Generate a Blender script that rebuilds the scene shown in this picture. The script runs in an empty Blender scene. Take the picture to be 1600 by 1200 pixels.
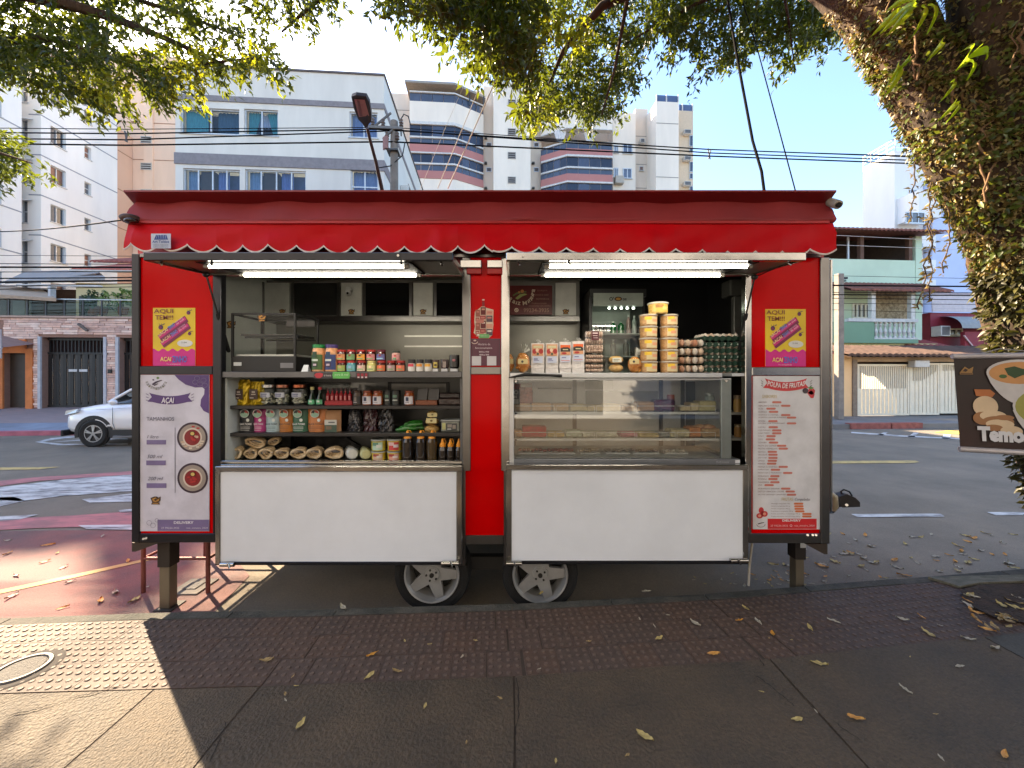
import bpy, math, random
import numpy as np
from mathutils import Matrix, Vector
scene = bpy.context.scene
# ------------------------------------------------------------------ camera
CZ, HOR, FPX = 1.6, 588.0, 600.0
cam = bpy.data.cameras.new("camera"); camo = bpy.data.objects.new("camera", cam)
scene.collection.objects.link(camo); scene.camera = camo
camo.location = (0, 0, CZ); camo.rotation_euler = (math.radians(90), 0, 0)
cam.sensor_width = 36; cam.lens = 36 * FPX / 1600; cam.shift_y = (HOR - 600) / 1600
cam.clip_start = 0.05; cam.clip_end = 2000
# ------------------------------------------------------------------ daylight
SUN = Vector((-0.775, 0.632, 0.66)).normalized()
world = bpy.data.worlds.new("World"); scene.world = world; world.use_nodes = True
wn = world.node_tree; bg = wn.nodes["Background"]
sky = wn.nodes.new("ShaderNodeTexSky"); sky.sky_type = 'NISHITA'; sky.sun_disc = False
sky.sun_elevation = math.asin(SUN.z); sky.sun_rotation = math.atan2(SUN.x, SUN.y)
sky.air_density = 1.0; sky.dust_density = 1.1; sky.ozone_density = 2.4
wn.links.new(sky.outputs[0], bg.inputs[0]); bg.inputs[1].default_value = 0.10
sl = bpy.data.lights.new("sun", 'SUN'); sl.energy = 4.6; sl.angle = math.radians(0.5); sl.color = (1, 0.80, 0.55)
so = bpy.data.objects.new("sun", sl); scene.collection.objects.link(so)
so.rotation_euler = SUN.to_track_quat('Z', 'Y').to_euler(); so.location = (-20, 16, 20)
vs = scene.view_settings
vs.view_transform = 'Standard'; vs.look = 'None'; vs.gamma = 1.0; vs.use_curve_mapping = False
vs.exposure = 2.5
scene.cycles.max_bounces = 7; scene.cycles.transparent_max_bounces = 24
scene.cycles.caustics_reflective = False; scene.cycles.caustics_refractive = False
scene.cycles.sample_clamp_indirect = 6
rnd = random.Random(7); nr = np.random.default_rng(7)
COL = scene.collection
# ------------------------------------------------------------------ geometry helpers
def P(px, py, Y): return ((px - 800) * Y / FPX, Y, CZ - (py - HOR) * Y / FPX)
def X(px, Y): return (px - 800) * Y / FPX
def Z(py, Y): return CZ - (py - HOR) * Y / FPX
def G(px, py, z=0.0):
    Y = FPX * (CZ - z) / (py - HOR); return ((px - 800) * Y / FPX, Y, z)
SA = math.radians(4.0); sS, cS = math.sin(SA), math.cos(SA)      # the street runs 4 degrees off the trailer front
def su(px, v): k = (px - 800) / FPX; return v * (sS + k * cS) / (cS - k * sS)
def sY(px, v): return su(px, v) * sS + v * cS
def sz(px, py, v): return CZ - (py - HOR) * sY(px, v) / FPX
def ST(u, v, z=0.0): return (u * cS - v * sS, u * sS + v * cS, z)
def lin(c): return tuple(((x / 255) / 12.92 if x <= 10 else ((x / 255 + .055) / 1.055) ** 2.4) for x in c[:3]) + (1,)
W = {}
class MB:
    def __init__(s): s.v = []; s.f = []; s.m = []; s.s = []
    def add(s, vs_, fs, mi=0, sm=False):
        o = len(s.v); s.v += [tuple(p) for p in vs_]
        for f in fs: s.f.append(tuple(i + o for i in f)); s.m.append(mi); s.s.append(sm)
        return s
    def box(s, a, b, mi=0):
        x0, y0, z0 = a; x1, y1, z1 = b
        return s.add([(x0,y0,z0),(x1,y0,z0),(x1,y1,z0),(x0,y1,z0),(x0,y0,z1),(x1,y0,z1),(x1,y1,z1),(x0,y1,z1)],
              [(0,3,2,1),(4,5,6,7),(0,1,5,4),(1,2,6,5),(2,3,7,6),(3,0,4,7)], mi)
    def pbox(s, x0, y0, x1, y1, Y, d, mi=0):      # rectangle seen at depth Y, extruded d metres back
        return s.box((X(x0, Y), Y, Z(y1, Y)), (X(x1, Y), Y + d, Z(y0, Y)), mi)
    def hexa(s, p8, mi=0):
        return s.add(p8, [(0,3,2,1),(4,5,6,7),(0,1,5,4),(1,2,6,5),(2,3,7,6),(3,0,4,7)], mi)
    def obox(s, c, ax, ay, az, mi=0):             # oriented box: centre and three half axes
        c, ax, ay, az = map(Vector, (c, ax, ay, az))
        return s.hexa([c+i*ax+j*ay+k*az for k in (-1,1) for (i,j) in ((-1,-1),(1,-1),(1,1),(-1,1))], mi)
    def bar(s, p, q, w, h=None, up=(0,0,1), mi=0):
        p, q = Vector(p), Vector(q); d = q - p; h = h or w
        x = d.cross(Vector(up));  x = x.normalized() if x.length > 1e-6 else Vector((1,0,0))
        y = x.cross(d).normalized()
        return s.obox((p+q)/2, d/2, x*w/2, y*h/2, mi)
    def cyl(s, p, q, r0, r1=None, n=12, caps=True, mi=0):
        p, q = Vector(p), Vector(q); r1 = r0 if r1 is None else r1
        d = (q-p).normalized(); a = d.orthogonal().normalized(); b = d.cross(a)
        A = [p+(a*math.cos(t)+b*math.sin(t))*r0 for t in [2*math.pi*i/n for i in range(n)]]
        B = [q+(a*math.cos(t)+b*math.sin(t))*r1 for t in [2*math.pi*i/n for i in range(n)]]
        s.add(A+B, [(i,(i+1)%n,(i+1)%n+n,i+n) for i in range(n)], mi, True)
        if caps:
            s.add(A, [tuple(range(n))[::-1]], mi); s.add(B, [tuple(range(n))], mi)
        return s
    def tube(s, pts, r, n=8, mi=0, caps=True):
        pts = [Vector(p) for p in pts]; m = len(pts)
        rr = r if isinstance(r, (list, tuple)) else [r]*m
        rings = []; a = None
        for i, p in enumerate(pts):
            d = (pts[min(i+1,m-1)] - pts[max(i-1,0)]).normalized()
            if a is None: a = d.orthogonal().normalized()
            a = (a - d*a.dot(d)); a = a.normalized() if a.length > 1e-6 else d.orthogonal().normalized()
            b = d.cross(a)
            rings += [p+(a*math.cos(t)+b*math.sin(t))*rr[i] for t in [2*math.pi*j/n for j in range(n)]]
        fs = [(i*n+j, i*n+(j+1)%n, (i+1)*n+(j+1)%n, (i+1)*n+j) for i in range(m-1) for j in range(n)]
        s.add(rings, fs, mi, True)
        if caps: s.add(rings[:n], [tuple(range(n))[::-1]], mi); s.add(rings[-n:], [tuple(range(n))], mi)
        return s
    def lathe(s, c, prof, n=14, mi=0, sm=True, sx=1.0, sy=1.0):
        cx, cy, cz = c
        for (r0, z0), (r1, z1) in zip(prof, prof[1:]):
            vs_ = [(cx+sx*r*math.cos(2*math.pi*j/n), cy+sy*r*math.sin(2*math.pi*j/n), cz+z) for r, z in ((r0,z0),(r1,z1)) for j in range(n)]
            if abs(r1-r0) > 3*abs(z1-z0): s.add(vs_, [(j,(j+1)%n,(j+1)%n+n,j+n) for j in range(n)], mi)
            else: s.add(vs_, [(j,(j+1)%n,(j+1)%n+n,j+n) for j in range(n)], mi, sm)
        if prof[0][0] > 1e-5: s.add([(cx+sx*prof[0][0]*math.cos(2*math.pi*j/n), cy+sy*prof[0][0]*math.sin(2*math.pi*j/n), cz+prof[0][1]) for j in range(n)], [tuple(range(n))[::-1]], mi)
        if prof[-1][0] > 1e-5: s.add([(cx+sx*prof[-1][0]*math.cos(2*math.pi*j/n), cy+sy*prof[-1][0]*math.sin(2*math.pi*j/n), cz+prof[-1][1]) for j in range(n)], [tuple(range(n))], mi)
        return s
    def ell(s, c, r, n=10, m=6, mi=0, noise=0.0):
        vs_ = []
        for i in range(m+1):
            t = math.pi*i/m
            for j in range(n):
                q = 2*math.pi*j/n; k = 1 + (rnd.uniform(-noise, noise) if 0 < i < m else 0)
                vs_.append((c[0]+r[0]*k*math.sin(t)*math.cos(q), c[1]+r[1]*k*math.sin(t)*math.sin(q), c[2]-r[2]*k*math.cos(t)))
        fs = [(i*n+j, i*n+(j+1)%n, (i+1)*n+(j+1)%n, (i+1)*n+j) for i in range(m) for j in range(n)]
        return s.add(vs_, fs, mi, True)
    def prism(s, out, y0, y1, mi=0, sm=False):    # outline of (x, z), from depth y0 back to y1
        n = len(out)
        A = [(x, y0, z) for x, z in out]; B = [(x, y1, z) for x, z in out]
        s.add(A, [tuple(range(n))], mi); s.add(B, [tuple(range(n))[::-1]], mi)
        return s.add(A+B, [(i,(i+1)%n,(i+1)%n+n,i+n) for i in range(n)], mi, sm)
    def pprism(s, out, Y, d, mi=0): return s.prism([(X(a,Y), Z(b,Y)) for a, b in out], Y, Y+d, mi)
    def lbox(s, a0, a1, b0, b1, d0, d1, fn, mi=0):
        return s.hexa([fn(a,b,d) for b in (b0,b1) for a, d in ((a0,d0),(a1,d0),(a1,d1),(a0,d1))], mi)
    def facade(s, a0, a1, b0, b1, holes, fn, d=0.15, mi=0):
        xs = sorted({a0,a1,*[h[0] for h in holes],*[h[1] for h in holes]}); zs = sorted({b0,b1,*[h[2] for h in holes],*[h[3] for h in holes]})
        xs = [x for x in xs if a0 <= x <= a1]; zs = [z for z in zs if b0 <= z <= b1]
        for x0, x1 in zip(xs, xs[1:]):
            for z0, z1 in zip(zs, zs[1:]):
                xm, zm = (x0+x1)/2, (z0+z1)/2
                if any(h[0] < xm < h[1] and h[2] < zm < h[3] for h in holes): continue
                s.add([fn(x0,z0,0),fn(x1,z0,0),fn(x1,z1,0),fn(x0,z1,0)], [(0,1,2,3)], mi)
        for h in holes:
            x0, x1, z0, z1 = h[:4]
            for (p, q) in (((x0,z0),(x1,z0)),((x1,z0),(x1,z1)),((x1,z1),(x0,z1)),((x0,z1),(x0,z0))):
                s.add([fn(p[0],p[1],0),fn(q[0],q[1],0),fn(q[0],q[1],d),fn(p[0],p[1],d)], [(0,1,2,3)], mi)
        return s
    def mesh(s, name, mats, inv=None):
        me = bpy.data.meshes.new(name)
        v = np.array(s.v, dtype=float).reshape(-1, 3)
        if inv is not None:
            M = np.array(inv); v = v @ M[:3,:3].T + M[:3,3]
        me.from_pydata(v.tolist(), [], s.f)
        for m in (mats if isinstance(mats, (list, tuple)) else [mats]): me.materials.append(m)
        if len(s.f):
            me.polygons.foreach_set("material_index", s.m); me.polygons.foreach_set("use_smooth", s.s)
        me.update(); return me
    def build(s, name, mats, parent=None, raw=False, bevel=0.0, label=None, kind=None):
        inv = None
        if parent is not None and not raw: inv = W[parent].inverted()
        o = bpy.data.objects.new(name, s.mesh(name, mats, inv)); COL.objects.link(o)
        if parent is not None: o.parent = parent; W[o] = W[parent]
        else: W[o] = Matrix.Identity(4)
        if bevel:
            b = o.modifiers.new("bevel", 'BEVEL'); b.width = bevel; b.segments = 1; b.limit_method = 'ANGLE'; b.angle_limit = 0.6
        if label: o["label"] = label
        if kind: o["kind"] = kind
        return o
def T(name, label, cat, loc=(0,0,0), rz=0.0, group=None):
    o = bpy.data.objects.new(name, None); COL.objects.link(o); o.empty_display_size = 0.05
    o.location = loc; o.rotation_euler = (0, 0, rz); o["label"] = label; o["category"] = cat
    if group: o["group"] = group
    W[o] = Matrix.Translation(loc) @ Matrix.Rotation(rz, 4, 'Z')
    return o
def tag(o, label, cat, group=None):
    o["label"] = label; o["category"] = cat
    if group: o["group"] = group
    return o
KIDS = {}
def dup(root, loc, label=None, rz=None, group=None):
    r = root.copy(); COL.objects.link(r); r.location = loc
    if rz is not None: r.rotation_euler = (0, 0, rz)
    if label: r["label"] = label
    if group: r["group"] = group
    for ch in root.children:
        c = ch.copy(); COL.objects.link(c); c.parent = r
        for g in ch.children:
            d = g.copy(); COL.objects.link(d); d.parent = c
    return r
# ------------------------------------------------------------------ materials
MC = {}
def C(col, rough=0.5, metal=0.0, var=0.06, scale=6.0, bump=0.0, bscale=60.0, spec=0.5, coat=0.0, col2=None, stretch=None, detail=4.0, lo=0.35, hi=0.65, grain=0.0, gscale=70.0):
    key = (tuple(col), rough, metal, var, scale, bump, bscale, spec, coat, col2, stretch, detail, lo, hi, grain, gscale)
    if key in MC: return MC[key]
    m = bpy.data.materials.new("paint"); m.use_nodes = True; MC[key] = m
    nt = m.node_tree; N = nt.nodes; L = nt.links; b = N["Principled BSDF"]
    c = lin(col); b.inputs["Roughness"].default_value = rough; b.inputs["Metallic"].default_value = metal
    b.inputs["Specular IOR Level"].default_value = spec; b.inputs["Coat Weight"].default_value = coat
    b.inputs["Base Color"].default_value = c
    m.diffuse_color = c
    if var or bump or col2:
        tc = N.new("ShaderNodeTexCoord"); mp = N.new("ShaderNodeMapping"); L.new(tc.outputs["Object"], mp.inputs[0])
        if stretch: mp.inputs["Scale"].default_value = stretch
    if var or col2:
        nz = N.new("ShaderNodeTexNoise"); nz.inputs["Scale"].default_value = scale; nz.inputs["Detail"].default_value = detail
        nz.inputs["Roughness"].default_value = 0.62
        L.new(mp.outputs[0], nz.inputs[0])
        rp = N.new("ShaderNodeValToRGB"); L.new(nz.outputs["Fac"], rp.inputs[0])
        rp.color_ramp.elements[0].position = lo; rp.color_ramp.elements[1].position = hi
        a = lin(col2) if col2 else tuple(max(0, x*(1-var*2)) for x in c[:3]) + (1,)
        e = c if col2 else tuple(min(1, x*(1+var)) for x in c[:3]) + (1,)
        rp.color_ramp.elements[0].color = a; rp.color_ramp.elements[1].color = e
        L.new(rp.outputs[0], b.inputs["Base Color"])
        if grain:
            n3 = N.new("ShaderNodeTexNoise"); n3.inputs["Scale"].default_value = gscale; n3.inputs["Detail"].default_value = 6; n3.inputs["Roughness"].default_value = 0.8
            L.new(mp.outputs[0], n3.inputs[0]); r3 = N.new("ShaderNodeValToRGB"); L.new(n3.outputs["Fac"], r3.inputs[0])
            r3.color_ramp.elements[0].position = 0.36; r3.color_ramp.elements[1].position = 0.66
            lo_, hi_ = max(0, 1-grain), 1+grain*.9
            r3.color_ramp.elements[0].color = (lo_,lo_,lo_,1); r3.color_ramp.elements[1].color = (hi_,hi_,hi_,1)
            mm = N.new("ShaderNodeVectorMath"); mm.operation = 'MULTIPLY'; L.new(rp.outputs[0], mm.inputs[0]); L.new(r3.outputs[0], mm.inputs[1]); L.new(mm.outputs[0], b.inputs["Base Color"])
    if bump:
        n2 = N.new("ShaderNodeTexNoise"); n2.inputs["Scale"].default_value = bscale; n2.inputs["Detail"].default_value = 5
        L.new(mp.outputs[0], n2.inputs[0])
        bp = N.new("ShaderNodeBump"); bp.inputs["Strength"].default_value = bump; bp.inputs["Distance"].default_value = 0.02
        L.new(n2.outputs["Fac"], bp.inputs["Height"]); L.new(bp.outputs[0], b.inputs["Normal"])
    return m
def emit(col, st):
    m = bpy.data.materials.new("lamp_light"); m.use_nodes = True; b = m.node_tree.nodes["Principled BSDF"]
    b.inputs["Base Color"].default_value = lin(col); b.inputs["Emission Color"].default_value = lin(col); b.inputs["Emission Strength"].default_value = st
    return m
def glass(tint=(235,245,240), refl=1.0, rough=0.02):
    key = ("glass", tuple(tint), refl, rough)
    if key in MC: return MC[key]
    m = bpy.data.materials.new("clear_glass"); m.use_nodes = True; MC[key] = m
    nt = m.node_tree; N = nt.nodes; L = nt.links; N.remove(N["Principled BSDF"])
    tr = N.new("ShaderNodeBsdfTransparent"); tr.inputs[0].default_value = lin(tint)
    gl = N.new("ShaderNodeBsdfGlossy"); gl.inputs["Roughness"].default_value = rough
    lw = N.new("ShaderNodeLayerWeight"); pw = N.new("ShaderNodeMath"); pw.operation = 'POWER'; pw.inputs[1].default_value = 4.0; L.new(lw.outputs["Facing"], pw.inputs[0])
    mu = N.new("ShaderNodeMath"); mu.operation = 'MULTIPLY_ADD'; mu.inputs[1].default_value = 0.55*refl; mu.inputs[2].default_value = 0.045*refl; L.new(pw.outputs[0], mu.inputs[0])
    mx = N.new("ShaderNodeMixShader"); L.new(mu.outputs[0], mx.inputs[0]); L.new(tr.outputs[0], mx.inputs[1]); L.new(gl.outputs[0], mx.inputs[2])
    L.new(mx.outputs[0], N["Material Output"].inputs[0]); return m
def leafmat(name, dark, light, trans, tcol, rough=0.45):
    m = bpy.data.materials.new(name); m.use_nodes = True
    nt = m.node_tree; N = nt.nodes; L = nt.links; b = N["Principled BSDF"]
    ge = N.new("ShaderNodeNewGeometry"); rp = N.new("ShaderNodeValToRGB"); L.new(ge.outputs["Random Per Island"], rp.inputs[0])
    rp.color_ramp.elements[0].color = lin(dark); rp.color_ramp.elements[1].color = lin(light)
    L.new(rp.outputs[0], b.inputs["Base Color"]); b.inputs["Roughness"].default_value = rough; b.inputs["Specular IOR Level"].default_value = 0.4
    tr = N.new("ShaderNodeBsdfTranslucent"); tr.inputs[0].default_value = lin(tcol)
    mx = N.new("ShaderNodeMixShader"); mx.inputs[0].default_value = trans
    L.new(b.outputs[0], mx.inputs[1]); L.new(tr.outputs[0], mx.inputs[2]); L.new(mx.outputs[0], N["Material Output"].inputs[0]); return m
# ------------------------------------------------------------------ lettering
TXC = {}
def text_mesh(s, bold=0.0, shear=0.0):
    key = (s, bold, shear)
    if key not in TXC:
        cu = bpy.data.curves.new("txt", 'FONT'); cu.body = s; cu.offset = bold; cu.shear = shear; cu.resolution_u = 2
        o = bpy.data.objects.new("txt", cu); COL.objects.link(o)
        dg = bpy.context.evaluated_depsgraph_get(); me = bpy.data.meshes.new_from_object(o.evaluated_get(dg))
        v = np.array([x.co[:2] for x in me.vertices]); f = [tuple(p.vertices) for p in me.polygons]
        bpy.data.objects.remove(o); bpy.data.meshes.remove(me)
        lo, hi = v.min(0), v.max(0); TXC[key] = ((v-lo)/(hi-lo), f)
    return TXC[key]
def textadd(mb, s, x0, y0, x1, y1, Y, mi=0, bold=0.0, shear=0.0, fn=None):   # fitted into a pixel box at depth Y
    v, f = text_mesh(s, bold, shear)
    if fn: pts = [fn(x0+(x1-x0)*a, y1+(y0-y1)*b) for a, b in v]
    else: pts = [(X(x0+(x1-x0)*a, Y), Y, Z(y1+(y0-y1)*b, Y)) for a, b in v]
    mb.add(pts, f, mi)
def text(s, x0, y0, x1, y1, Y, mat, parent, bold=0.0, shear=0.0, fn=None, name="lettering"):
    mb = MB(); textadd(mb, s, x0, y0, x1, y1, Y, 0, bold, shear, fn); return mb.build(name, mat, parent)
def circ(cx, cy, rx, ry=None, n=24, a0=0.0, a1=2*math.pi):
    ry = ry or rx; return [(cx+rx*math.cos(a0+(a1-a0)*i/n), cy+ry*math.sin(a0+(a1-a0)*i/n)) for i in range(n)]
def flat(mb, out, Y, mi=0): mb.add([P(a, b, Y) for a, b in out], [tuple(range(len(out)))], mi)
def rect(x0, y0, x1, y1): return [(x0,y0),(x1,y0),(x1,y1),(x0,y1)]
# ================================================================== GROUND, ROAD, PAVEMENTS
RZ = -0.16
def quad(name, pts, mat, kind="structure"):
    o = MB().add(pts, [tuple(range(len(pts)))]).build(name, mat); o["kind"] = kind; return o
quad("ground", [(-700,-700,-0.24),(700,-700,-0.24),(700,700,-0.24),(-700,700,-0.24)], C((105,100,92), 0.95, var=0.1, scale=0.3))
M_asph = C((138,126,110), 0.88, var=0.14, scale=0.9, bump=0.35, bscale=170, col2=(108,99,87), lo=0.3, hi=0.72, detail=9, grain=.22, gscale=110)
quad("road", [ST(-150,2.0,RZ), ST(150,2.0,RZ), ST(150,14.2,RZ), ST(-150,14.2,RZ)], M_asph)
# red painted stretch of asphalt beside the trailer (a worn cycle crossing)
def road_pts(l, z): return [(G(a,b,RZ)[0], G(a,b,RZ)[1], z) for a, b in l]
M_redasph = C((142,92,86), 0.85, var=0.1, scale=2.2, bump=0.35, bscale=170, col2=(104,84,82), lo=0.3, hi=0.7, grain=.25, gscale=110)
o = quad("painted_road_patch", road_pts([(-500,842),(-200,834),(100,829),(330,830),(390,900),(330,962),(-100,972),(-900,1010)], RZ+0.004), M_redasph)
M_wht = C((205,203,200), 0.8, var=0.0, scale=2.6, col2=(122,118,118), lo=0.36, hi=0.56, stretch=(1.0,4.0,1.0), bump=0.2, bscale=120)
M_pnk = C((190,118,118), 0.8, var=0.0, scale=3.0, col2=(150,104,104), lo=0.35, hi=0.6, stretch=(1,3,1))
M_yel = C((205,175,110), 0.8, var=0.0, scale=5, col2=(150,130,90), lo=0.3, hi=0.6)
def marking(pts, mat, z=0.008): return quad("road_marking", road_pts(pts, RZ+z), mat)
# near zone on the driver's side
marking([(-260,778),(0,752),(60,746),(205,737),(330,733),(330,744),(205,742),(60,752),(0,760),(-260,790)], M_pnk)
marking([(-260,792),(0,762),(100,750),(205,742),(330,744),(330,770),(205,768),(95,776),(30,784),(0,782),(-260,812)], M_wht)
marking([(128,781),(205,772),(330,772),(330,782),(140,786)], M_wht)
marking([(-60,785),(0,778),(22,777),(40,783),(0,792),(-60,796)], M_wht)
marking([(185,798),(330,786),(330,796),(188,802)], M_wht)
marking([(-300,834),(0,812),(120,806),(205,800),(330,797),(330,818),(205,822),(60,826),(0,829),(-300,852)], M_pnk)
marking([(-300,823),(0,808),(60,805),(30,813),(0,815),(-300,834)], M_wht, 0.010)
marking([(122,822),(205,821),(330,822),(330,830),(205,829),(135,828)], M_wht, 0.011)
marking([(-220,984),(0,923),(120,898),(236,872),(236,876),(120,903),(0,929),(-220,992)], M_yel)
marking([(-160,730),(0,731),(95,730),(60,734),(0,735),(-160,736)], M_yel)
marking([(1240,721),(1430,720),(1437,722.5),(1425,724),(1240,725)], M_yel)
marking([(1690,720),(1990,719),(1990,723),(1690,724)], M_yel)
marking([(1330,804),(1470,803.5),(1476,808),(1340,809)], M_wht)
marking([(1542,801),(1760,800),(1760,806),(1556,806)], M_wht)
for pts in ([(1330,675),(1400,680),(1500,685),(1620,688),(1620,690.5),(1500,687),(1400,682),(1330,677)],
            [(1370,680),(1382,675.5),(1388,676),(1378,681)],[(1418,683),(1428,676),(1436,676.5),(1428,684)],[(1472,686),(1474,679),(1486,679),(1484,687)]):
    marking(pts, M_wht)
marking([(1460,676),(1480,673),(1560,676),(1620,678),(1620,681),(1500,679)], C((214,190,80),0.8))
for pts in ([(55,691),(80,685),(120,681),(200,679),(200,681),(122,683),(86,687),(66,691)],[(55,691),(66,691),(100,694),(200,693),(200,695.5),(90,696)],[(82,691),(140,686),(200,685),(200,687),(140,688.5)]):
    marking(pts, M_wht)
# ---- near pavement
EDGE = [(-9,2.20),(-6,2.40),(-3.31,2.546),(-2.58,2.59),(-1.2,2.64),(0,2.70),(1.41,2.82),(3.03,3.03),(5.0,3.29),(9,3.85),(14,4.5)]
def edge_y(x):
    for (x0,y0),(x1,y1) in zip(EDGE, EDGE[1:]):
        if x0 <= x <= x1: return y0+(y1-y0)*(x-x0)/(x1-x0)
    return EDGE[0][1] if x < 0 else EDGE[-1][1]
def poly_slab(name, top, z0, z1, mat, parent=None, bevel=0.0, kind=None):
    n = len(top); mb = MB()
    mb.add([(x,y,z1) for x,y in top], [tuple(range(n))]); V = [(x,y,z1) for x,y in top]+[(x,y,z0) for x,y in top]
    mb.add(V, [(i,i+n,(i+1)%n+n,(i+1)%n) for i in range(n)])
    return mb.build(name, mat, parent, bevel=bevel, kind=kind)
pav = poly_slab("sidewalk", [(x,y-0.075) for x,y in EDGE]+[(14,-9),(-9,-9)], -0.23, -0.005, C((66,57,50),0.95))
pav["kind"] = "structure"
M_kerb = C((84,80,72), 0.9, var=0.16, scale=5, bump=0.4, bscale=60, col2=(54,54,48), grain=.3, gscale=60)
for a, b in zip(EDGE, EDGE[1:]):
    n = max(1, round((b[0]-a[0])/0.9))
    for i in range(n):
        xa, xb = a[0]+(b[0]-a[0])*i/n+0.003, a[0]+(b[0]-a[0])*(i+1)/n-0.003
        ya, yb = edge_y(xa), edge_y(xb)
        poly_slab("kerb_stone", [(xa,ya-0.07),(xb,yb-0.07),(xb,yb),(xa,ya)], -0.22, 0.001+rnd.uniform(-.003,.003), M_kerb, pav, bevel=0.008)
TS = 0.192
def tile_mesh(seed):
    r = random.Random(seed); mb = MB(); h = TS/2-0.0014
    mb.box((-h,-h,-0.014),(h,h,0.0))
    for i in range(4):
        for j in range(4):
            cx, cy = (-1.5+i)*TS/4, (-1.5+j)*TS/4; R = 0.0155; hh = 0.0055*r.uniform(.55,1.0)
            ring = [(cx+R*math.cos(t), cy+R*math.sin(t), 0.0) for t in [math.pi*k/4 for k in range(8)]]
            top = [(cx+.62*R*math.cos(t), cy+.62*R*math.sin(t), hh) for t in [math.pi*k/4 for k in range(8)]]
            mb.add(ring+top, [(k,(k+1)%8,(k+1)%8+8,k+8) for k in range(8)], 0, True); mb.add(top, [tuple(range(8))], 1)
    return mb
TM = []
for i, (c1, c2) in enumerate((((86,66,54),(65,50,42)),((84,65,54),(63,49,42)),((88,66,53),(66,50,41)),((82,65,55),(62,49,43)),((85,66,55),(64,50,43)))):
    TM.append(tile_mesh(i).mesh("tactile_tile", [C(c1, 0.72, var=0.0, scale=13, col2=c2, bump=0.25, bscale=220, lo=.3, hi=.7, grain=.25, gscale=90), C((98,80,68), 0.7, var=.15, scale=60)]))
ntile = 0
def tile(x, y, ang):
    o = bpy.data.objects.new("tactile_tile", TM[rnd.randrange(5)]); COL.objects.link(o); o.parent = pav
    o.location = (x, y, rnd.uniform(-0.0008,0.0008)); o.rotation_euler = (rnd.uniform(-.003,.003), rnd.uniform(-.003,.003), ang)
for row in range(3):
    s = -5.2 + row*0.07
    while s < 4.6:
        y = edge_y(s); dy = (edge_y(s+.1)-edge_y(s-.1))/.2; a = math.atan(dy)
        d = 0.075 + TS*(row+0.5)
        x, yy = s + d*math.sin(a), y - d*math.cos(a)
        if not (x > 3.42 and 2.30 < yy < 2.80 and x < 5):
            tile(x, yy, a); ntile += 1
        s += TS*math.cos(a)
def band_y(x): return edge_y(x) - 0.075 - 3*TS - 0.004
for i in range(9):                                   # the band turns past the tree pit
    for j in range(3): tile(2.62+j*TS+i*0.11, 2.13+0.05*j-i*TS*0.86, math.radians(-25)) if False else None
# concrete slabs between the joints
JX = [-8.5,-5.6,-4.2,-2.78,-1.83,-1.30,0.012,1.455,2.9,4.4,6.2,9.0]
M_slab = [C((84,69,51), 0.72, var=0.0, scale=s, col2=c2, bump=0.7, bscale=b, lo=0.3, hi=0.68, detail=12, grain=.34, gscale=55) for s, c2, b in ((2.6,(58,49,39),70),(3.3,(64,54,42),90),(2.1,(54,46,36),60))]
M_slab_g = C((84,80,73), 0.78, var=0.0, scale=2.4, col2=(62,59,53), bump=0.5, bscale=80, lo=0.25, hi=0.75, detail=10, grain=.3, gscale=60)
for i, (a, b) in enumerate(zip(JX, JX[1:])):
    def jag(x, y0, y1, s): return [(x + rnd.uniform(-.004,.004), y0+(y1-y0)*t/8) for t in range(9)]
    near = -1.6; g = 0.005
    ring = [(a+g+rnd.uniform(-.002,.004), near+(band_y(a)-near)*t/14) for t in range(15)] + [(a+(b-a)*t/6, band_y(a+(b-a)*t/6)) for t in range(1,6)] + [(b-g-rnd.uniform(-.002,.004), band_y(b)+(near-band_y(b))*t/14) for t in range(15)]
    poly_slab("paving_slab", ring, -0.02, rnd.uniform(-.002,.002), M_slab_g if i >= 8 else M_slab[i % 3], pav)
def crack(l, w):
    q = [Vector(G(a,b,0.0)) for a,b in l]; pts = []
    for p0, p1 in zip(q, q[1:]):
        for t in range(5): pts.append(p0.lerp(p1, t/5)+Vector((rnd.uniform(-.006,.006), rnd.uniform(-.006,.006), 0)))
    pts.append(q[-1]); V = []
    for i_, p_ in enumerate(pts):
        d_ = (pts[min(i_+1,len(pts)-1)]-pts[max(i_-1,0)]).normalized(); s_ = Vector((-d_.y, d_.x, 0))*w*rnd.uniform(.3,1.0)*.5; V += [(p_-s_)+Vector((0,0,.0045)), (p_+s_)+Vector((0,0,.0045))]
    MB().add(V, [(2*k,2*k+1,2*k+3,2*k+2) for k in range(len(pts)-1)]).build("crack", C((34,28,24),.95), pav)
crack([(1180,1056),(1200,1070),(1222,1088),(1240,1104)], .006); crack([(1300,1125),(1318,1140),(1345,1158)], .005); crack([(330,1192),(345,1150),(352,1130)], .005); crack([(20,1118),(60,1108),(110,1092),(160,1080),(210,1066)], .008); crack([(808,1060),(812,1100),(806,1150)], .006); crack([(1193,1040),(1186,1030),(1170,1024)], .006)
for i, (a, b) in enumerate(zip(JX, JX[1:])):
    poly_slab("paving_slab", [(a+.005,-8.9),(b-.005,-8.9),(b-.005,-1.61),(a+.005,-1.61)], -0.02, 0.0, M_slab[i % 3], pav)
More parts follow.
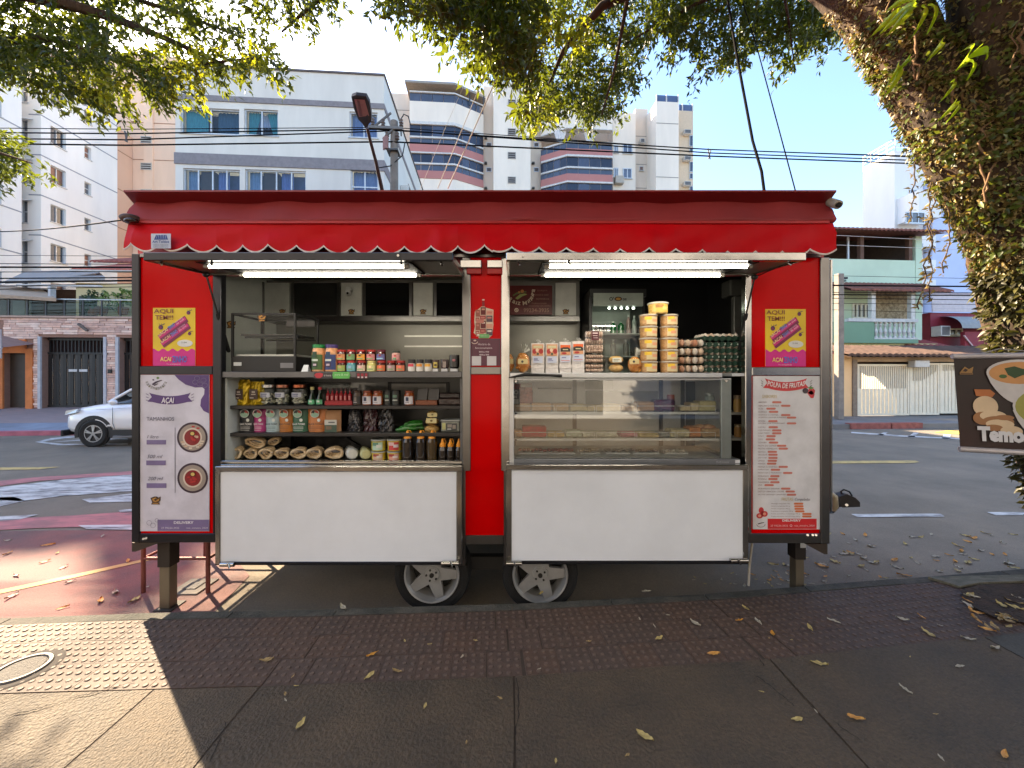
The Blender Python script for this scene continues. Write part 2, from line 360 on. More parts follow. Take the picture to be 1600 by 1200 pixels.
# tree pit with soil, and the plain grey slab beyond it
M_soil = C((62,46,36), 0.95, var=0.2, scale=14, bump=1.0, bscale=40, col2=(40,30,24))
pit = [G(a,b) for a, b in ((1500,927),(1530,918),(1640,915),(1760,930),(1800,975),(1660,985),(1560,972),(1512,948))]
soil = MB().add([(x,y,0.006+0.02*rnd.random()) for x,y,_ in pit]+[(sum(p[0] for p in pit)/8, sum(p[1] for p in pit)/8, 0.03)], [(i,(i+1)%8,8) for i in range(8)]).build("soil", M_soil); soil["kind"] = "structure"
poly_slab("paving_slab", [G(1450,905)[:2],G(1760,898)[:2],G(1800,925)[:2],G(1640,910)[:2],G(1530,914)[:2],G(1500,920)[:2]], 0.003, 0.02, C((112,110,98),0.85,var=0.0,scale=8,col2=(84,84,72),bump=0.5,bscale=60,stretch=(1,3,1)), pav)
# round cover in the lit pavement
cx, cy, _ = G(34, 1046)
t = T("manhole_cover", "round iron cover with a pale ring set in the sunlit tactile paving", "manhole cover", (cx, cy, 0))
MB().lathe((cx,cy,0), [(0.0,0.009),(0.085,0.009),(0.092,0.006)], 32).build("lid", C((58,52,48),0.7,0.1,bump=.5,bscale=90), t)
MB().lathe((cx,cy,0), [(0.094,0.006),(0.098,0.013),(0.112,0.013),(0.118,0.006)], 32).build("ring", C((84,78,72),0.6), t)
MB().lathe((cx,cy,0), [(0.118,0.005),(0.15,0.004),(0.16,0.001)], 32).build("collar", C((60,54,50),0.9), t)
# square utility cover on the road under the trailer corner
cx, cy, _ = G(303, 918, RZ)
t = T("utility_cover", "square cast cover with a smaller square inside on the road by the jack leg", "utility cover", (cx, cy, RZ))
MB().box((cx-.12,cy-.12,RZ+.002),(cx+.12,cy+.12,RZ+.014)).build("frame", C((118,108,100),0.8,bump=.3), t, bevel=.004)
MB().box((cx-.055,cy-.055,RZ+.014),(cx+.055,cy+.055,RZ+.02)).build("lid", C((88,80,76),0.7,bump=.4), t, bevel=.004)
# ---- far pavements
M_farp = C((128,126,124), 0.9, var=0.12, scale=0.8, col2=(108,106,106))
def far_walk(name, u0, u1, rows, mat):
    mb = MB(); V = []
    for v, z in rows: V += [ST(u0,v,z), ST(u1,v,z)]
    mb.add(V, [(2*i,2*i+1,2*i+3,2*i+2) for i in range(len(rows)-1)]); o = mb.build(name, mat); o["kind"] = "structure"; return o
far_walk("far_sidewalk", -4, 120, [(12.0,RZ-.01),(12.0,0.0),(14.8,0.0),(14.8,-0.2)], M_farp)
far_walk("far_sidewalk", -120, -4, [(12.35,RZ-.01),(12.35,-.03),(12.47,-.02)], C((176,104,118),0.85,var=.12,scale=3))
far_walk("far_sidewalk", -120, -4, [(12.47,-.02),(13.6,0.08)], C((138,146,160),0.85,var=.1,scale=1.2,col2=(120,122,132)))
far_walk("far_sidewalk", -120, -4, [(13.6,.08),(16.3,0.40),(16.3,-.2)], C((160,138,132),0.85,var=.08,scale=2,col2=(142,124,122),stretch=(1,6,1)))
a = MB(); fn = lambda p,b,d: ST(p, 11.95+d, b)
for i, (p0, p1) in enumerate(((su(1330,11.95),su(1392,11.95)),(su(1394,11.95),su(1442,11.95)))):
    MB().lbox(p0,p1,RZ,0.03,0,.22,fn).build("kerb_stone", C((150,88,80),0.8,var=.15,scale=6), bpy.data.objects["far_sidewalk"], raw=False)
# ================================================================== THE FOOD TRAILER
YF = 2.80
M_red = C((196,1,4), 0.12, var=0.02, spec=0.07)
M_chr = C((176,174,170), 0.16, 1.0, var=0.08, scale=3, bump=0.06, bscale=5)
M_chr2 = C((120,118,116), 0.28, 1.0, var=0.05)
M_dk = C((46,46,50), 0.3, 0.6, var=0.05)
M_white = C((222,226,232), 0.2, var=0.035, scale=1.6, spec=.5, bump=.05, bscale=2.2, detail=8)
M_in = C((216,220,212), 0.4, var=0.03)
M_ing = C((128,126,118), 0.35, 0.2, var=0.04)
M_blk = C((14,14,15), 0.5, var=0)
M_steel = C((136,136,136), 0.32, 0.9, var=0.05)
M_glassd = C((18,19,19), 0.08, var=0)
TR = T("food_trailer", "red and white food trailer with scalloped awning and two raised serving hatches", "food trailer", (X(750,YF), 3.65, RZ))
def tp(name, mat, x0, y0, x1, y1, Y=YF, d=0.04, bevel=0.004, label=None, parent=None):
    return MB().pbox(x0,y0,x1,y1,Y,d).build(name, mat, parent or TR, bevel=bevel, label=label)
XL, XR = X(206,YF), X(1295,YF); YB = 4.50
zf, zt = Z(846,YF), 2.78
# shell
for x0, x1 in ((XL, XL+.035), (XR-.035, XR)):
    MB().box((x0,YF+.045,zf),(x1,YB,zt)).build("side_wall", C((188,10,14),.3), TR)
MB().box((XL+.036,YF+.046,zf+.05),(XL+.04,YB-.04,zt-.04)).build("wall_lining", M_in, TR)
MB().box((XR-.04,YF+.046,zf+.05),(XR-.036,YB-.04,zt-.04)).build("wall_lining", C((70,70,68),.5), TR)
MB().box((XL+.036,YB-.035,zf),(XR-.036,YB,zt)).build("back_wall", M_ing, TR)
MB().box((XL,YF+.05,zt+.001),(XR,YB,zt+.03)).build("roof", C((150,20,22),.5), TR)
MB().box((XL+.04,YF+.05,2.705),(XR-.04,YB-.036,2.725)).build("ceiling", C((205,208,200),.5), TR)
MB().box((XL+.036,YF+.05,zf),(XR-.036,YB-.036,zf+.05)).build("floor", C((70,68,66),.8), TR)
hz = Z(428, YF)
MB().box((XL+.05,YF+.05,hz),(XR-.05,YF+.075,2.70)).build("header_panel", C((120,14,16),.4), TR)
# frame posts and rails
for x0, x1, y0, y1, m in ((205,217,396,848,M_dk),(332,345,398,834,M_dk),(722,735,402,736,M_chr2),(783,796.5,402,736,M_chr),(1165,1175,402,834,M_chr),(1283,1297,402,850,M_chr2),(715,727,736,884,M_chr2),(787,799,736,884,M_chr2)):
    tp("frame_post", m, x0,y0,x1,y1, YF-.012, .055)
for x0, y0, x1, y1, m in ((217.5,572,331.5,585,M_dk),(735.5,573,782.5,585,M_chr2),(1175.5,573.5,1282.5,587,M_chr),(217.5,834,340,848,M_dk),(727.5,837,786.5,851,M_chr2),(1168,834,1282.5,849,M_chr2),(217.5,396,1282.5,402,M_chr2)):
    tp("frame_rail", m, x0,y0,x1,y1, YF-.008, .05)
for x0, y0, x1, y1 in ((217,402,332.5,572.5),(217,584.5,332.5,834),(735,402,783.5,573.5),(735,584.5,783.5,736),(727,735.5,787.5,837),(1174.5,402,1283.5,574),(1174.5,586.5,1283.5,834)):
    tp("red_panel", M_red, x0,y0,x1,y1, YF+.004, .03, 0)
tp("red_panel", M_red, 1167.5, 733, 1175, 834, YF+.002, .03, 0)
# right return edge strip with reflections
tp("edge_strip", M_chr, 1297.5, 405, 1301.5, 800, YF+.03, .2)
# corner gussets, chassis, jacks
for out in ([(206,848),(250,848),(212,862),(206,862)], [(1258,850),(1293,850),(1293,866),(1288,866)]):
    MB().pprism(out, YF, .05).build("gusset", C((58,48,40),.6,.3), TR)
for y in (3.05, 4.2):
    MB().box((XL+.1,y-.04,zf-.09),(XR-.1,y+.04,zf-.001)).build("chassis_beam", C((34,30,28),.7), TR)
for x in (-2.4,-1.2,.6,1.9):
    MB().box((x-.03,3.10,zf-.08),(x+.03,4.15,zf-.002)).build("cross_beam", C((30,27,26),.7), TR)
for (xa, xb, ym, Y) in ((245,265,887,2.88),(1243,1260,875,2.95)):
    j = MB().box((X(xa,Y),Y,Z(ym,Y)),(X(xb,Y),Y+.09,zf)).build("jack_leg", C((40,34,30),.6,.3), TR, bevel=.004)
    MB().box((X(xa+2,Y),Y+.008,RZ+.012),(X(xb-2,Y),Y+.08,Z(ym,Y)-.001)).build("inner_tube", C((112,104,90),.5,.6), j, bevel=.003)
    MB().box((X(xa-3,Y),Y-.02,RZ+.001),(X(xb+5,Y),Y+.12,RZ+.011)).build("foot_plate", C((60,52,46),.7), j)
tp("paper_tag", C((196,198,198),.8), 1251, 842, 1260, 856, 2.944, .004, 0)
# lower white fold-down fronts
YP = 2.735
for x0, x1, y0, y1 in ((344,713,737.5,877.5),(799.5,1161,735,876)):
    tp("fold_down_panel", M_white, x0,y0,x1,y1, YP, .012, 0)
    for a in ((x0-8.5,y0-7,x0-.3,y1+5),(x1+.3,y0-7,x1+9,y1+5)): tp("panel_edge", M_chr, *a, YP-.006, .03)
    tp("panel_edge", M_chr, x0-8.5,y0-8.5,x1+9,y0-.3, YP-.012, .04)
    tp("panel_edge", M_dk, x0-8.5,y1+.4,x1+9,y1+6, YP-.004, .03)
for x0, x1, y in ((345,366,882),(690,717,880),(791,815,880),(1141,1168,876)):
    l = MB().cyl(P(x0,y,2.70),P(x1,y,2.70),.016,n=10).build("latch", M_chr, TR)
    MB().cyl(P((x0+x1)/2,y-2,2.68),P((x0+x1)/2+3,y+6,2.68),.006,n=6).build("bolt_handle", M_chr, l)
for x, y in ((224,842),(228,841),(1262,836),(1270,836),(1275,836)):
    MB().cyl(P(x,y,YF-.012),P(x,y,YF-.02),.008,n=8).build("rivet", M_chr, TR)
# wheels
def wheel(px, py, rot):
    Yw = 2.86; c = Vector(P(px,py,Yw)); c.z = RZ+.283
    w = MB()
    ty = [(.198,.02),(.209,-.008),(.238,-.024),(.268,-.018),(.282,.01),(.283,.15),(.265,.185),(.2,.18)]
    n = 48
    for (r0,d0),(r1,d1) in zip(ty, ty[1:]):
        w.add([(c.x+r*math.cos(2*math.pi*j/n), c.y+d, c.z+r*math.sin(2*math.pi*j/n)) for r,d in ((r0,d0),(r1,d1)) for j in range(n)], [(j,(j+1)%n,(j+1)%n+n,j+n) for j in range(n)], 0, True)
    wh = w.build("wheel", C((12,11,11),.9,bump=.3,bscale=90), TR)
    M_al = C((168,168,167),.3,.45,var=.06); r = MB()
    prof = [(.207,-.012),(.202,-.022),(.192,-.018),(.186,.0),(.176,.03),(.165,.11)]
    for (r0,d0),(r1,d1) in zip(prof, prof[1:]):
        r.add([(c.x+q*math.cos(2*math.pi*j/n), c.y+d, c.z+q*math.sin(2*math.pi*j/n)) for q,d in ((r0,d0),(r1,d1)) for j in range(n)], [(j,(j+1)%n,(j+1)%n+n,j+n) for j in range(n)], 0, True)
    for k in range(5):
        a = rot + 2*math.pi*k/5; ca, sa = math.cos(a), math.sin(a)
        def q(rad, off, d): return (c.x+rad*ca-off*sa, c.y+d, c.z+rad*sa+off*ca)
        f = [q(.05,-.05,.008),q(.182,-.032,.004),q(.182,.032,.004),q(.05,.05,.008)]; b = [q(.05,-.05,.045),q(.182,-.032,.03),q(.182,.032,.03),q(.05,.05,.045)]
        r.hexa(f+b)
    rm = r.build("rim", M_al, wh)
    hb = MB().cyl((c.x,c.y+.02,c.z),(c.x,c.y-.004,c.z),.062,.058,24)
    hb.cyl((c.x,c.y-.004,c.z),(c.x,c.y-.012,c.z),.052,.05,24).build("hub_plate", C((160,160,158),.35,.4), wh)
    d = MB().cyl((c.x,c.y-.005,c.z),(c.x,c.y-.02,c.z),.019,.016,10)
    for k in range(4 if px > 700 else 5):
        a = rot + .6 + 2*math.pi*k/(4 if px > 700 else 5)
        d.cyl((c.x+.04*math.cos(a),c.y-.008,c.z+.04*math.sin(a)),(c.x+.04*math.cos(a),c.y-.018,c.z+.04*math.sin(a)),.008,n=6)
    d.build("wheel_nut", C((50,48,46),.5,.6), wh)
    MB().cyl((c.x,c.y+.12,c.z),(c.x,c.y+.125,c.z),.17,n=24).build("brake_disc", C((26,24,22),.7), wh)
wheel(675, 898, 0.0); wheel(844, 898, 0.05)
MB().box((X(650,2.86),2.98,.10),(X(870,2.86),3.04,.2)).build("axle_beam", C((26,24,22),.7), TR)
MB().box((-2.0,YB-.03,-.08),(XR-.04,YB-.012,zf-.001)).build("rear_shade_panel", C((40,36,34),.8), TR)  # unseen rear panel added to darken the ground under the trailer
# awning: visor, rolled cloth, scalloped skirt
def sheet(name, rows, x0, x1, mat, nx=220, amp=0.006, seed=0):
    r = np.random.default_rng(seed); ph = r.uniform(0, 6.28, (8,)); fr = r.uniform(1.2, 9, (8,)); tl = r.uniform(-7, 7, (8,))
    mb = MB(); V = []; ny = len(rows)
    for j, (Y, z, *e) in enumerate(rows):
        ex = e[0] if e else 0.0
        for i in range(nx+1):
            x = x0-ex + (x1-x0+2*ex)*i/nx
            w = sum(math.sin(fr[k]*x*2+ph[k]+tl[k]*z*2) for k in range(8))/8
            V.append((x, Y-amp*w, z+amp*.25*w))
    mb.add(V, [(j*(nx+1)+i, j*(nx+1)+i+1, (j+1)*(nx+1)+i+1, (j+1)*(nx+1)+i) for j in range(ny-1) for i in range(nx)], 0, True)
    return mb.build(name, mat, TR)
M_cl1 = C((142,40,42), 0.7, var=0.07, scale=2.5, bump=0.4, bscale=6)
M_cl2 = C((196,5,16), 0.55, var=0.05, scale=2.5, bump=0.3, bscale=5, spec=.15)
Yv = 2.70; Xa, Xb = X(206,2.76), X(1297,2.76)
zv = Z(297,Yv)
MB().add([(X(193,Yv),Yv,zv),(X(1307,Yv),Yv,zv),(X(1307,Yv),Yv,zv-.012),(X(193,Yv),Yv,zv-.012),
          (XL-.01,2.84,zv-.028),(XR+.01,2.84,zv-.028),(XR+.01,2.84,zv-.052),(XL-.01,2.84,zv-.052)],
         [(0,1,2,3),(0,4,5,1),(3,2,6,7),(0,3,7,4),(1,5,6,2),(4,7,6,5)]).build("roof_visor", C((132,26,30),.45,var=.05), TR)
MB().box((XL,2.84,zv-.05),(XR,2.90,zv-.03)).build("roof_edge", C((96,14,16),.5), TR)
MB().box((XL+.02,2.835,Z(352,2.83)),(XR-.02,2.845,zv-.053)).build("fascia", C((80,14,16),.6), TR)
zA, zB = Z(309,2.83), Z(343,2.74)
sheet("awning_roll", [(2.83,zA,0),(2.815,zA-.02,.0),(2.79,zA-.07,.01),(2.765,zA-.115,.015),(2.742,zB+.012,.02),(2.735,zB-.004,.02),(2.75,zB-.018,.02),(2.77,zB-.026,.015)], Xa, Xb, M_cl1, seed=3, amp=.03)
def skirt_low(x):        # lower edge of the skirt: scallops
    px = x*FPX/2.73+800; k = (px-209)/42.2; f = k-math.floor(k); s = abs(math.sin(math.pi*f))**0.75
    cusp = float(np.interp(px, [205,500,700,780,830,1000,1150,1220,1270,1300], [382,383,384.5,386,388,390.5,392.5,393,389.5,389])); return cusp + (11.5 if px < 770 else 9.5)*s
nx = 1000; V = []; ny = 7
for j in range(ny+1):
    for i in range(nx+1):
        x = Xa-.012 + (Xb-Xa+.024)*i/nx; zl = Z(skirt_low(x), 2.73); z0 = Z(349,2.745)
        t = j/ny; z = z0+(zl-z0)*t
        w = .4*math.sin(x*9+z*14+math.sin(x*2))+.3*math.sin(x*15-z*26+1+2*math.sin(x*1.3))+math.sin(x*2.1+1)*.5+math.sin(x*4.7+z*6)*.4+math.sin(x*1.1)*.6 + .8*math.exp(-((x+.52)/.05)**2)+.7*math.exp(-((x-.98)/.06)**2) + .9*math.exp(-((x-Xb+.08-.25*t)/.05)**2)
        V.append((x, 2.748-.024*t-.022*w*min(1,t*2+.1), z))
mb = MB(); mb.add(V, [(j*(nx+1)+i, j*(nx+1)+i+1, (j+1)*(nx+1)+i+1, (j+1)*(nx+1)+i) for j in range(ny) for i in range(nx)], 0, True)
mb.build("awning_skirt", M_cl2, TR)
low = [V[ny*(nx+1)+i] for i in range(nx+1)]; mb = MB(); wv = []
for (x,y,z) in low: wv += [(x,y-.0025,z-.004),(x,y-.0025,z+.008),(x,y+.003,z-.004)]
mb.add(wv, [(3*i,3*i+3,3*i+4,3*i+1) for i in range(nx)]+[(3*i,3*i+2,3*i+5,3*i+3) for i in range(nx)]); mb.build("scallop_trim", C((216,206,200),.7), TR)
tp("seam_roll", C((176,20,24),.5), 206, 344.5, 1297, 349, 2.732, .02, .003)
# maker's label on the skirt
lb = tp("sewn_label", C((196,204,222),.7), 236, 365, 266.5, 388, 2.69, .004, 0)
mb = MB()
for k in range(7):
    a = 243.5+k*2.4; flat(mb, [(a+.4,367),(a+1.9,367),(a+1.9+(k-3)*.8+.2,374.5),(a-.5+(k-3)*.8,374.5)], 2.6885)
textadd(mb, "Art Toldos", 238, 375.5, 264, 379.5, 2.6885, bold=.02); mb.build("emblem", C((40,74,150),.6), lb)
mb = MB()
for y in (381,383,385): textadd(mb, "toldos e coberturas", 239, y, 263, y+1.5, 2.6885)
mb.build("lettering", C((80,90,120),.6), lb)
# raised serving hatches
def hatch(x0h, x1h, side):
    Yn = 2.29; zn = Z(406,Yn); zh = Z(430,YF)
    xa, xb = X(x0h,YF)+.004, X(x1h,YF)-.004
    def pt(x, t, dz=0): return (x, YF-.02+(Yn-YF+.02)*t, zh+(zn-zh)*t+dz)
    h = MB().hexa([pt(xa,0),pt(xb,0),pt(xb,1),pt(xa,1),pt(xa,0,.025),pt(xb,0,.025),pt(xb,1,.025),pt(xa,1,.025)]).build("hatch", C((100,98,95),.4), TR)
    m = M_dk if side == 0 else M_chr
    MB().box((xa-.02,Yn-.03,zn-.012),(xb+.02,Yn,zn+.036)).build("front_rail", m, h, bevel=.004)
    for x in (xa,xb):
        s = -.02 if x == xa else .0
        MB().hexa([pt(x+s,0,-.012),pt(x+s+.02,0,-.012),pt(x+s+.02,1,-.012),pt(x+s,1,-.012),pt(x+s,0,.03),pt(x+s+.02,0,.03),pt(x+s+.02,1,.03),pt(x+s,1,.03)]).build("side_rail", C((88,80,74),.3,.7) if side==0 else M_chr, h, bevel=.003)
    MB().hexa([pt(xa,.0,-.006),pt(xb,.0,-.006),pt(xb,.06,-.006),pt(xa,.06,-.006),pt(xa,0,-.001),pt(xb,0,-.001),pt(xb,.06,-.001),pt(xa,.06,-.001)]).build("hinge_strip", C((150,150,140),.3,.5), h)
    for x in ((xa+.05, xa+.35, xb-.3, xb-.06)):
        MB().cyl(pt(x,.97,-.012),pt(x+.012,1.0,-.03),.007,n=6).build("catch", M_chr, h)
    MB().cyl((xa+.08 if side else xb-.3, Yn-.031, zn+.014),((xa+.08) if side else xb-.3, Yn-.04, zn+.014),.008,n=8).build("rivet", M_chr, h)
    # lamp body with two tubes
    l0, l1 = ((358,642) if side == 0 else (855,1143)); t0, t1 = .28, .90
    La, Lb = X(l0,2.5), X(l1,2.5)
    lamp = MB().hexa([pt(La-.05,t0-.1,-.016),pt(Lb+.05,t0-.1,-.016),pt(Lb+.05,t1+.1,-.016),pt(La-.05,t1+.1,-.016),pt(La-.05,t0-.1,-.002),pt(Lb+.05,t0-.1,-.002),pt(Lb+.05,t1+.1,-.002),pt(La-.05,t1+.1,-.002)]).build("lamp_fixture", C((26,26,26),.7,spec=.1), TR, bevel=.004)
    for t in (t0, t1):
        MB().cyl(pt(La,t,-.03),pt(Lb,t,-.03),.0095,n=14).build("lamp_tube", emit((255,246,226), 9), lamp)
        for a, b in ((La-.03,La-.001),(Lb+.001,Lb+.03)): MB().cyl(pt(a,t,-.03),pt(b,t,-.03),.0125,n=12).build("lamp_holder", C((170,166,158),.5), lamp)
    # gas strut at the outer end
    if side == 0: a, b, c = P(322,429,2.70), P(340,490,2.78), P(357,548,2.90)
    else: a, b, c = P(1179,433,2.70), P(1166,490,2.78), P(1156,545,2.90)
    st = MB().cyl(a,b,.006,n=8).build("gas_strut", C((40,38,38),.3,.6), TR)
    MB().cyl(b,c,.0135,n=10).build("strut_cylinder", M_blk, st); MB().ell(a,(.024,.02,.02)).build("strut_joint", M_blk, st)
    MB().ell(c,(.014,.014,.014)).build("strut_joint", M_blk, st)
    q = P(268,404,2.33) if side == 0 else P(1238,408,2.33)
    MB().cyl(q,a,.0035,n=5).build("stay_cable", M_blk, TR)
hatch(338, 722, 0); hatch(796, 1168, 1)
for x0, x1 in ((719,752),(761,785)):
    tp("top_bracket", M_chr, x0,406,x1,418, YF-.05, .05)
    tp("bracket_base", C((170,8,12),.4), x0+10 if x0<740 else x0, 418.5, x1, 428, YF-.03, .03)
# ---------------------------------------------------------------- interior
# back: upper cabinets
Yc = 4.25
def cb(name, mat, x0, y0, x1, y1, Y=Yc, d=.02, bevel=0, parent=None): return tp(name, mat, x0,y0,x1,y1,Y,d,bevel,parent=parent)
cb("cabinet_body", C((120,118,112),.4), 405, 438, 905, 494, Yc+.022, .2)
def sticker(x, y, w, Y, parent, big=False):       # the small brown pot-and-leaf emblem
    mb = MB(); h = w*.78
    flat(mb, [(x-.5*w,y-.32*h),(x-.1*w,y-.5*h),(x+.12*w,y-.5*h),(x+.3*w,y-.36*h),(x+.5*w,y-.5*h),(x+.48*w,y+.0*h),(x+.3*w,y+.2*h),(x+.44*w,y+.5*h),(x-.44*w,y+.5*h),(x-.34*w,y+.22*h)], Y, 0)
    flat(mb, [(x-.36*w,y-.2*h),(x,y-.4*h),(x+.22*w,y-.1*h),(x+.4*w,y-.34*h),(x+.34*w,y+.04*h),(x,y+.2*h),(x-.24*w,y+.12*h)], Y-.0012, 1)
    flat(mb, [(x-.16*w,y-.1*h),(x+.06*w,y-.28*h),(x+.16*w,y-.06*h),(x-.04*w,y+.06*h)], Y-.0024, 0)
    flat(mb, [(x-.3*w,y+.3*h),(x+.3*w,y+.3*h),(x+.3*w,y+.4*h),(x-.3*w,y+.4*h)], Y-.0012, 1)
    mb.build("sticker", [C((58,36,20),.6), C((176,128,58),.6)], parent)
for x0, x1 in ((455,531),(567,644),(678,732)):
    d = cb("cabinet_door", M_glassd if x0 > 500 else C((58,58,56),.12,.5), x0, 442, x1, 493)
    for a, b in ((x0,x0+4),(x1-5,x1)): cb("door_edge", M_chr2, a, 441, b, 494, Yc-.008, .02, .002, d)
for x0, x1 in ((412,452),(533,565),(646,676),(868,900)):
    w_ = cb("white_panel", C((196,196,188),.4), x0, 442, x1, 493)
    sticker((x0+x1)/2+(9 if x0 < 500 else 0), 487, 10.5, Yc-.002, w_)
cb("shelf_rail", M_chr2, 405, 494, 906, 502, Yc-.03, .3, .003)
cb("back_panel", C((122,120,110),.3,.25,var=.05,scale=1.2), 400, 505, 906, 590, YB-.05, .012)
for y in (524, 540): cb("panel_seam", C((190,188,178),.3,.4), 632, y, 740, y+2.2, YB-.056, .005)
for x0, x1 in ((402,411),(417,425)): cb("corner_post", M_chr2, x0, 440, x1, 592, 4.42 if x0 > 410 else 4.2, .03, .004)
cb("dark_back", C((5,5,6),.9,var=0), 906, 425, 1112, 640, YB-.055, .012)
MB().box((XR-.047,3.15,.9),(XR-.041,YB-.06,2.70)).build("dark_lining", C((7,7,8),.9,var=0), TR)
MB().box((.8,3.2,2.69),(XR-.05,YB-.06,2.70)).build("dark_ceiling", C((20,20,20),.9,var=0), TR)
tp("speaker_box", C((62,62,58),.6), 1141, 436, 1162, 462, 3.4, .15, .01)
tp("corner_post", C((84,84,80),.4,.3), 1147, 463, 1160, 585, 3.42, .05)
cam_ = tp("security_camera", C((205,205,200),.4), 540, 448, 548, 453, 4.18, .06, .004)
MB().ell(P(544,457,4.15),(.03,.04,.035)).build("dome", C((210,210,206),.3), cam_); MB().ell(P(543,458,4.11),(.013,.01,.013)).build("lens", M_blk, cam_)
# price board standing against the upper cabinets
sb = cb("name_board", C((92,16,14),.35,var=0,scale=3,col2=(66,10,10)), 790, 446, 863, 492, Yc-.045, .012, .003)
Ys = Yc-.047
tcol = C((206,186,160),.5); tcol2 = C((150,110,90),.5)
for ch, (x, y, a) in zip("Raiz Mineira", [(798,468,.75),(803,471.5,.5),(807,473.2,.3),(811,474,.15),(815,474,0),(820,473.4,-.12),(825.5,471,-.4),(828.5,468.5,-.6),(830.5,465.5,-.8),(832,461.5,-1.0),(833,458,-1.15),(833.5,454,-1.3)]):
    if ch == " ": continue
    ca, sa = math.cos(a), math.sin(a); w_ = 4.6 if ch not in "Mi" else (6.6 if ch == "M" else 2.0); hh = 6.4 if ch in "RM" else 5.0
    text(ch, -w_/2, -hh/2, w_/2, hh/2, Ys, tcol, sb, bold=.015, fn=lambda p, q, x=x, y=y, ca=ca, sa=sa: P(x+p*ca-q*sa, y+p*sa+q*ca, Ys))
mb = MB(); flat(mb, [(805,466),(812,460),(820,458.5),(824,460),(816,463),(809,468)], Ys, 0); flat(mb, circ(816,455,2.6), Ys-.0006, 1); flat(mb, circ(811,456.5,1.6), Ys-.0006, 1)
flat(mb, [(801,461),(808,456.5),(822,455),(823,456.5),(808,459.5),(802,463)], Ys-.0004, 2); mb.build("emblem", [C((150,160,90),.5),C((190,120,60),.5),C((96,110,60),.5)], sb)
text("99234-3935", 818, 481.5, 858, 488, Ys, tcol2, sb, bold=.02)
mb = MB(); flat(mb, circ(807,484.5,3.2), Ys, 0); flat(mb, circ(807,484.5,2.0), Ys-.0006, 1); flat(mb, [(805.6,483.4),(806.6,483),(808.4,485),(808.2,486),(806.8,485.4)], Ys-.0012, 0); mb.build("emblem", [tcol, C((92,16,14),.5)], sb)
for s, x0, x1, y in (("QUEIJOS", 839,855,453),("DOCES E CAFE", 836,857,459.5),("TEMPEROS", 837,858,466),("Produtos artesanais", 831,854,472.5),("selecionados com carinho", 826,860,476.5)):
    text(s, x0, y, x1, y+2.4, Ys, tcol2, sb)
# ---------------------------------------------------------------- left counter with open shelves
cx0, cx1 = 345, 722
Yk = 2.80
def kp(name, mat, x0, y0, x1, y1, Y, d, bevel=.003, label=None): return tp(name, mat, x0,y0,x1,y1,Y,d,bevel,label)
zc = Z(580.5,Yk)
MB().box((X(345.4,Yk),Yk,Z(590,Yk)),(X(721.6,Yk),3.42,zc)).build("countertop", C((92,92,94),.28,.7,var=.06), TR, bevel=.003)
zfl = Z(717.5,2.95); MB().box((X(345.4,Yk),Yk+.02,Z(726,Yk)),(X(721.6,Yk),3.42,zfl)).build("cabinet_floor", C((70,70,70),.4,.4), TR)
SH1, SH2 = Z(633.5,2.88), Z(676,2.88)
for z in (SH1, SH2):
    MB().box((X(357,2.88),2.86,z-.026),(X(720,2.88),3.30,z)).build("shelf", C((44,42,42),.35,.3), TR, bevel=.003)
MB().box((X(350,Yk)-.02,3.40,zf+.1),(X(721,Yk),3.42,zc-.05)).build("cabinet_back", C((84,84,82),.35,.3,var=.08,scale=2), TR)
MB().box((X(345.4,Yk),Yk+.03,zf+.06),(X(350,Yk),3.40,zc-.05)).build("cabinet_side", C((182,186,184),.4), TR)
MB().box((X(718,Yk),Yk+.03,zf+.06),(X(721.6,Yk),3.40,zc-.05)).build("cabinet_side", C((96,96,96),.4), TR)
for x0, x1, y0, y1 in ((454,460,597,718),(607,611,597,718),(697,702,597,640),(454,548,597,599),(606,702,597,599)):
    tp("back_frame", C((40,40,40),.3,.6), x0,y0,x1,y1, 3.385, .012, .002)
for x0, x1, y0, y1, c in ((460,548,600,716,(46,44,44)),(548,606,598,635,(104,104,100)),(611,697,600,632,(134,132,126))):
    tp("back_glass", C(c,.12,.1), x0,y0,x1,y1, 3.39, .008, 0)
MB().bar(P(540,684,3.36), P(590,716,3.36), .02).build("brace", M_blk, TR)
for y0, y1, Y in ((720,724.5,2.79),(726,730,2.785)): tp("sill_rail", M_chr, 344, y0, 722, y1, Y, .03, .003)
# right: display case
Yg = 2.79
M_al2 = C((196,198,200),.3,.6,var=.04)
dc = tp("case_top_rim", M_al2, 797, 582.5, 1129, 590, Yg-.03, .5, .003)
gl = glass((250,252,250), 1.0)
def case_part(name, mat, x0,y0,x1,y1,Y,d,bevel=.003): return tp(name, mat, x0,y0,x1,y1,Y,d,bevel)
case_part("case_post", M_al2, 793, 590, 803, 727, Yg, .03); case_part("case_post", C((130,136,132),.3,.5), 1127, 592, 1143, 717, Yg, .025)
case_part("case_rail", M_al2, 803.3, 591, 1143, 594, Yg, .02)
case_part("case_base", C((112,114,118),.4,.4), 803.3, 717.5, 1157, 726, Yg, .52)
text("Refrimate", 1119, 720.5, 1139, 723, Yg-.001, C((170,172,176),.5), TR, shear=.2)
case_part("energy_label", C((205,205,205),.6), 1149, 719, 1156, 723.5, Yg-.003, .002, 0)
for y0, y1 in ((727.5,730.5),(731,735.5)): tp("sill_rail", M_chr, 797, y0, 1167, y1, Yg-.004 if y0<730 else Yg-.012, .03, .002)
case_part("case_back", C((240,240,236),.35,.0,var=.03), 806, 585, 1125, 718, 3.32, .015, 0)
MB().box((X(793,Yg),Yg+.035,Z(716,Yg)),(X(796,Yg),3.32,Z(592,Yg))).build("case_side", C((176,176,172),.3), TR)
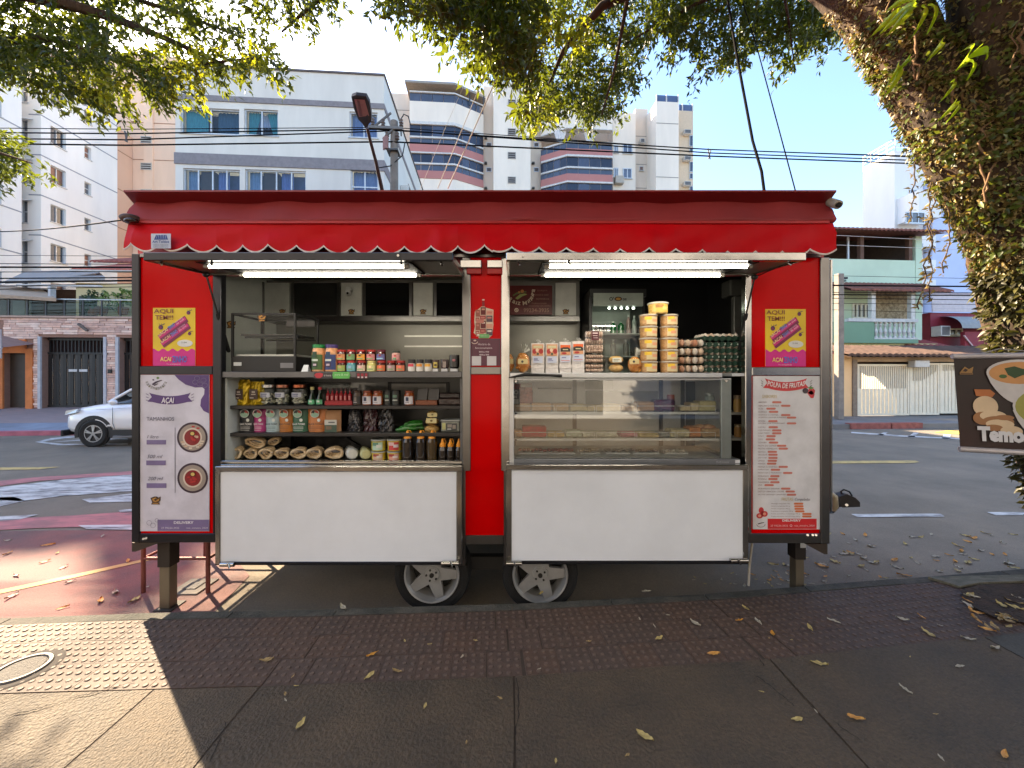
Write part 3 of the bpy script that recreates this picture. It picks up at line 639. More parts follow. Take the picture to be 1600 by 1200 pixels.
MB().box((X(1139,Yg),Yg+.03,Z(716,Yg)),(X(1143,Yg),3.32,Z(592,Yg))).build("case_side", gl, TR)
for (x0, x1, y0, y1, c) in ((895,901,592,717,(110,110,106)),(1030,1036,594,717,(96,96,92)),(1064,1070,594,717,(110,110,106)),(914,958,592,608,(206,208,196)),(840,893,606,608,(120,120,112)),(915,1028,611,642,(160,160,150)),(1072,1086,596,716,(118,120,116))):
    tp("back_detail", C(c,.4), x0,y0,x1,y1, 3.31, .008, 0)  # the pale upper rectangle paints in a bright reflection
SC1, SC2 = Z(643.5,2.86), Z(684.5,2.86)
for z, xe in ((SC1,1124),(SC2,1131)):
    for k in range(5):
        xa_, xb_ = X(806+63*k,2.84), X(866+63*k,2.84); MB().tube([(xa_,2.841,z+.002),(xa_,2.841,z+.045),(xb_,2.841,z+.045),(xb_,2.841,z+.002)],.0025,5).build("shelf_guard", C((226,226,220),.4), TR)
    s = MB().box((X(803.5,2.84),2.845,z-.006),(X(xe,2.84),3.28,z)).build("glass_shelf", glass((242,248,244),1.0), TR)
    MB().box((X(803.5,2.84),2.838,z-.016),(X(xe,2.84),2.8449,z+.001)).build("shelf_edge", C((214,216,212),.4), s)
    for xx in (806,): MB().cyl(P(xx,588+(CZ-z)*FPX/2.84+2,2.84),P(xx,588+(CZ-z)*FPX/2.84+2,2.83),.008,n=8).build("shelf_clip", M_blk, s)
MB().box((X(803.5,2.84),2.83,Z(717,Yg)),(X(1126,2.84),3.30,Z(717,Yg)+.004)).build("case_floor", C((176,178,176),.3), TR)
MB().pbox(803.6,594.4,1126.8,717.2,Yg+.01,.004).build("front_glass", glass((253,254,253), 3.4), TR)
for x, y in ((806,596),(1135,595)): MB().cyl(P(x,y,Yg),P(x,y,Yg-.012),.008,n=10).build("glass_clip", M_chr, TR)
# gap at the end of the case
tp("gap_back", C((60,48,38),.6), 1143, 588, 1168, 728, 3.3, .02, 0)
for y in (645, 685): tp("gap_shelf", C((150,150,144),.4), 1144, y, 1166, y+3.5, 2.95, .3, .002)
tp("counter_stub", M_al2, 1144, 583, 1166, 588, YF, .3, .002)
# black wiper bar on the rim
MB().tube([P(795,590,2.74),P(820,585.5,2.74),P(860,586.5,2.74),P(878,587.5,2.74)], [.004,.012,.009,.011], 8).build("handle", M_blk, TR)
# counter-front stickers
g_ = tp("sticker", C((96,170,88),.5), 520, 581, 546, 591.5, Yk-.003, .002, 0)
MB().pprism([(519,586),(521,582.5),(526,581),(540,581),(545.5,583),(547.5,586.5),(545,590),(540,591.5),(526,591.5),(521,589.5)], Yk-.006, .002).build("emblem", C((92,172,84),.5), g_)
text("puro & mel", 523, 583.5, 544, 588, Yk-.0075, C((205,225,190),.5), g_)
r_ = tp("sticker", C((52,50,52),.5), 490.5, 582, 519, 591.5, Yk-.003, .002, 0)
mb = MB(); flat(mb, [(491,586),(494,583),(500,582.5),(505,584),(504,588),(500,591),(494,590.5)], Yk-.0045); mb.build("emblem", C((176,44,58),.5), r_)
text("da fazenda", 506, 585, 517.5, 588, Yk-.0045, C((190,180,180),.5), r_)
r_ = tp("sticker", C((52,50,52),.5), 556, 582, 576, 591.5, Yk-.003, .002, 0)
mb = MB()
for k in range(3): flat(mb, rect(558+6*k, 583.5, 562+6*k, 591), Yk-.0045, 0); flat(mb, rect(558.6+6*k, 588.5, 561.4+6*k, 590.5), Yk-.006, 1)
mb.build("emblem", [C((140,30,48),.5), C((205,200,200),.5)], r_)
# ---------------------------------------------------------------- posters
def print_(parent, name, mats, shapes, Y):
    mb = MB()
    for i, out in shapes: flat(mb, out, Y-.0004*(i+1), i)
    return mb.build(name, mats, parent)
def acai_poster(x0, y0, x1, y1):
    Y = YF-.0; p = tp("poster", C((222,190,24),.5,var=.03), x0,y0,x1,y1, Y, .003, 0); Y -= .001
    U = lambda a: x0+(x1-x0)*a; V_ = lambda b: y0+(y1-y0)*b
    S = lambda pts: [(U(a),V_(b)) for a,b in pts]
    wav = [(0,1),(0,.70)] + [(i/48, .725+.022*math.cos(2*math.pi*(i/48*4.4+.45))) for i in range(49)] + [(1,1)]
    bars = []
    for dx, dy in ((0,0),(.06,.115)):
        bars.append((3, S([(.11+dx,.475+dy),(.75+dx,.135+dy),(.84+dx,.235+dy),(.2+dx,.575+dy)]))); bars.append((4, S([(.125+dx,.49+dy),(.75+dx,.155+dy),(.79+dx,.2+dy),(.165+dx,.535+dy)])))
    mats = [C((206,20,130),.5), C((226,206,40),.5), C((60,30,80),.5), C((120,16,72),.5), C((206,32,120),.5), C((214,214,210),.5), C((78,110,190),.5), C((230,150,120),.5)]
    sh = [(0, S(wav))] + bars
    for a, b, r in ((.185,.335,.055),(.84,.085,.045),(.865,.445,.04)):
        sh += [(2, S(circ(a,b,r,r*.75))), (3, S(circ(a-.01,b+.005,r*.6,r*.45)))]
        for t in (-.9,.0,.9): sh.append((2, S([(a+.3*r*t,b-.6*r),(a+1.2*r*t+.02,b-1.25*r),(a+1.5*r*t+.03,b-1.0*r)])))
    sh.append((5, S(circ(.755,.612,.185,.062))))
    pr = print_(p, "artwork", mats, sh, Y)
    def lt(s, a0, b0, a1, b1, m, **k): text(s, U(a0),V_(b0),U(a1),V_(b1), Y-.004, m, p, **k)
    br = C((138,66,34),.5)
    lt("AQUI", .02,.02,.48,.105,br,bold=.012); lt("TEM!!!", .05,.125,.48,.205,br,bold=.012)
    lt("AÇAí", .17,.845,.44,.94,C((235,196,120),.5),bold=.03); lt("ZiNHO", .455,.83,.80,.945,C((70,110,200),.5),bold=.02)
    lt("Te energizando", .32,.962,.66,.985,C((225,205,215),.5)); lt("2,00", .67,.585,.80,.612,C((60,60,60),.5))
    for dx, dy in ((0,0),(.06,.115)):
        ang = math.atan2(-.34*(y1-y0), .64*(x1-x0)); ca, sa = math.cos(ang), math.sin(ang); ox, oy = U(.165+dx), V_(.515+dy)
        f = lambda q, r, ox=ox, oy=oy: P(ox+q*ca-r*sa, oy+q*sa+r*ca, Y-.004)
        text("oAÇAí", 0,-6.5,18,-.6, Y, C((232,190,150),.5), p, bold=.03, fn=f); text("ZiNHO", 19,-6.5,31,-.6, Y, C((96,130,205),.5), p, bold=.03, fn=f)
        text("sorvete", 33,-6.3,47,-3.6, Y, C((230,170,195),.5), p, fn=f); text("de acai", 33,-3.0,47,-.8, Y, C((226,220,222),.5), p, fn=f)
acai_poster(239, 481, 305, 571.5); acai_poster(1196, 483, 1259, 572.5)
def ribbon(x0, x1, y, h, bend, n=24):       # hanging ribbon with swallow-tail ends
    top = [(x0+(x1-x0)*i/n, y+bend*(1-(2*i/n-1)**2)) for i in range(n+1)]
    tail = .045*(x1-x0)
    return [(x0-tail*1.1,y-1)] + [(x0+tail*.6, y+bend*.2-0.2)] + top[2:-2] + [(x1-tail*.6,y+bend*.2-.2),(x1+tail*1.1,y-1),(x1-tail*.4,y+h*.45),(x1+tail*2.2,y+h*1.0)] + [(a,b+h) for a,b in top[::-1]][1:-1] + [(x0-tail*2.2,y+h*1.0),(x0+tail*.4,y+h*.45)]
# menu 1
Y = YF-.002
p = tp("menu_board", C((204,202,214),.35,spec=.2), 218.5, 585.5, 327, 830, Y, .004, 0); Y -= .001
pur = C((78,46,112),.4); purd = C((70,40,84),.4); gr = C((84,80,96),.5); lil = C((118,104,146),.4)
print_(p, "artwork", [pur, purd, lil, C((60,44,62),.5), C((90,120,60),.5)], [
    (0, [(272.5,585.8),(326.5,585.8),(326.5,646),(318,642),(313,634),(314,624),(319,616),(319.5,608),(316,605),(305,605.5),(290,601),(279,593)]),
    (0, ribbon(236, 295, 614.5, 13, 4.5)),
    (2, rect(246,812,326.5,829.5)), (2, rect(229,687.5,259.5,694.5)), (2, rect(228.5,719.5,259,727)), (2, rect(229,755,260,762.5)), (3, rect(273.2,668,273.9,770)),
    (3, [(237,600),(243,596),(252,593.5),(254,594.2),(246,597.5),(239,602)]), (3, [(240,601.5),(247,599),(247,600),(241,603)]), (4, circ(246.5,590.5,2.2,1.8,10)), (3, circ(239.5,593.5,1.6,1.2,10))], Y)
mb = MB()
for cx, cy in ((300.5,683.5),(301,747)):
    for r, i in ((24,0),(20.8,1),(15,2),(12.6,3)): flat(mb, circ(cx, cy, r, r*.985, 40), Y-.0006*(i+1), i)
    rr = random.Random(int(cy))
    if cy < 700:
        for k in range(10): a = rr.uniform(0,6.28); flat(mb, rect(cx+17*math.cos(a)-2.4, cy+17*math.sin(a)-1.2, cx+17*math.cos(a)+2.4, cy+17*math.sin(a)+1.2), Y-.0024, rr.choice((2,4,5)))
    for k in range(9): a = rr.uniform(0,6.28); r = rr.uniform(1,8.5); flat(mb, circ(cx+r*math.cos(a), cy+r*math.sin(a)+1, rr.uniform(1.6,3.4), rr.uniform(1.4,2.6), 8), Y-.0030-.0004*k, rr.choice((3,4,5,5)))
    flat(mb, circ(cx, cy-6, 4.2, 3.6, 14), Y-.008, 6); flat(mb, circ(cx, cy-6, 3.2, 2.7, 14), Y-.0086, 7)
mb.build("bowl_picture", [C((52,32,48),.4),C((150,138,128),.4),C((206,192,176),.4),C((130,24,28),.4),C((196,168,140),.4),C((170,40,38),.4),C((50,34,22),.4),C((206,176,96),.4)], p)
for k in range(7):
    a = 2.6-k*.36; ch = "Mineira Raiz"
lt = lambda s,x0,y0,x1,y1,m,**k: text(s,x0,y0,x1,y1,Y-.004,m,p,**k)
lt("AÇAI", 252, 621, 272, 632, C((226,222,230),.4), bold=.02, shear=.15)
lt("TAMANHOS", 229, 651.5, 272, 657.5, gr); lt("1 litro", 229.5, 680, 247.5, 685, gr, shear=.35); lt("500 ml", 229.5, 710.5, 254, 716, gr, shear=.35); lt("200 ml", 230.5, 745, 255, 750.5, gr, shear=.35)
lt("DELIVERY", 271.5, 814.5, 302.5, 818.5, C((222,218,228),.4), bold=.03); lt("27 99234-3935", 252, 823.5, 280, 826.5, C((205,200,215),.4)); lt("raiz_mineira_2020", 291, 823.5, 325, 826.5, C((205,200,215),.4))
mb = MB()
for s, cx in ((-1, 234), (1, 297)):
    for k in range(3): flat(mb, [(cx+s*1.5,617+k*4.2),(cx+s*6,614.5+k*5),(cx+s*6,615.7+k*5),(cx+s*1.8,618+k*4.2)], Y-.001)
for k in range(5):                               # fruit line drawing at the corners
    for a0 in range(7):
        x_, y_, r_ = ((308,591),(318,594),(312,600),(305,597),(320,602))[k]+(4.5,)
        c0 = circ(x_,y_,r_,r_*.8,14); c1 = circ(x_,y_,r_-.6,r_*.8-.6,14)
        flat(mb, [c0[2*a0],c0[(2*a0+1)%14],c0[(2*a0+2)%14],c1[(2*a0+2)%14],c1[(2*a0+1)%14],c1[2*a0]], Y-.0035)
for x_, y_, r_ in ((233,817,4),(239,821,4),(245,813,3)):
    c0 = circ(x_,y_,r_,r_,16); c1 = circ(x_,y_,r_-.5,r_-.5,16)
    for k in range(16): flat(mb, [c0[k],c0[(k+1)%16],c1[(k+1)%16],c1[k]], Y-.0035)
mb.build("line_drawing", C((120,110,140),.5), p)
for i, ch in enumerate("RaizMineira"):
    a = math.radians(160-i*14); xx, yy = 244+15.5*math.cos(a), 592.5+14.5*math.sin(a); b_ = a-math.pi/2; ca, sa = math.cos(b_), math.sin(b_)
    text(ch, -1.3,-2,1.3,2, Y, C((120,116,100),.5), p, fn=lambda q,r,xx=xx,yy=yy,ca=ca,sa=sa: P(xx+q*ca-r*sa, yy+q*sa+r*ca, Y-.002))
sticker(243, 782, 16, Y-.002, p)
# menu 2
Y = YF-.002
p = tp("menu_board", C((210,210,214),.35,spec=.2), 1176.5, 587.5, 1281, 827, Y, .004, 0); Y -= .001
rd = C((196,58,62),.4); rd2 = C((204,40,44),.4); orr = C((196,116,100),.45); oro = C((200,110,66),.45); gold = C((196,172,110),.5)
print_(p, "artwork", [rd, rd2, C((60,50,56),.5), C((90,130,70),.5), C((220,150,130),.5)], [
    (0, ribbon(1198, 1258, 592, 14, 5)), ], Y); print_(p, "delivery_bar", [rd2], [(0, rect(1199.5,810.5,1276,826.5))], Y)
print_(p, "fruit_picture", [rd, rd2, C((60,50,56),.5), C((90,130,70),.5), C((220,150,130),.5)], [
    (2, circ(1258.5,610.5,4.6,4.4,16)), (0, circ(1268,611.5,5.6,5.2,16)), (0, [(1261,614),(1268,610),(1273,616),(1271,622),(1267,622)]), (3, [(1262,606),(1267,603.5),(1272,606),(1268,608.5)]),
    ], Y); print_(p, "fruit_picture", [rd, rd2, C((60,50,56),.5), C((90,130,70),.5), C((220,150,130),.5)], [
    (0, circ(1189.5,797.5,4,5,14)), (0, circ(1187,806,5.2,4.2,14)), (0, circ(1194.5,803,5.2,4.6,14)), (4, circ(1187,806,2.6,2.2,12)), (4, circ(1194.5,803,2.4,2.4,12)),
    ], Y); print_(p, "emblem", [rd, rd2, C((60,50,56),.5)], [
    (2, [(1184,818),(1189,816.5),(1194,816),(1194,817),(1189,818),(1185,819.5)])], Y)
mb = MB(); mt = MB(); dk = C((120,86,84),.5)
rows = [("ABACAXI",1185,1197.5,1206,628.5),("ABACAXI C/ HORTELA",1185,1217,1220,634),("ACAI",1185,1192,1197,638.5),("ACEROLA",1185,1198,1201,643.5),("ACEROLA C/ LARANJA",1185,1216,1220,648.5),("ACEROLA LARANJA E MAMAO",1185,1228,1229,652.5),("AMORA",1184.5,1196,1200,658),("AMORA, UVA E MORANGO",1184.5,1226,1229,661.5),("CACAU",1184.5,1196,1200.5,667.5),("CAJA MANGA",1184.5,1204,1206,672.5),("CAJA MIRIM",1184.5,1202,1206,677),("CAJU",1184.5,1193,1197,681.5),("COCO",1184.5,1192,1196,686.5),("GOIABA",1184.5,1198,1201,691.5),("FRUTA DO CONDE",1184.5,1213,1213.5,696.5),("FRUTAS VERMELHAS",1184.5,1215,1216,701),("GRAVIOLA",1184.5,1196,1199,706),("GROSELHA",1184.5,1199,1200,710.5),("JABUTICABA",1184.5,1198,1200,715.5),("LIMAO",1184.5,1195,1199,720),("MANGA",1184.5,1196,1198,724.5),("MANGA C/ HORTELA",1184.5,1215,1216,729.5),("MARACUJA",1184.5,1201,1204,734),("MARACUJA C/ MORANGO",1184.5,1221,1223,739),("MORANGO",1184.5,1201,1203,744),("PITANGA",1184.5,1198,1200,748.5),("TANGERINA",1184.5,1202,1203,753.5),("UVA",1184.5,1191,1194,758),("MORANGO E BANANA",1184.5,1218,1220,763.5),("DETOX ABACAXI COUVE",1184.5,1225,1227,768),("DETOX LARANJA CENOURA",1184.5,1228,1229,773)]
for s, a, b, bx, y in rows:
    textadd(mt, s, a, y-1.2, b, y+1.2, Y-.001)
    flat(mb, [(bx+1.5,y-1.6),(bx+14,y-1.6),(bx+15.5,y),(bx+14,y+1.6),(bx+1.5,y+1.6),(bx,y)], Y-.001)
mb.build("price_strip", orr, p); mt.build("lettering", dk, p)
mb = MB(); mt = MB()
for i, (s, b, bx) in enumerate((("Morango congelado 1kg",1234,1240),("Amora congelada 400 g",1234,1240.5),("Mirtilo congelado 400 g",1234,1241),("Framboesa congelada 400 g",1239,1242),("Frutas vermelhas c/ morango 400 g",1250,1253),("Frutas vermelhas sem morango 400 g",1250,1253))):
    y = 787+i*4.0; textadd(mt, s, 1205, y-1, b, y+1, Y-.001); flat(mb, [(bx+1.5,y-1.6),(bx+14,y-1.6),(bx+15.5,y),(bx+14,y+1.6),(bx+1.5,y+1.6),(bx,y)], Y-.001)
mb.build("price_strip", oro, p); mt.build("lettering", dk, p)
lt = lambda s,x0,y0,x1,y1,m,**k: text(s,x0,y0,x1,y1,Y-.006,m,p,**k)
def arc(s, x0, x1, y, h, bend, m, **k):
    n = len(s); 
    text(s, x0, y, x1, y+h, Y, m, p, fn=lambda q, r: P(q + (r-y-h)*-.15, r + bend*(1-(2*(q-x0)/(x1-x0)-1)**2), Y-.006), **k)
arc("POLPA DE FRUTAS", 1199, 1257, 594.5, 8, 4.2, C((228,222,222),.4), bold=.02)
lt("SABORES", 1191, 617, 1214, 622, gold); lt("FRUTAS", 1221.5, 777.5, 1239, 782.5, gold); lt("Congeladas", 1242, 778, 1266, 783.5, C((90,80,84),.5), shear=.35)
lt("DELIVERY", 1222.5, 811.5, 1251.5, 815, C((228,222,222),.4), bold=.03); lt("27 99234-3935", 1204, 820, 1231, 823, C((226,200,200),.4)); lt("raiz_mineira_2020", 1241, 820, 1273, 823, C((226,200,200),.4))
mb = MB()
for i, ch in enumerate("RaizMineira"):
    a = math.radians(170-i*16); xx, yy = 1189+6.5*math.cos(a), 819+4.6*math.sin(a); flat(mb, rect(xx-.5,yy-.6,xx+.5,yy+.6), Y-.002)
c0 = circ(1236,821.3,2,1.8,12); c1 = circ(1236,821.3,1.4,1.2,12)
for k in range(12): flat(mb, [c0[k],c0[(k+1)%12],c1[(k+1)%12],c1[k]], Y-.006, 1)
for s, cx in ((-1, 1194), (1, 1264)):
    for k in range(3): flat(mb, [(cx+s*1.5,597+k*3),(cx+s*5,593.5+k*4),(cx+s*5,594.5+k*4),(cx+s*1.8,598+k*3)], Y-.002, 0)
mb.build("line_drawing", [C((110,104,100),.5), C((226,210,210),.5)], p)
# centre column: products cut-out and opening-hours plate
Y = YF
cut = [(742,487),(750,481),(752,479),(757,479),(760,481),(771,484),(770.5,502),(771,507),(769,524),(766,526),(764,528.5),(748,528.5),(747,526),(743,523),(740,520),(742,510),(741,503)]
p = MB().pprism(cut, Y, .003).build("cutout_sticker", C((214,196,176),.5), TR)
mb = MB(); rr = random.Random(5)
for r_ in range(2):
    y = 484+r_*21
    for x0, x1, y0, y1, c in ((743,750,0,11,1),(751,759,-4,8,2),(760,770,1,8,3),(743,749,12,18,1),(750,759,9,15,4),(760,769.5,9,19,5),(744,756,15,21,6)):
        flat(mb, rect(x0,y+y0,x1,y+y1), Y-.0006*c-.001, c); flat(mb, rect(x0+1.5,y+y0+2,x1-1.5,y+y0+4.6), Y-.0006*c-.0012-.0006, rr.choice((0,3,6)))
flat(mb, rect(749,522,764,528), Y-.006, 7); flat(mb, rect(753.5,467.5,757,469.5), Y-.001, 0); flat(mb, rect(753.2,471,757.2,478.6), Y-.0012, 8)
mb.build("artwork", [C((222,214,206),.5),C((150,84,70),.5),C((96,22,26),.5),C((206,150,130),.5),C((150,52,56),.5),C((84,70,80),.5),C((190,120,110),.5),C((100,170,100),.5),C((140,20,26),.5)], p)
text("produto mineiro", 751, 523.5, 762, 526.5, Y-.008, C((215,225,205),.5), p)
p = tp("opening_hours_plate", C((84,34,56),.4), 736, 529, 782, 571.5, Y, .003, 0)
wt = C((206,192,200),.5)
text("Horário de", 747, 536, 766, 539.5, Y-.001, wt, p); text("funcionamento", 742.5, 542, 769, 545, Y-.001, wt, p); text("08:00 às 19:00", 748.5, 548.5, 764, 551, Y-.001, wt, p, bold=.02); text("08:00 às 18:00", 749, 553, 764, 555.5, Y-.001, wt, p, bold=.02)
mb = MB(); c0 = circ(741.5,533,5.5,4.5,16,.2,2.9); c1 = circ(741.5,533,4.5,3.4,16,.2,2.9)
for k in range(15): flat(mb, [c0[k],c0[k+1],c1[k+1],c1[k]], Y-.001)
flat(mb, circ(742,532,2.2,1.2,10), Y-.001); mb.build("emblem", C((205,180,170),.5), p)
for x0 in (737.2, 761): MB().pbox(x0,556.5,x0+14.5,571,Y-.0015,.001).build("white_square", C((200,198,204),.5), p)
# tow hitch and cables
Yh = 3.45
h = MB().bar(P(1296,787,Yh),P(1322,784,Yh),.05,.06).build("tow_hitch", C((44,42,44),.6,.3), TR)
MB().pprism([(1312,776),(1324,772),(1337,778),(1344,785),(1344,792),(1316,793),(1311,788)], Yh-.04, .08).build("coupler", C((56,54,56),.55,.4), h, bevel=.006)
MB().tube([P(1317,776,Yh),P(1314,768,Yh),P(1318,765,Yh),P(1327,768,Yh),P(1331,774,Yh),P(1327,777,Yh)], .008, 6).build("handle", M_blk, h)
MB().cyl(P(1323,789,Yh-.045),P(1323,789,Yh-.05),.012,n=8).build("bolt", M_chr, h)
MB().tube([P(1300,776,3.3),P(1306,772,3.3),P(1311,780,3.3),P(1309,793,3.3),P(1301,801,3.3),P(1296,801,3.2)], .008, 6).build("cable", M_blk, TR)
MB().tube([P(1297,770,3.0),P(1302,776,3.0),P(1303,790,3.0),P(1301,798,3.0)], [.02,.03,.03,.02], 8).build("marker_lamp", C((150,140,120),.3,.3), TR)
# water hose at the end of the counter
MB().tube([P(1176,842,2.84),P(1174,860,2.84),P(1171,885,2.84),P(1170,905,2.84),Vector(P(1169.5,915,2.84))], .008, 8).build("drain_hose", C((166,160,150),.5), TR)
# ================================================================== GOODS ON THE SHELVES
def at(px, Y, z): return (X(px,Y), Y, z)
def thing_at(name, label, cat, px, Y, z, group=None): return T(name, label, cat, (X(px,Y), Y, z), 0, group)
def wid(dpx, Y): return dpx*Y/FPX
def label_wrap(mb, cx, cy, z0, z1, r, a0=-2.6, a1=-.55, n=10, mi=0):
    V = [(cx+r*math.cos(a0+(a1-a0)*i/n), cy+r*math.sin(a0+(a1-a0)*i/n), z) for z in (z0,z1) for i in range(n+1)]
    mb.add(V, [(i,i+1,i+1+n+1,i+n+1) for i in range(n)], mi, True)
def spot_wrap(mb, cx, cy, z0, r, ang, w, h, mi):     # small printed patch on a round wall
    a = w/r; label_wrap(mb, cx, cy, z0-h/2, z0+h/2, r, ang-a/2, ang+a/2, 4, mi)
# --- left counter top
zc_ = zc
def jar(px, Y, z, h, wpx, body, lid, lab, label, group=None, spots=(), lidh=.2, cat="jar", name="jar"):
    r = wid(wpx,Y)/2; t = thing_at(name, label, cat, px, Y, z, group); c = (X(px,Y), Y, z)
    hb = h*(1-lidh)
    MB().lathe(c, [(r*.9,0),(r,.004),(r,hb*.8),(r*.86,hb)], 18).build("body", body, t)
    MB().lathe(c, [(r*.9,hb+.0005),(r*.93,hb+.002),(r*.93,h-.002),(r*.88,h)], 18).build("lid", lid, t)
    if lab:
        mb = MB(); label_wrap(mb, c[0], c[1], z+hb*.08, z+hb*.72, r+.0012, mi=0)
        ms = [lab]
        for (dz, ang, w, hh, col) in spots:
            ms.append(C(col,.5)); spot_wrap(mb, c[0], c[1], z+h*dz, r+.0018+.0004*len(ms), ang, w*r, hh*h, len(ms)-1)
        mb.build("label", ms, t)
    return t
amber = C((150,74,26),.12,var=.1,coat=.3); redlid = C((166,40,34),.3,.2); darkj = C((70,22,18),.15,coat=.3)
Yj = 2.88
for px, lc, bl in ((498,(28,120,62),(62,92,46)),(518.5,(62,44,104),(44,60,110))):
    jar(px, Yj, zc_, wid(42,Yj), 19.5, C((206,150,104),.2,var=.12,scale=60,coat=.4), C(lc,.4), C(bl,.45), f"tall clear jar of snack sticks with a {'green' if lc[0]<40 else 'purple'} lid", None,
        [(.62,-1.75,.8,.22,(30,60,40) if lc[0]<40 else (30,60,90)),(.42,-1.75,1.1,.07,(196,204,196)),(.25,-1.75,1.0,.18,(40,60,40) if lc[0]<40 else (50,40,70)),(.25,-1.7,.55,.07,(190,170,180))], .13)
lowrow = [(534.5,(150,160,80),"olive green"),(549.5,(110,170,180),"pale blue"),(565.5,(206,180,160),"beige"),(581,(204,204,140),"pale yellow"),(596.5,(206,110,60),"bright orange"),(612,(166,150,140),"mauve and grey"),(626.5,(216,120,80),"salmon orange")]
toprow = [(534,(206,140,90),"orange and cream"),(549.5,(110,150,100),"green and red"),(565,(216,150,60),"golden yellow"),(580.5,(206,130,130),"pink"),(596,(96,96,150),"violet blue")]
hj = wid(17,Yj)
for i, (px, col, nm) in enumerate(lowrow):
    jar(px, Yj, zc_, hj, 14.4, darkj if i not in (1,3) else C((80,150,160) if i==1 else (196,190,110),.2,coat=.3), redlid if i != 3 else C((206,190,120),.3), C(col,.5), f"short preserve jar with {nm} label in the lower jar row", "preserve jars on the counter",
        [(.22,-1.7,1.4,.08,(120,160,110)),(.42,-1.6,.6,.16,(min(255,col[0]+40),col[1],min(255,col[2]+30)))])
for i, (px, col, nm) in enumerate(toprow):
    jar(px, Yj, zc_+hj+.0005, hj, 14.4, darkj, redlid if i != 4 else C((96,20,40),.3,.2), C(col,.5), f"short preserve jar with {nm} label stacked in the upper jar row", "preserve jars on the counter",
        [(.18,-1.7,1.5,.1,(120,160,110) if i<4 else (150,190,210)),(.46,-1.6,.5,.14,(150,50,40) if i!=2 else (60,60,30))])
jar(619, Yj, zc_+hj+.0005, wid(15,Yj), 13, C((206,160,150),.4,var=.2,scale=80), C((50,60,50),.5), C((214,150,150),.5), "small pink and black printed cup standing on two jars", None, [(.2,-1.7,.9,.2,(100,150,110)),(.5,-1.5,.5,.2,(190,70,70))], .2, "cup", "cup")
for px, col, nm in ((643.5,(206,60,80),"pink"),(656.5,(226,150,60),"orange"),(669.5,(226,170,60),"yellow")):
    jar(px, Yj, zc_, wid(19,Yj), 11.6, C((216,212,206),.4), C((28,24,26),.35), C((214,210,206),.5), f"small white pot with {nm} print and black lid", "small white pots on the counter", [(.52,-1.7,1.7,.22,col),(.72,-1.7,1.4,.06,(60,50,50))], .32, "pot", "pot")
for px, col, nm, h, w in ((681,(60,34,24),"dark pouch with a square yellow label",17,11),(695,(48,22,20),"dark brown pouch with pale vertical lettering",17.5,13),(710,(22,20,20),"glossy black rounded pouch with small pink emblem",26,15.5)):
    t = thing_at("coffee_pouch", nm+" on a white stand", "pouch", px, Yj, zc_, None); x, y, z = at(px,Yj,zc_); w2 = wid(w,Yj)/2; hh = wid(h,Yj)
    MB().box((x-w2*.75,y-.02,z),(x+w2*.75,y+.02,z+.022)).build("stand", C((205,205,208),.5), t, bevel=.002)
    MB().lathe((x,y,z+.0225), [(w2*.82,0),(w2,.012),(w2*1.02,hh*.5),(w2,hh*.82),(w2*.78,hh-.022)], 16, sy=.6).build("pouch_body", C(col,.25,coat=.3), t)
    mb = MB(); yy = y-.6*w2-.002
    if px < 690: mb.add([(x-.014,yy,z+.07),(x+.014,yy,z+.07),(x+.014,yy,z+.03),(x-.014,yy,z+.03)],[(0,1,2,3)],0); mb.add([(x-.01,yy-.001,z+.058),(x+.01,yy-.001,z+.058),(x+.01,yy-.001,z+.042),(x-.01,yy-.001,z+.042)],[(0,1,2,3)],1)
    elif px < 700:
        for k in (-1,0,1): mb.add([(x+k*.008-.002,yy,z+.03),(x+k*.008+.002,yy,z+.03),(x+k*.008+.002,yy,z+.075),(x+k*.008-.002,yy,z+.075)],[(0,1,2,3)],2)
    else: mb.add([(x+.012*math.cos(a),yy-.002,z+.085+.009*math.sin(a)) for a in [k*.6 for k in range(10)]],[tuple(range(10))],3)
    mb.build("label", [C((206,186,90),.5),C((60,40,30),.5),C((196,180,172),.5),C((180,110,120),.5)], t)
t = thing_at("price_card", "small white folded price card leaning beside the display cabinet", "card", 478, 2.84, zc_)
x,y,z = at(478,2.84,zc_); MB().add([(x-.024,y-.02,z),(x+.024,y-.02,z),(x+.018,y+.005,z+.05),(x-.018,y+.005,z+.05),(x-.024,y+.03,z),(x+.024,y+.03,z)],[(0,1,2,3),(3,2,5,4)]).build("card_sheet", C((200,204,206),.6), t)
# glass heated cabinet on the counter
Y0 = 2.86; t = thing_at("display_cabinet", "black framed glass display cabinet with metal racks on the counter", "display cabinet", 412, Y0+.15, zc_)
xa, xb, ya, yb = X(363.5,Y0), X(461,Y0), Y0, Y0+.335; zt_ = Z(489.5,Y0)
mb = MB()
for x in (xa,xb):
    for y in (ya,yb): mb.box((x-.007,y-.007,zc_+.1),(x+.007,y+.007,zt_))
for y in (ya,yb): mb.box((xa-.006,y-.006,zt_-.012),(xb+.006,y+.006,zt_+.001))
for x in (xa,xb): mb.box((x-.006,ya,zt_-.013),(x+.006,yb,zt_+.002))
mb.build("cabinet_frame", M_blk, t)
MB().box((xa-.008,ya-.008,zc_),(xb+.008,yb+.01,zc_+.115)).build("heater_base", M_blk, t, bevel=.004)
mb = MB()
for x in (xa,xb): mb.add([(x,ya,zc_+.115),(x,yb,zc_+.115),(x,yb,zt_-.012),(x,ya,zt_-.012)],[(0,1,2,3)])
mb.add([(xa,ya,zc_+.115),(xb,ya,zc_+.115),(xb,ya,zt_-.012),(xa,ya,zt_-.012)],[(0,1,2,3)]); mb.build("glass_pane", glass((248,250,249),.35), t)
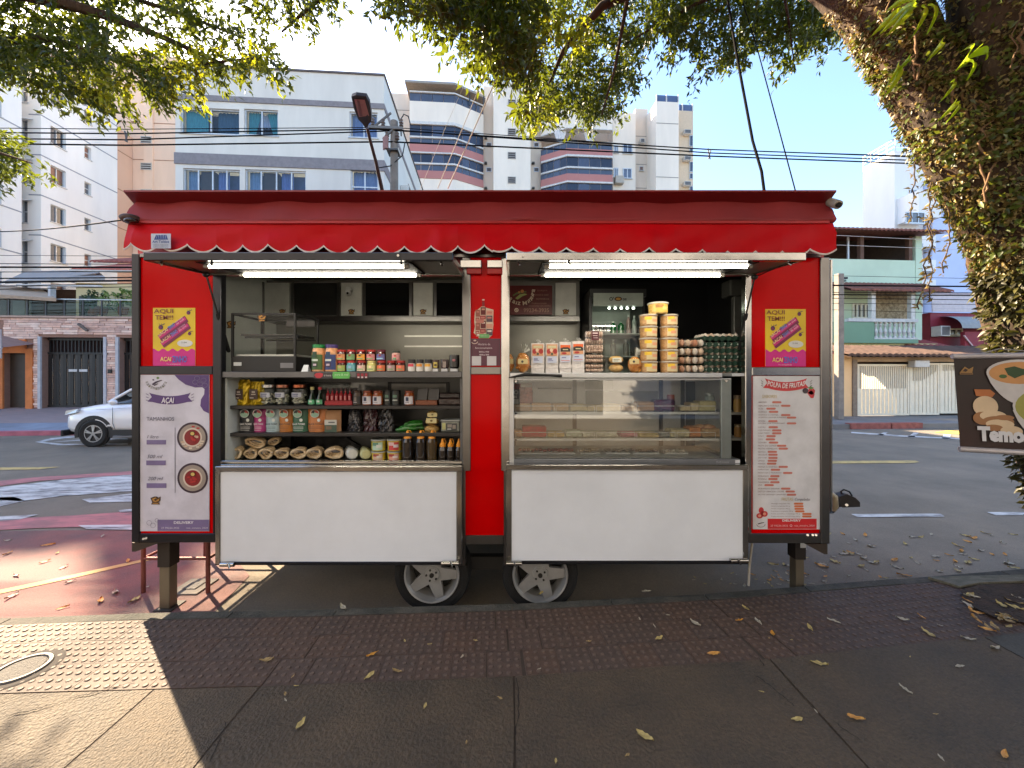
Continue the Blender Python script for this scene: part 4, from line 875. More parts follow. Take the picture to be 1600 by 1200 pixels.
MB().box((xa+.01,ya+.02,zc_+.116),(xb-.01,yb-.02,zc_+.13)).build("tray", C((170,170,166),.3,.5), t)
zr = Z(525,Y0+.1)
MB().box((xa+.02,ya+.06,zr),(xb-.02,yb-.02,zr+.012)).build("rack", C((58,58,58),.35,.5), t)
for y in (ya+.062, yb-.02): MB().box((xa+.05,y-.006,zr-.02),(xb-.012,y+.006,zr-.008)).build("rack_rail", M_blk, t)
MB().box((xa+.22,yb-.03,zt_-.06),(xb-.01,yb-.01,zt_-.015)).build("control_panel", C((70,66,66),.4), t)
MB().pbox(365,566,377,571.5,Y0-.012,.003).build("label", C((196,200,200),.6), t); MB().pbox(438,567,458,575,Y0-.012,.003).build("label", C((104,104,108),.5), t)
sticker(409, 497, 14, Y0-.01, t)
sticker(361, 507, 15, Y0+.1-.08, t)
# --- shelf one
Y1 = 2.93
def bag(name, label, cat, px0, px1, y0, y1, Y, mat, d=.07, group=None, crease=.006, seed=0, z=None, taper=.9):
    r = random.Random(seed+int(px0)); x0, x1 = X(px0,Y), X(px1,Y); zb = Z(y1,Y) if z is None else z; zt_ = zb + (Z(y0,Y)-Z(y1,Y))
    t = T(name, label, cat, ((x0+x1)/2, Y+d/2, zb), 0, group)
    nx_, nz_ = 9, 8; V = []; cxm, w = (x0+x1)/2, (x1-x0)/2
    for j in range(nz_+1):
        f = j/nz_; ww = w*(1-(1-taper)*f**2); dd = d*(1 - .8*f**2.5)
        for i in range(nx_+1):
            g = -1+2*i/nx_; V.append((cxm+ww*g + r.uniform(-1,1)*.0015, Y+d/2 - dd/2*(1-abs(g)**3)*1.0 + r.uniform(-1,1)*crease, zb+(zt_-zb)*f))
    n1 = len(V)
    for j in range(nz_+1):
        f = j/nz_; ww = w*(1-(1-taper)*f**2); dd = d*(1 - .8*f**2.5)
        for i in range(nx_+1):
            g = -1+2*i/nx_; V.append((cxm+ww*g, Y+d/2+dd/2*(1-abs(g)**3), zb+(zt_-zb)*f))
    F = []
    for o in (0, n1): F += [(o+j*(nx_+1)+i, o+j*(nx_+1)+i+1, o+(j+1)*(nx_+1)+i+1, o+(j+1)*(nx_+1)+i) for j in range(nz_) for i in range(nx_)]
    b = MB().add(V, F, 0, crease < .003)
    bt = [i for i in range(nx_+1)]; b.add([V[i] for i in bt]+[V[n1+i] for i in bt[::-1]], [tuple(range(2*(nx_+1)))])
    b.build("bag_body", mat, t); return t
def front(t, shapes, Y, mats, name="label"):
    mb = MB()
    for i, (m, o) in enumerate(shapes): flat(mb, o, Y-.0006*(i+1), m)
    return mb.build(name, mats, t)
goldm = C((176,148,20),.22,.5,var=.15,scale=20,bump=.5,bscale=22)
for px0, px1, y0, nm in ((362,387,593,"taller gold foil bag with a dark label at the shelf end"),(386,409.5,596,"shorter gold foil bag with a dark label next to the glass jars")):
    t = bag("foil_bag", nm, "bag", px0, px1, y0, 632.5, Y1, goldm, .07, "gold foil bags", .006, z=SH1+.0005)
    m = (px0+px1)/2-1.5; front(t, [(0, rect(m-7,608,m+6,624)),(1, rect(m-3,611,m+2,614)),(1, rect(m-4,615.5,m+3,617)),(1, rect(m-6,621,m,622.5))], Y1-.012, [C((56,36,30),.5),C((170,160,150),.5)])
cl = glass((246,250,246),1.0)
for px, lid, nm in ((420,(176,176,172),"silver lid beside the gold bag"),(442.5,(150,100,80),"copper lid between two others"),(468.5,(160,90,60),"copper lid beside the green bottles")):
    Y = Y1+.03; r = wid(22,Y)/2; c = at(px,Y,SH1+.0005); h = wid(31,Y)
    t = thing_at("candy_jar", "clear jar of pale sweets with white label and "+nm, "jar", px, Y, SH1, "clear jars of sweets")
    MB().lathe(c, [(r*.9,0),(r,.006),(r,h*.78),(r*.8,h*.86)], 20).build("glass_body", cl, t)
    mb = MB(); rr = random.Random(int(px))
    for k in range(40):
        a = rr.uniform(0,6.28); q = r*.8*math.sqrt(rr.random()); mb.ell((c[0]+q*math.cos(a), c[1]+q*math.sin(a), c[2]+.012+rr.random()*h*.45), (.012,.008,.007), 6, 4, 0, .2)
    mb.build("sweets", C((188,186,168),.6,var=.12,scale=40), t, kind="stuff")
    MB().lathe(c, [(r*.86,h*.86),(r*.88,h*.865),(r*.88,h),(r*.84,h*1.01)], 20).build("lid", C(lid,.25,.8), t)
    mb = MB(); label_wrap(mb, c[0], c[1], c[2]+h*.38, c[2]+h*.62, r+.0015, -2.5, -.9); mb.build("label", C((192,196,206),.5), t)
    mb = MB()
    for q, (zz, w_) in enumerate(((.54,1.0),(.45,.9))): spot_wrap(mb, c[0], c[1], c[2]+h*zz, r+.0022, -1.75, w_*r, h*.05, 0)
    mb.build("lettering", C((60,64,110),.5), t)
for px, cap, nm in ((488,(176,166,110),"gold cap"),(500,(160,40,50),"red cap")):
    Y = Y1; c = at(px,Y,SH1+.0005); h = wid(28,Y); r = wid(11.5,Y)/2
    t = thing_at("sauce_bottle", f"small bottle with green label and {nm}", "bottle", px, Y, SH1)
    MB().lathe(c, [(r*.95,0),(r,.004),(r*.98,h*.3),(r*.42,h*.66),(r*.4,h*.84)], 14).build("glass_body", C((30,44,32),.1,coat=.3), t)
    MB().lathe(c, [(r*.48,h*.84),(r*.5,h*.85),(r*.5,h),(r*.44,h*1.0)], 12).build("cap", C(cap,.3,.3), t)
    mb = MB(); label_wrap(mb, c[0], c[1], c[2]+h*.05, c[2]+h*.30, r+.001); spot_wrap(mb,c[0],c[1],c[2]+h*.2,r+.0018,-1.6,r*.8,h*.09,1); mb.build("label", [C((80,156,110),.45),C((200,214,200),.5)], t)
Y = Y1; t = thing_at("display_box", "red tray box with a black back board holding mini bottles", "box", 529, Y, SH1)
x0, x1, z0 = X(508.5,Y), X(551,Y), SH1+.0005
MB().box((x0,Y-.01,z0),(x1,Y,z0+.032)).box((x0,Y,z0),(x1,Y+.09,z0+.006)).build("tray", C((150,14,26),.45), t)
MB().box((x0,Y+.088,z0+.006),(x1,Y+.094,Z(606.5,Y))).build("back_board", C((30,24,26),.5), t)
for k in range(6):
    px = 512.5+k*6.9; c = at(px,Y+.03,z0+.0065); tt = thing_at("mini_bottle", "tiny bottle with deep red label standing in the red tray box", "bottle", px, Y+.03, z0, "mini bottles in the red tray")
    MB().lathe(c, [(.014,0),(.0145,.004),(.0145,.07),(.007,.088),(.007,.1)], 10).build("body", C((150,26,36),.25,coat=.3), tt)
    MB().lathe(c, [(.009,.1),(.009,.118)], 10).build("cap", C((60,14,18),.4), tt)
    mb = MB(); spot_wrap(mb,c[0],c[1],c[2]+.045,.0155,-1.5,.014,.03,0); mb.build("label", C((196,120,120),.5), tt)
for px, w, kind, nm in ((559,14,0,"round jar with a black picture label between red tray and honey jars"),(574.5,15,1,"honey jar with white label nearest the red tray"),(590.5,15,1,"honey jar with white label beside the black canister"),(606,12,2,"slim black canister next to the honey jar"),(619,14,2,"wider black canister standing apart"),(639.5,15.5,1,"honey jar with white label standing alone")):
    if kind == 2:
        Y = Y1+.02; c = at(px,Y,SH1+.0005); r = wid(w,Y)/2; h = wid(22.5,Y); t = thing_at("canister", nm, "canister", px, Y, SH1)
        MB().lathe(c, [(r,0),(r,h*.86)], 16).build("body", C((34,36,34),.4), t); MB().lathe(c, [(r*.95,h*.86),(r*.96,h*.98),(r*.9,h)], 16).build("lid", C((24,24,24),.4), t)
        mb = MB(); spot_wrap(mb,c[0],c[1],c[2]+h*.6,r+.001,-1.6,r*1.0,h*.18,0); spot_wrap(mb,c[0],c[1],c[2]+h*.33,r+.001,-1.6,r*1.2,h*.08,1); mb.build("label", [C((96,130,110),.5),C((170,176,170),.5)], t)
    else:
        jar(px, Y1, SH1+.0005, wid(22.5,Y1), w, amber if kind else C((70,54,40),.3), C((120,60,40) if kind else (60,44,36),.3,.5), C((196,192,196) if kind else (40,38,36),.5), nm, None, [(.42,-1.75,.6,.26,(40,44,70) if kind else (110,100,90)),(.2,-1.75,.9,.06,(150,140,140))], .16)
Y = Y1; t = thing_at("wooden_crate", "low brown tray of black packs leaning on the upper shelf", "tray", 665, Y, SH1)
x0, x1 = X(649,Y), X(683,Y); z0 = SH1+.0005
MB().box((x0,Y-.005,z0),(x1,Y+.15,z0+.035)).build("tray_body", C((128,74,48),.6,var=.1), t, bevel=.002)
for k in range(2): MB().hexa([(x0+.002+k*.09,Y+.03,z0+.036),(x0+.08+k*.09,Y+.03,z0+.036),(x0+.08+k*.09,Y+.06,z0+.036),(x0+.002+k*.09,Y+.06,z0+.036),(x0+.01+k*.09,Y+.05,z0+.12),(x0+.085+k*.09,Y+.05,z0+.125),(x0+.085+k*.09,Y+.08,z0+.125),(x0+.01+k*.09,Y+.08,z0+.12)]).build("black_pack", C((36,32,32),.35), t)
t = thing_at("sweet_tray", "flat dark brown wrapped packs at the post end of the upper shelf", "packs", 702, Y, SH1)
MB().box((X(685,Y),Y,z0),(X(719,Y),Y+.14,z0+.05)).build("pack_base", C((56,40,36),.3,var=.2,scale=20,bump=.4,bscale=40), t, bevel=.006); MB().box((X(686,Y),Y+.01,z0+.051),(X(718,Y),Y+.13,z0+.09)).build("pack_top", C((44,32,30),.35,var=.2,scale=20,bump=.4,bscale=40), t, bevel=.006)
# --- shelf two: coffee pouches
Y2 = 2.92
for px0, px1, y0, c, dk, nm in ((371,394.5,636,(38,38,40),0,"black stand-up pouch with tiger-round badge at the shelf end"),(393,412.5,636,(170,48,118),0,"magenta stand-up pouch with round badge"),(411.5,434.5,637,(166,190,196),1,"pale blue stand-up pouch with round badge"),(433,455,637,(184,112,36),1,"orange stand-up pouch between pale blue and green ones"),(453.5,478,636,(40,92,66),0,"dark green stand-up pouch with round badge"),(478.5,507,637,(190,116,56),1,"wide orange stand-up pouch between green and kraft bags")):
    t = bag("stand_up_pouch", nm, "pouch", px0, px1, y0, 675.5, Y2, C(c,.4,var=.06,scale=12), .065, "coffee pouches on the middle shelf", .0025, z=SH2+.0005, taper=1.06)
    m = (px0+px1)/2-1; w = (px1-px0); q = Y2-.008
    wtx = C((206,206,204),.5) if not dk else C((44,48,56),.5)
    sh = [(0, circ(m,646,7.2,6.6)),(1, circ(m,646,6.2,5.6)),(2, circ(m,648,6,3.6)),(3, [(m-6,645),(m-3,641),(m,641),(m-1,646)]),(4, [(m,641),(m+4,642),(m+6,646),(m+1,645)]),(0, circ(m+w*.22,656.5,2.6,2.6,12)),(5, rect(px0+4,667,px1-4,667.6)),(5, rect(px0+4,669.5,px1-4,670)),(5, rect(px0+4,672,px1-5,672.5))]
    front(t, sh, q, [C((200,204,196),.5),C(c,.4),C((140,176,154),.5),C((22,24,24),.5),C((166,56,44),.5),wtx])
    text("BLACK TUCANO", px0+3.5, 661, px1-1.5, 664.2, q-.007, wtx, t, bold=.02)
t = bag("kraft_bag", "brown kraft paper bag with a landscape label", "bag", 504, 530.5, 642, 675.5, Y2, C((166,124,86),.7), .06, None, .002, z=SH2+.0005, taper=1.0)
front(t, [(0, rect(507,656,526,675)),(1, rect(507,664,526,675)),(2, rect(509,666,518,671)),(3, rect(513,659,523,661))], Y2-.007, [C((184,184,176),.5),C((60,80,66),.5),C((110,90,70),.5),C((90,90,90),.5)])
dkbag = C((44,42,44),.18,var=.2,scale=14,bump=.6,bscale=30,coat=.3)
for px0, px1, y0, c, nm in ((538,563,640,None,"black plastic bag tied at the top beside the kraft bag"),(564,588,637,C((58,30,34),.2,var=.2,scale=14,bump=.6,bscale=30,coat=.3),"maroon plastic bag of beans between two black ones"),(587,614,638,None,"black plastic bag slumped toward the cucumbers")):
    t = bag("plastic_bag", nm, "bag", px0, px1, y0, 675.5, Y2+.02, c or dkbag, .09, "dark plastic bags on the middle shelf", .009, z=SH2+.0005, taper=.55 if not c else .9)
    front(t, [], 0, [dkbag]) if False else None
    mb = MB(); rr = random.Random(int(px0))
    for k in range(6):
        x_ = px0+14+k*1.6+rr.uniform(-1,1); flat(mb, [(x_-.5,646+k*4),(x_+.8,647+k*4),(x_+.2,651+k*4)], Y2-.02)
    mb.build("painted_glint", C((120,116,118),.15,.3), t)  # pale slivers painted as glints on the plastic
t = thing_at("cucumber_bag", "clear bag of green cucumbers on the middle shelf", "vegetables", 640, Y2+.05, SH2)
for k, (px0, px1, y0, y1, dz) in enumerate(((619,650,672,669,.016),(626,660,668,662,.046),(630,662,672,668,.02),(632,660,663,660,.07))):
    MB().tube([Vector(P(px0,y0,Y2+.04+.02*k)), Vector(P((px0+px1)/2,(y0+y1)/2-1,Y2+.03+.02*k)), Vector(P(px1,y1,Y2+.05+.02*k))], [.012,.024,.016], 10).build("cucumber", C((44,110,36),.25,var=.25,scale=20,stretch=(1,6,6),coat=.3), t)
t = thing_at("cookie_pack", "stacked clear packs of round biscuits with cream labels", "biscuit packs", 675, Y2, SH2)
for k, (px0, px1, y0, y1) in enumerate(((663,687.5,664,676),(664.5,686,653,664),(667,684,641,653))):
    MB().ell(P((px0+px1)/2,(y0+y1)/2,Y2+.05), (wid(px1-px0,Y2)/2,.05,wid(y1-y0,Y2)/2), 14, 8, 0, .06).build("biscuit_pack", C((196,158,92),.5,var=.25,scale=40,bump=.5,bscale=50), t)
front(t, [(0, rect(668,645,683,651.5)),(0, rect(666,653.5,682,661)),(1, circ(675.5,648,1.6,1.2,10)),(1, circ(674,657.5,2.2,1.5,10))], Y2-.006, [C((206,194,140),.5),C((96,80,40),.5)])
Y = Y2; t = thing_at("food_container", "clear plastic container with grey label beside the biscuits", "container", 703, Y, SH2)
x0, x1, z0 = X(688.5,Y), X(719,Y), SH2+.0005
MB().box((x0+.004,Y,z0),(x1-.004,Y+.11,z0+.078)).build("container_body", C((150,152,140),.2,var=.15,scale=20), t, bevel=.008); MB().box((x0,Y-.004,z0+.0785),(x1,Y+.114,z0+.092)).build("lid", C((170,174,170),.2), t, bevel=.004)
front(t, [(0, rect(691,661,696,671)),(1, rect(697,661.5,714,673)),(2, rect(699,663,706,668)),(2, rect(707,664,712,670)),(3, rect(699,669.5,705,671.5))], Y-.002, [C((186,184,120),.5),C((60,62,60),.5),C((150,140,130),.5),C((190,190,186),.5)])
# --- cabinet floor
Yb_ = 2.92; zb_ = zfl+.0005
M_ring = C((214,194,158),.5,var=.2,scale=22,col2=(184,156,116),bump=.4,bscale=30)
def ring_bag(px0, px1, y0, y1, Y, nm, z=None, tilt=0.0):
    cx, w, h = X((px0+px1)/2,Y), wid(px1-px0,Y)/2, wid(y1-y0,Y)/2; zc0 = (Z(y1,Y) if z is None else z)+h
    t = T("bread_ring_bag", nm, "bread", (cx,Y,zc0-h), 0, "bags of ring bread"); rr = random.Random(int(px0*3+y0))
    for k in range(3):
        n = 16; rx, rz = w*(.70-.08*k), h*(.62-.06*k); ox, oz = rr.uniform(-.1,.1)*w, (k-1)*h*.28
        pts = [(cx+ox+rx*math.cos(q)*(1+rr.uniform(-.07,.07)), Y+.02*k+.008*math.sin(2*q)+rr.uniform(-.004,.004), zc0+oz*.4+rz*math.sin(q)*(1+rr.uniform(-.1,.1))+tilt*rx*math.cos(q)) for q in [6.2832*j/n for j in range(n)]]
        MB().tube(pts+[pts[0]], h*.2, 7, caps=False).build("bread_ring", M_ring, t)
    MB().ell((cx,Y+.03,zc0), (w,.062,h*1.0), 16, 9, 0, .05).build("plastic_bag", glass((252,250,246),.9,.12), t)
for i, a in enumerate(((356,379,696,719),(378,404,699,719),(403,429,697,719),(426,455,699,719),(451,481,697,719),(477,507,697,719),(503,541,696,719))):
    ring_bag(*a, Yb_+.01*(i%2), ["bag of ring bread against the cabinet side","bag of ring bread under the raised one","third bag of ring bread along the cabinet floor","fourth bag of ring bread along the cabinet floor","fifth bag of ring bread along the cabinet floor","sixth bag of ring bread along the cabinet floor","wide bag of ring bread beside the white rolls"][i], zb_)
ring_bag(380, 420, 680.5, 701, Yb_+.03, "large bag of ring bread lying on top of the others", None, -.15); ring_bag(417, 439, 681.5, 697, Yb_+.06, "small bag of ring bread lying on top beside the large one", None, .1)
for px0, px1, y0, c, nm in ((531,558,700,(206,206,198),"white wrapped roll next to the ring bread"),(555,579,701,(196,196,146),"pale green wrapped roll next to the plastic tubs")):
    Y = Yb_; t = thing_at("wrapped_roll", nm, "roll", (px0+px1)/2, Y, zb_); r = wid(719-y0,Y)/2
    MB().tube([(X(px0+3,Y),Y+.14,zb_+r),(X(px1-8,Y),Y+.01,zb_+r),(X(px1-6,Y),Y-.01,zb_+r)], [r*.85,r,r*.75], 14).build("roll_body", C(c,.4,var=.08,scale=12,bump=.4,bscale=18), t)
def tub(px0, px1, y0, y1, Y, z, top, labc, nm, grp, cat="tub", fill=(206,176,90)):
    cx, r, h = X((px0+px1)/2,Y), wid(px1-px0,Y)/2, wid(y1-y0,Y); t = T("plastic_tub", nm, cat, (cx,Y,z), 0, grp); c = (cx,Y,z)
    MB().lathe(c, [(r*.8,.001),(r*.86,.004),(r*.93,h*.84)], 22).build("tub_body", C(fill,.25,var=.2,scale=30,coat=.4), t)
    MB().lathe(c, [(r*.95,h*.845),(r,h*.86),(r,h*.95),(r*.93,h*.985),(r*.6,h*.975)], 22).build("lid", C(top,.2,coat=.3), t)
    mb = MB(); r0 = r*.93
    label_wrap(mb, c[0], c[1], z+h*.12, z+h*.76, r0+.0015, -2.1, -.75, 10, 0)
    rr = random.Random(int(px0*7+y0)); ms = [C(labc[0],.5)]
    for k, cc in enumerate(labc[1:]):
        ms.append(C(cc,.5)); spot_wrap(mb, c[0], c[1], z+h*(.62-.17*k), r0+.002+.0005*k, -1.75+.5*k+rr.uniform(-.2,.2), r*(.75-.12*k), h*(.26-.02*k), k+1)
    mb.build("label", ms, t); return t
Y = 2.93
for px0, px1, y0, y1, z, lab, f, nm in ((580,604,704.5,719,zb_,((200,170,140),(150,60,50),(200,190,180)),(206,180,60),"square tub with beige label under the green labelled one"),(604.5,629,704.5,719,zb_,((206,150,130),(160,50,50),(210,200,200)),(216,190,50),"tub with pink label under the red labelled one"),
    (579.5,604,686,704.5,zb_+wid(14.5,Y)+.001,((170,196,176),(90,130,110),(200,200,190)),(196,180,70),"tub with green and white label stacked beside the red one"),(604.5,629,685.5,704.5,zb_+wid(14.5,Y)+.001,((186,60,60),(206,170,170),(200,190,196)),(206,180,60),"tub with red label on top of its stack")):
    tub(px0,px1,y0,y1,Y,z,(160,162,156),lab,nm,"tubs on the cabinet floor","tub",f)
for px, yc, w, nm in ((637,671,17,"tall dark sauce bottle next to the tubs"),(657.5,671,17,"tall dark sauce bottle in the middle of the tall three"),(675,671,17,"tall dark sauce bottle next to the shorter ones"),(691.5,684,13.5,"short dark sauce bottle next to the tall ones"),(704,684,13,"middle one of three short dark sauce bottles"),(717,684,12,"short dark sauce bottle against the chrome post")):
    Y = 2.89; c = at(px,Y,zb_); r = wid(w,Y)/2; h = wid(719-yc,Y); t = thing_at("sauce_bottle", nm+" with yellow cap", "sauce bottle", px, Y, zb_)
    hc = wid(12.5,Y)
    MB().lathe(c, [(r*.93,0),(r,.005),(r,h-hc*1.45),(r*.75,h-hc*1.0)], 16).build("bottle_body", C((38,30,24) if px != 675 else (64,50,26),.15,var=.1,coat=.5), t)
    MB().lathe(c, [(r*.72,h-hc),(r*.68,h-hc*.72),(r*.36,h-hc*.42),(r*.2,h-.004),(r*.14,h)], 14).build("cap", C((232,150,30),.35), t)
    q = [(c[0]+r*.5,c[1]-.006,c[2]+h-hc*.9),(c[0]+r*.85,c[1]-.006,c[2]+h-hc*.45),(c[0]+r*.5,c[1]-.006,c[2]+h-hc*.02),(c[0]+r*.1,c[1]-.006,c[2]+h-hc*.12)]
    MB().tube(q, .0025, 5).build("cap_strap", C((232,150,30),.35), t)
# ---------------------------------------------------------------- right counter
zr_ = Z(582.5,2.79)+.001; Yr = 2.86
M_cook = C((206,146,62),.45,var=.3,scale=30,col2=(170,100,40),bump=.5,bscale=40)
def cookie_bag(px0, px1, y0, y1, Y, nm, knot):
    t = thing_at("cookie_bag", nm, "biscuits", (px0+px1)/2, Y, zr_, "tied bags of biscuits"); rr = random.Random(int(px0)); cx = X((px0+px1)/2,Y); w = wid(px1-px0,Y)/2; h = wid(y1-y0,Y)
    for k in range(34):
        zz = zr_+.012+rr.random()*(h-.03); s = w*(1-.45*((zz-zr_)/h)**2)*.82; a = rr.uniform(0,6.28); q = math.sqrt(rr.random())*s
        n = 8; R = .019; cc = Vector((cx+q*math.cos(a), Y+q*.55*math.sin(a), zz)); d1 = Vector((rr.uniform(-1,1),rr.uniform(-1,1),rr.uniform(-1,1))).normalized(); e1 = d1.orthogonal().normalized(); e2 = d1.cross(e1)
        MB().tube([cc+(e1*math.cos(6.2832*i/n)+e2*math.sin(6.2832*i/n))*R*.7 for i in range(n+1)], .0065, 5, caps=False).build("biscuit", M_cook, t) if k < 14 else None
    MB().ell((cx,Y,zr_+h*.5),(w*.86,w*.5,h*.5),16,10,0,.05).build("biscuit_fill", M_cook, t)
    MB().ell((cx,Y,zr_+h*.5),(w,w*.62,h*.53),16,10,0,.04).build("plastic_wrap", glass((252,250,246),.9,.1), t)
    if knot:
        mb = MB()
        for k in range(7):
            a = -1.0+k*.33; mb.add([(cx,Y,zr_+h*.98),(cx+.05*math.sin(a),Y+rr.uniform(-.02,.02),zr_+h*.98+.08*math.cos(a)),(cx+.06*math.sin(a+.2),Y+rr.uniform(-.02,.02),zr_+h*.98+.06*math.cos(a+.2))],[(0,1,2)])
        mb.build("bag_knot", C((176,176,166),.2,var=.2,scale=50), t)
    m = (px0+px1)/2; front(t, [(0, rect(m-8 if knot else m-3,561,m+7,568.5)),(1, circ(m-1,565,2,2,10))], Y-w*.64, [C((206,186,130),.5),C((70,66,60),.5)])
cookie_bag(786, 804, 552, 582, Yr+.02, "bag of ring biscuits half hidden behind the chrome post", False); cookie_bag(805, 829.5, 551, 582, Yr, "bag of ring biscuits tied with a clear knot", True)
cookie_bag(979, 1004, 557, 582, Yr, "small bag of ring biscuits beside the tub columns", True)
for k, (px0, px1, y0, a) in enumerate(((829.5,851,536,0),(852,873,536,0),(873.5,893.5,534,1),(893.5,913.5,532.5,1))):
    nm = ["white flour bag with red flower print beside the biscuits","white flour bag with red flower print beside the orange labelled ones","white block pack with orange and black label, shorter one","white block pack with orange and black label, beside the tall tub stack"][k]
    Y = Yr; t = thing_at("flour_bag", nm, "flour bag", (px0+px1)/2, Y, zr_, "white flour bags"); x0, x1, zt_ = X(px0+.6,Y), X(px1-.6,Y), Z(y0,Y)
    mb = MB(); nz_ = 7; rr = random.Random(k)
    for f0, f1 in zip(range(nz_), range(1,nz_+1)):
        e0, e1 = rr.uniform(-.002,.002), rr.uniform(-.002,.002); za, zb2 = zr_+(zt_-zr_)*f0/nz_, zr_+(zt_-zr_)*f1/nz_
        mb.hexa([(x0+e0,Y+e0,za),(x1-e0,Y+e0,za),(x1,Y+.07,za),(x0,Y+.07,za),(x0+e1,Y+e1,zb2-.001),(x1-e1,Y+e1,zb2-.001),(x1,Y+.07,zb2-.001),(x0,Y+.07,zb2-.001)])
    mb.build("bag_body", C((210,204,200),.35,var=.05,scale=20,bump=.5,bscale=30), t)
    mb = MB(); cx = (x0+x1)/2
    for q in range(5): an = -.9+q*.45; mb.add([(cx,Y+.035,zt_-.001),(cx+.03*math.sin(an),Y+.03,zt_+.032*math.cos(an)),(cx+.034*math.sin(an+.3),Y+.04,zt_+.026*math.cos(an+.3))],[(0,1,2)])
    mb.build("bag_knot", C((186,186,180),.25,var=.2,scale=50), t)
    m = (px0+px1)/2; w = px1-px0-4.5
    if a == 0: sh = [(0, rect(m-w/2,y0+2,m+w/2,y0+20)),(1, circ(m-w*.3,y0+13,3.5,4,10)),(1, circ(m+w*.3,y0+13,3.5,4,10)),(2, rect(m-w*.4,y0+4,m+w*.4,y0+8)),(3, circ(m,y0+17,2,2,8)),(4, rect(m-w/2+1,y0+21,m+w/2-1,y0+31)),(5, rect(m-w/2+2.5,y0+24,m,y0+26)),(5, rect(m-w/2+2.5,y0+27,m+2,y0+28)),(6, circ(m-1,y0+11,2.4,3,8))]
    else: sh = [(7, rect(m-w/2,y0+5,m+w/2,y0+10)),(8, [(m-w/2,y0+10),(m-3,y0+8.5),(m+4,y0+8.5),(m+w/2,y0+11),(m+w/2,y0+15.5),(m-w/2,y0+15.5)]),(0, rect(m-w/2,y0+15.6,m+w/2,y0+20.5)),(1, circ(m-2,y0+18,4,1.8,10)),(4, rect(m-w/2,y0+21.5,m+w/2,y0+32)),(5, rect(m-w/2+2,y0+24,m+1,y0+25.5)),(9, rect(m-w/2+1,y0+29,m+w/2-1,y0+30)),(2, rect(m-4,y0+11.5,m+4,y0+13))]
    front(t, sh, Y-.003, [C((206,150,110),.5),C((166,44,44),.5),C((200,190,150),.5),C((70,80,60),.5),C((190,196,214),.5),C((110,110,150),.5),C((226,196,170),.5),C((222,96,36),.5),C((46,40,36),.5),C((200,110,90),.5)])
M_polv = C((220,200,186),.5,var=.16,scale=34,col2=(190,164,146),bump=.5,bscale=40)
for k in range(4):
    y1 = 582-k*15.3; Y = Yr+.01; nm = ["lowest","second lowest","third"][k]+" clear pack of pale rusks in the tall stack" if k < 3 else "topmost clear pack of pale rusks with a maroon tag"
    if k == 3: y1 = 549
    px0, px1 = 914.5, 945; y0 = y1-(13.5 if k < 3 else 33); t = thing_at("rusk_pack", nm, "rusk pack", 930, Y, Z(y1,Y), "stack of rusk packs"); zz = Z(y1,Y)
    for q in range(2 if k < 3 else 3):
        hh = wid((y1-y0)/(2 if k<3 else 3),Y); xx0, xx1 = X(px0+1.5,Y), X(px1-1.5,Y); n = 7
        for i in range(n): MB().ell((xx0+(xx1-xx0)*(i+.5)/n,Y+.05,zz+hh*(q+.5)),((xx1-xx0)/n*.56,.045,hh*.48),8,5,0,.1).build("rusk", M_polv, t)
    MB().box((X(px0,Y),Y-.002,zz+.0005),(X(px1,Y),Y+.1,zz+wid(y1-y0,Y)-.001)).build("clear_tray", glass((252,250,248),.9,.08), t, bevel=.01)
    if k == 3: front(t, [(0, rect(924,517.5,936,531.5)),(1, rect(926,519.5,934,521.5)),(1, rect(926.5,524,933.5,525)),(1, rect(927,527.5,934,528.3))], Y-.006, [C((76,14,26),.5),C((200,180,180),.5)])
t = thing_at("biscuit_box", "two clear boxes of pale biscuits stacked beside the rusks", "biscuit box", 962.5, Yr, zr_)
for y0, y1 in ((569,582),(556,568.5)): MB().ell(P(962.5,(y0+y1)/2,Yr+.04),(wid(23,Yr)/2,.05,wid(y1-y0,Yr)/2),14,8,0,.05).build("biscuit_pack", C((206,172,110),.5,var=.2,scale=30,col2=(176,136,80),bump=.5,bscale=40), t)
front(t, [(0, rect(957,559,971,566)),(1, rect(959,561,968,562)),(1, rect(959,563.5,966,564.3))], Yr-.008, [C((205,205,190),.5),C((110,110,100),.5)])
Y = Yr+.01; rows_ = [(565,582.3),(546.5,564.5),(528,546),(509.5,527.5),(491,509)]; zst = zr_
ords = ["lowest","second","third","fourth","highest"]
for k, (y0, y1) in enumerate(rows_):
    h = wid(18.3,Y)
    for px0, px1, nm in ((998.5,1027.5,"nearer the fridge"),(1030.5,1059,"beside the egg packs")):
        tub(px0,px1,0,18.3,Y,zr_+k*(h*.985),(176,166,150),((206,186,140),(226,186,50),(214,150,110)),f"{ords[k]} biscuit tub in the column {nm}","round biscuit tubs in two columns","biscuit tub",(190,146,96))
tub(1012,1044,0,19,Y,zr_+5*h*.985,(186,186,176),((206,170,70),(160,110,50),(214,190,110)),"single biscuit tub standing on top of both columns",None,"biscuit tub",(206,170,90))
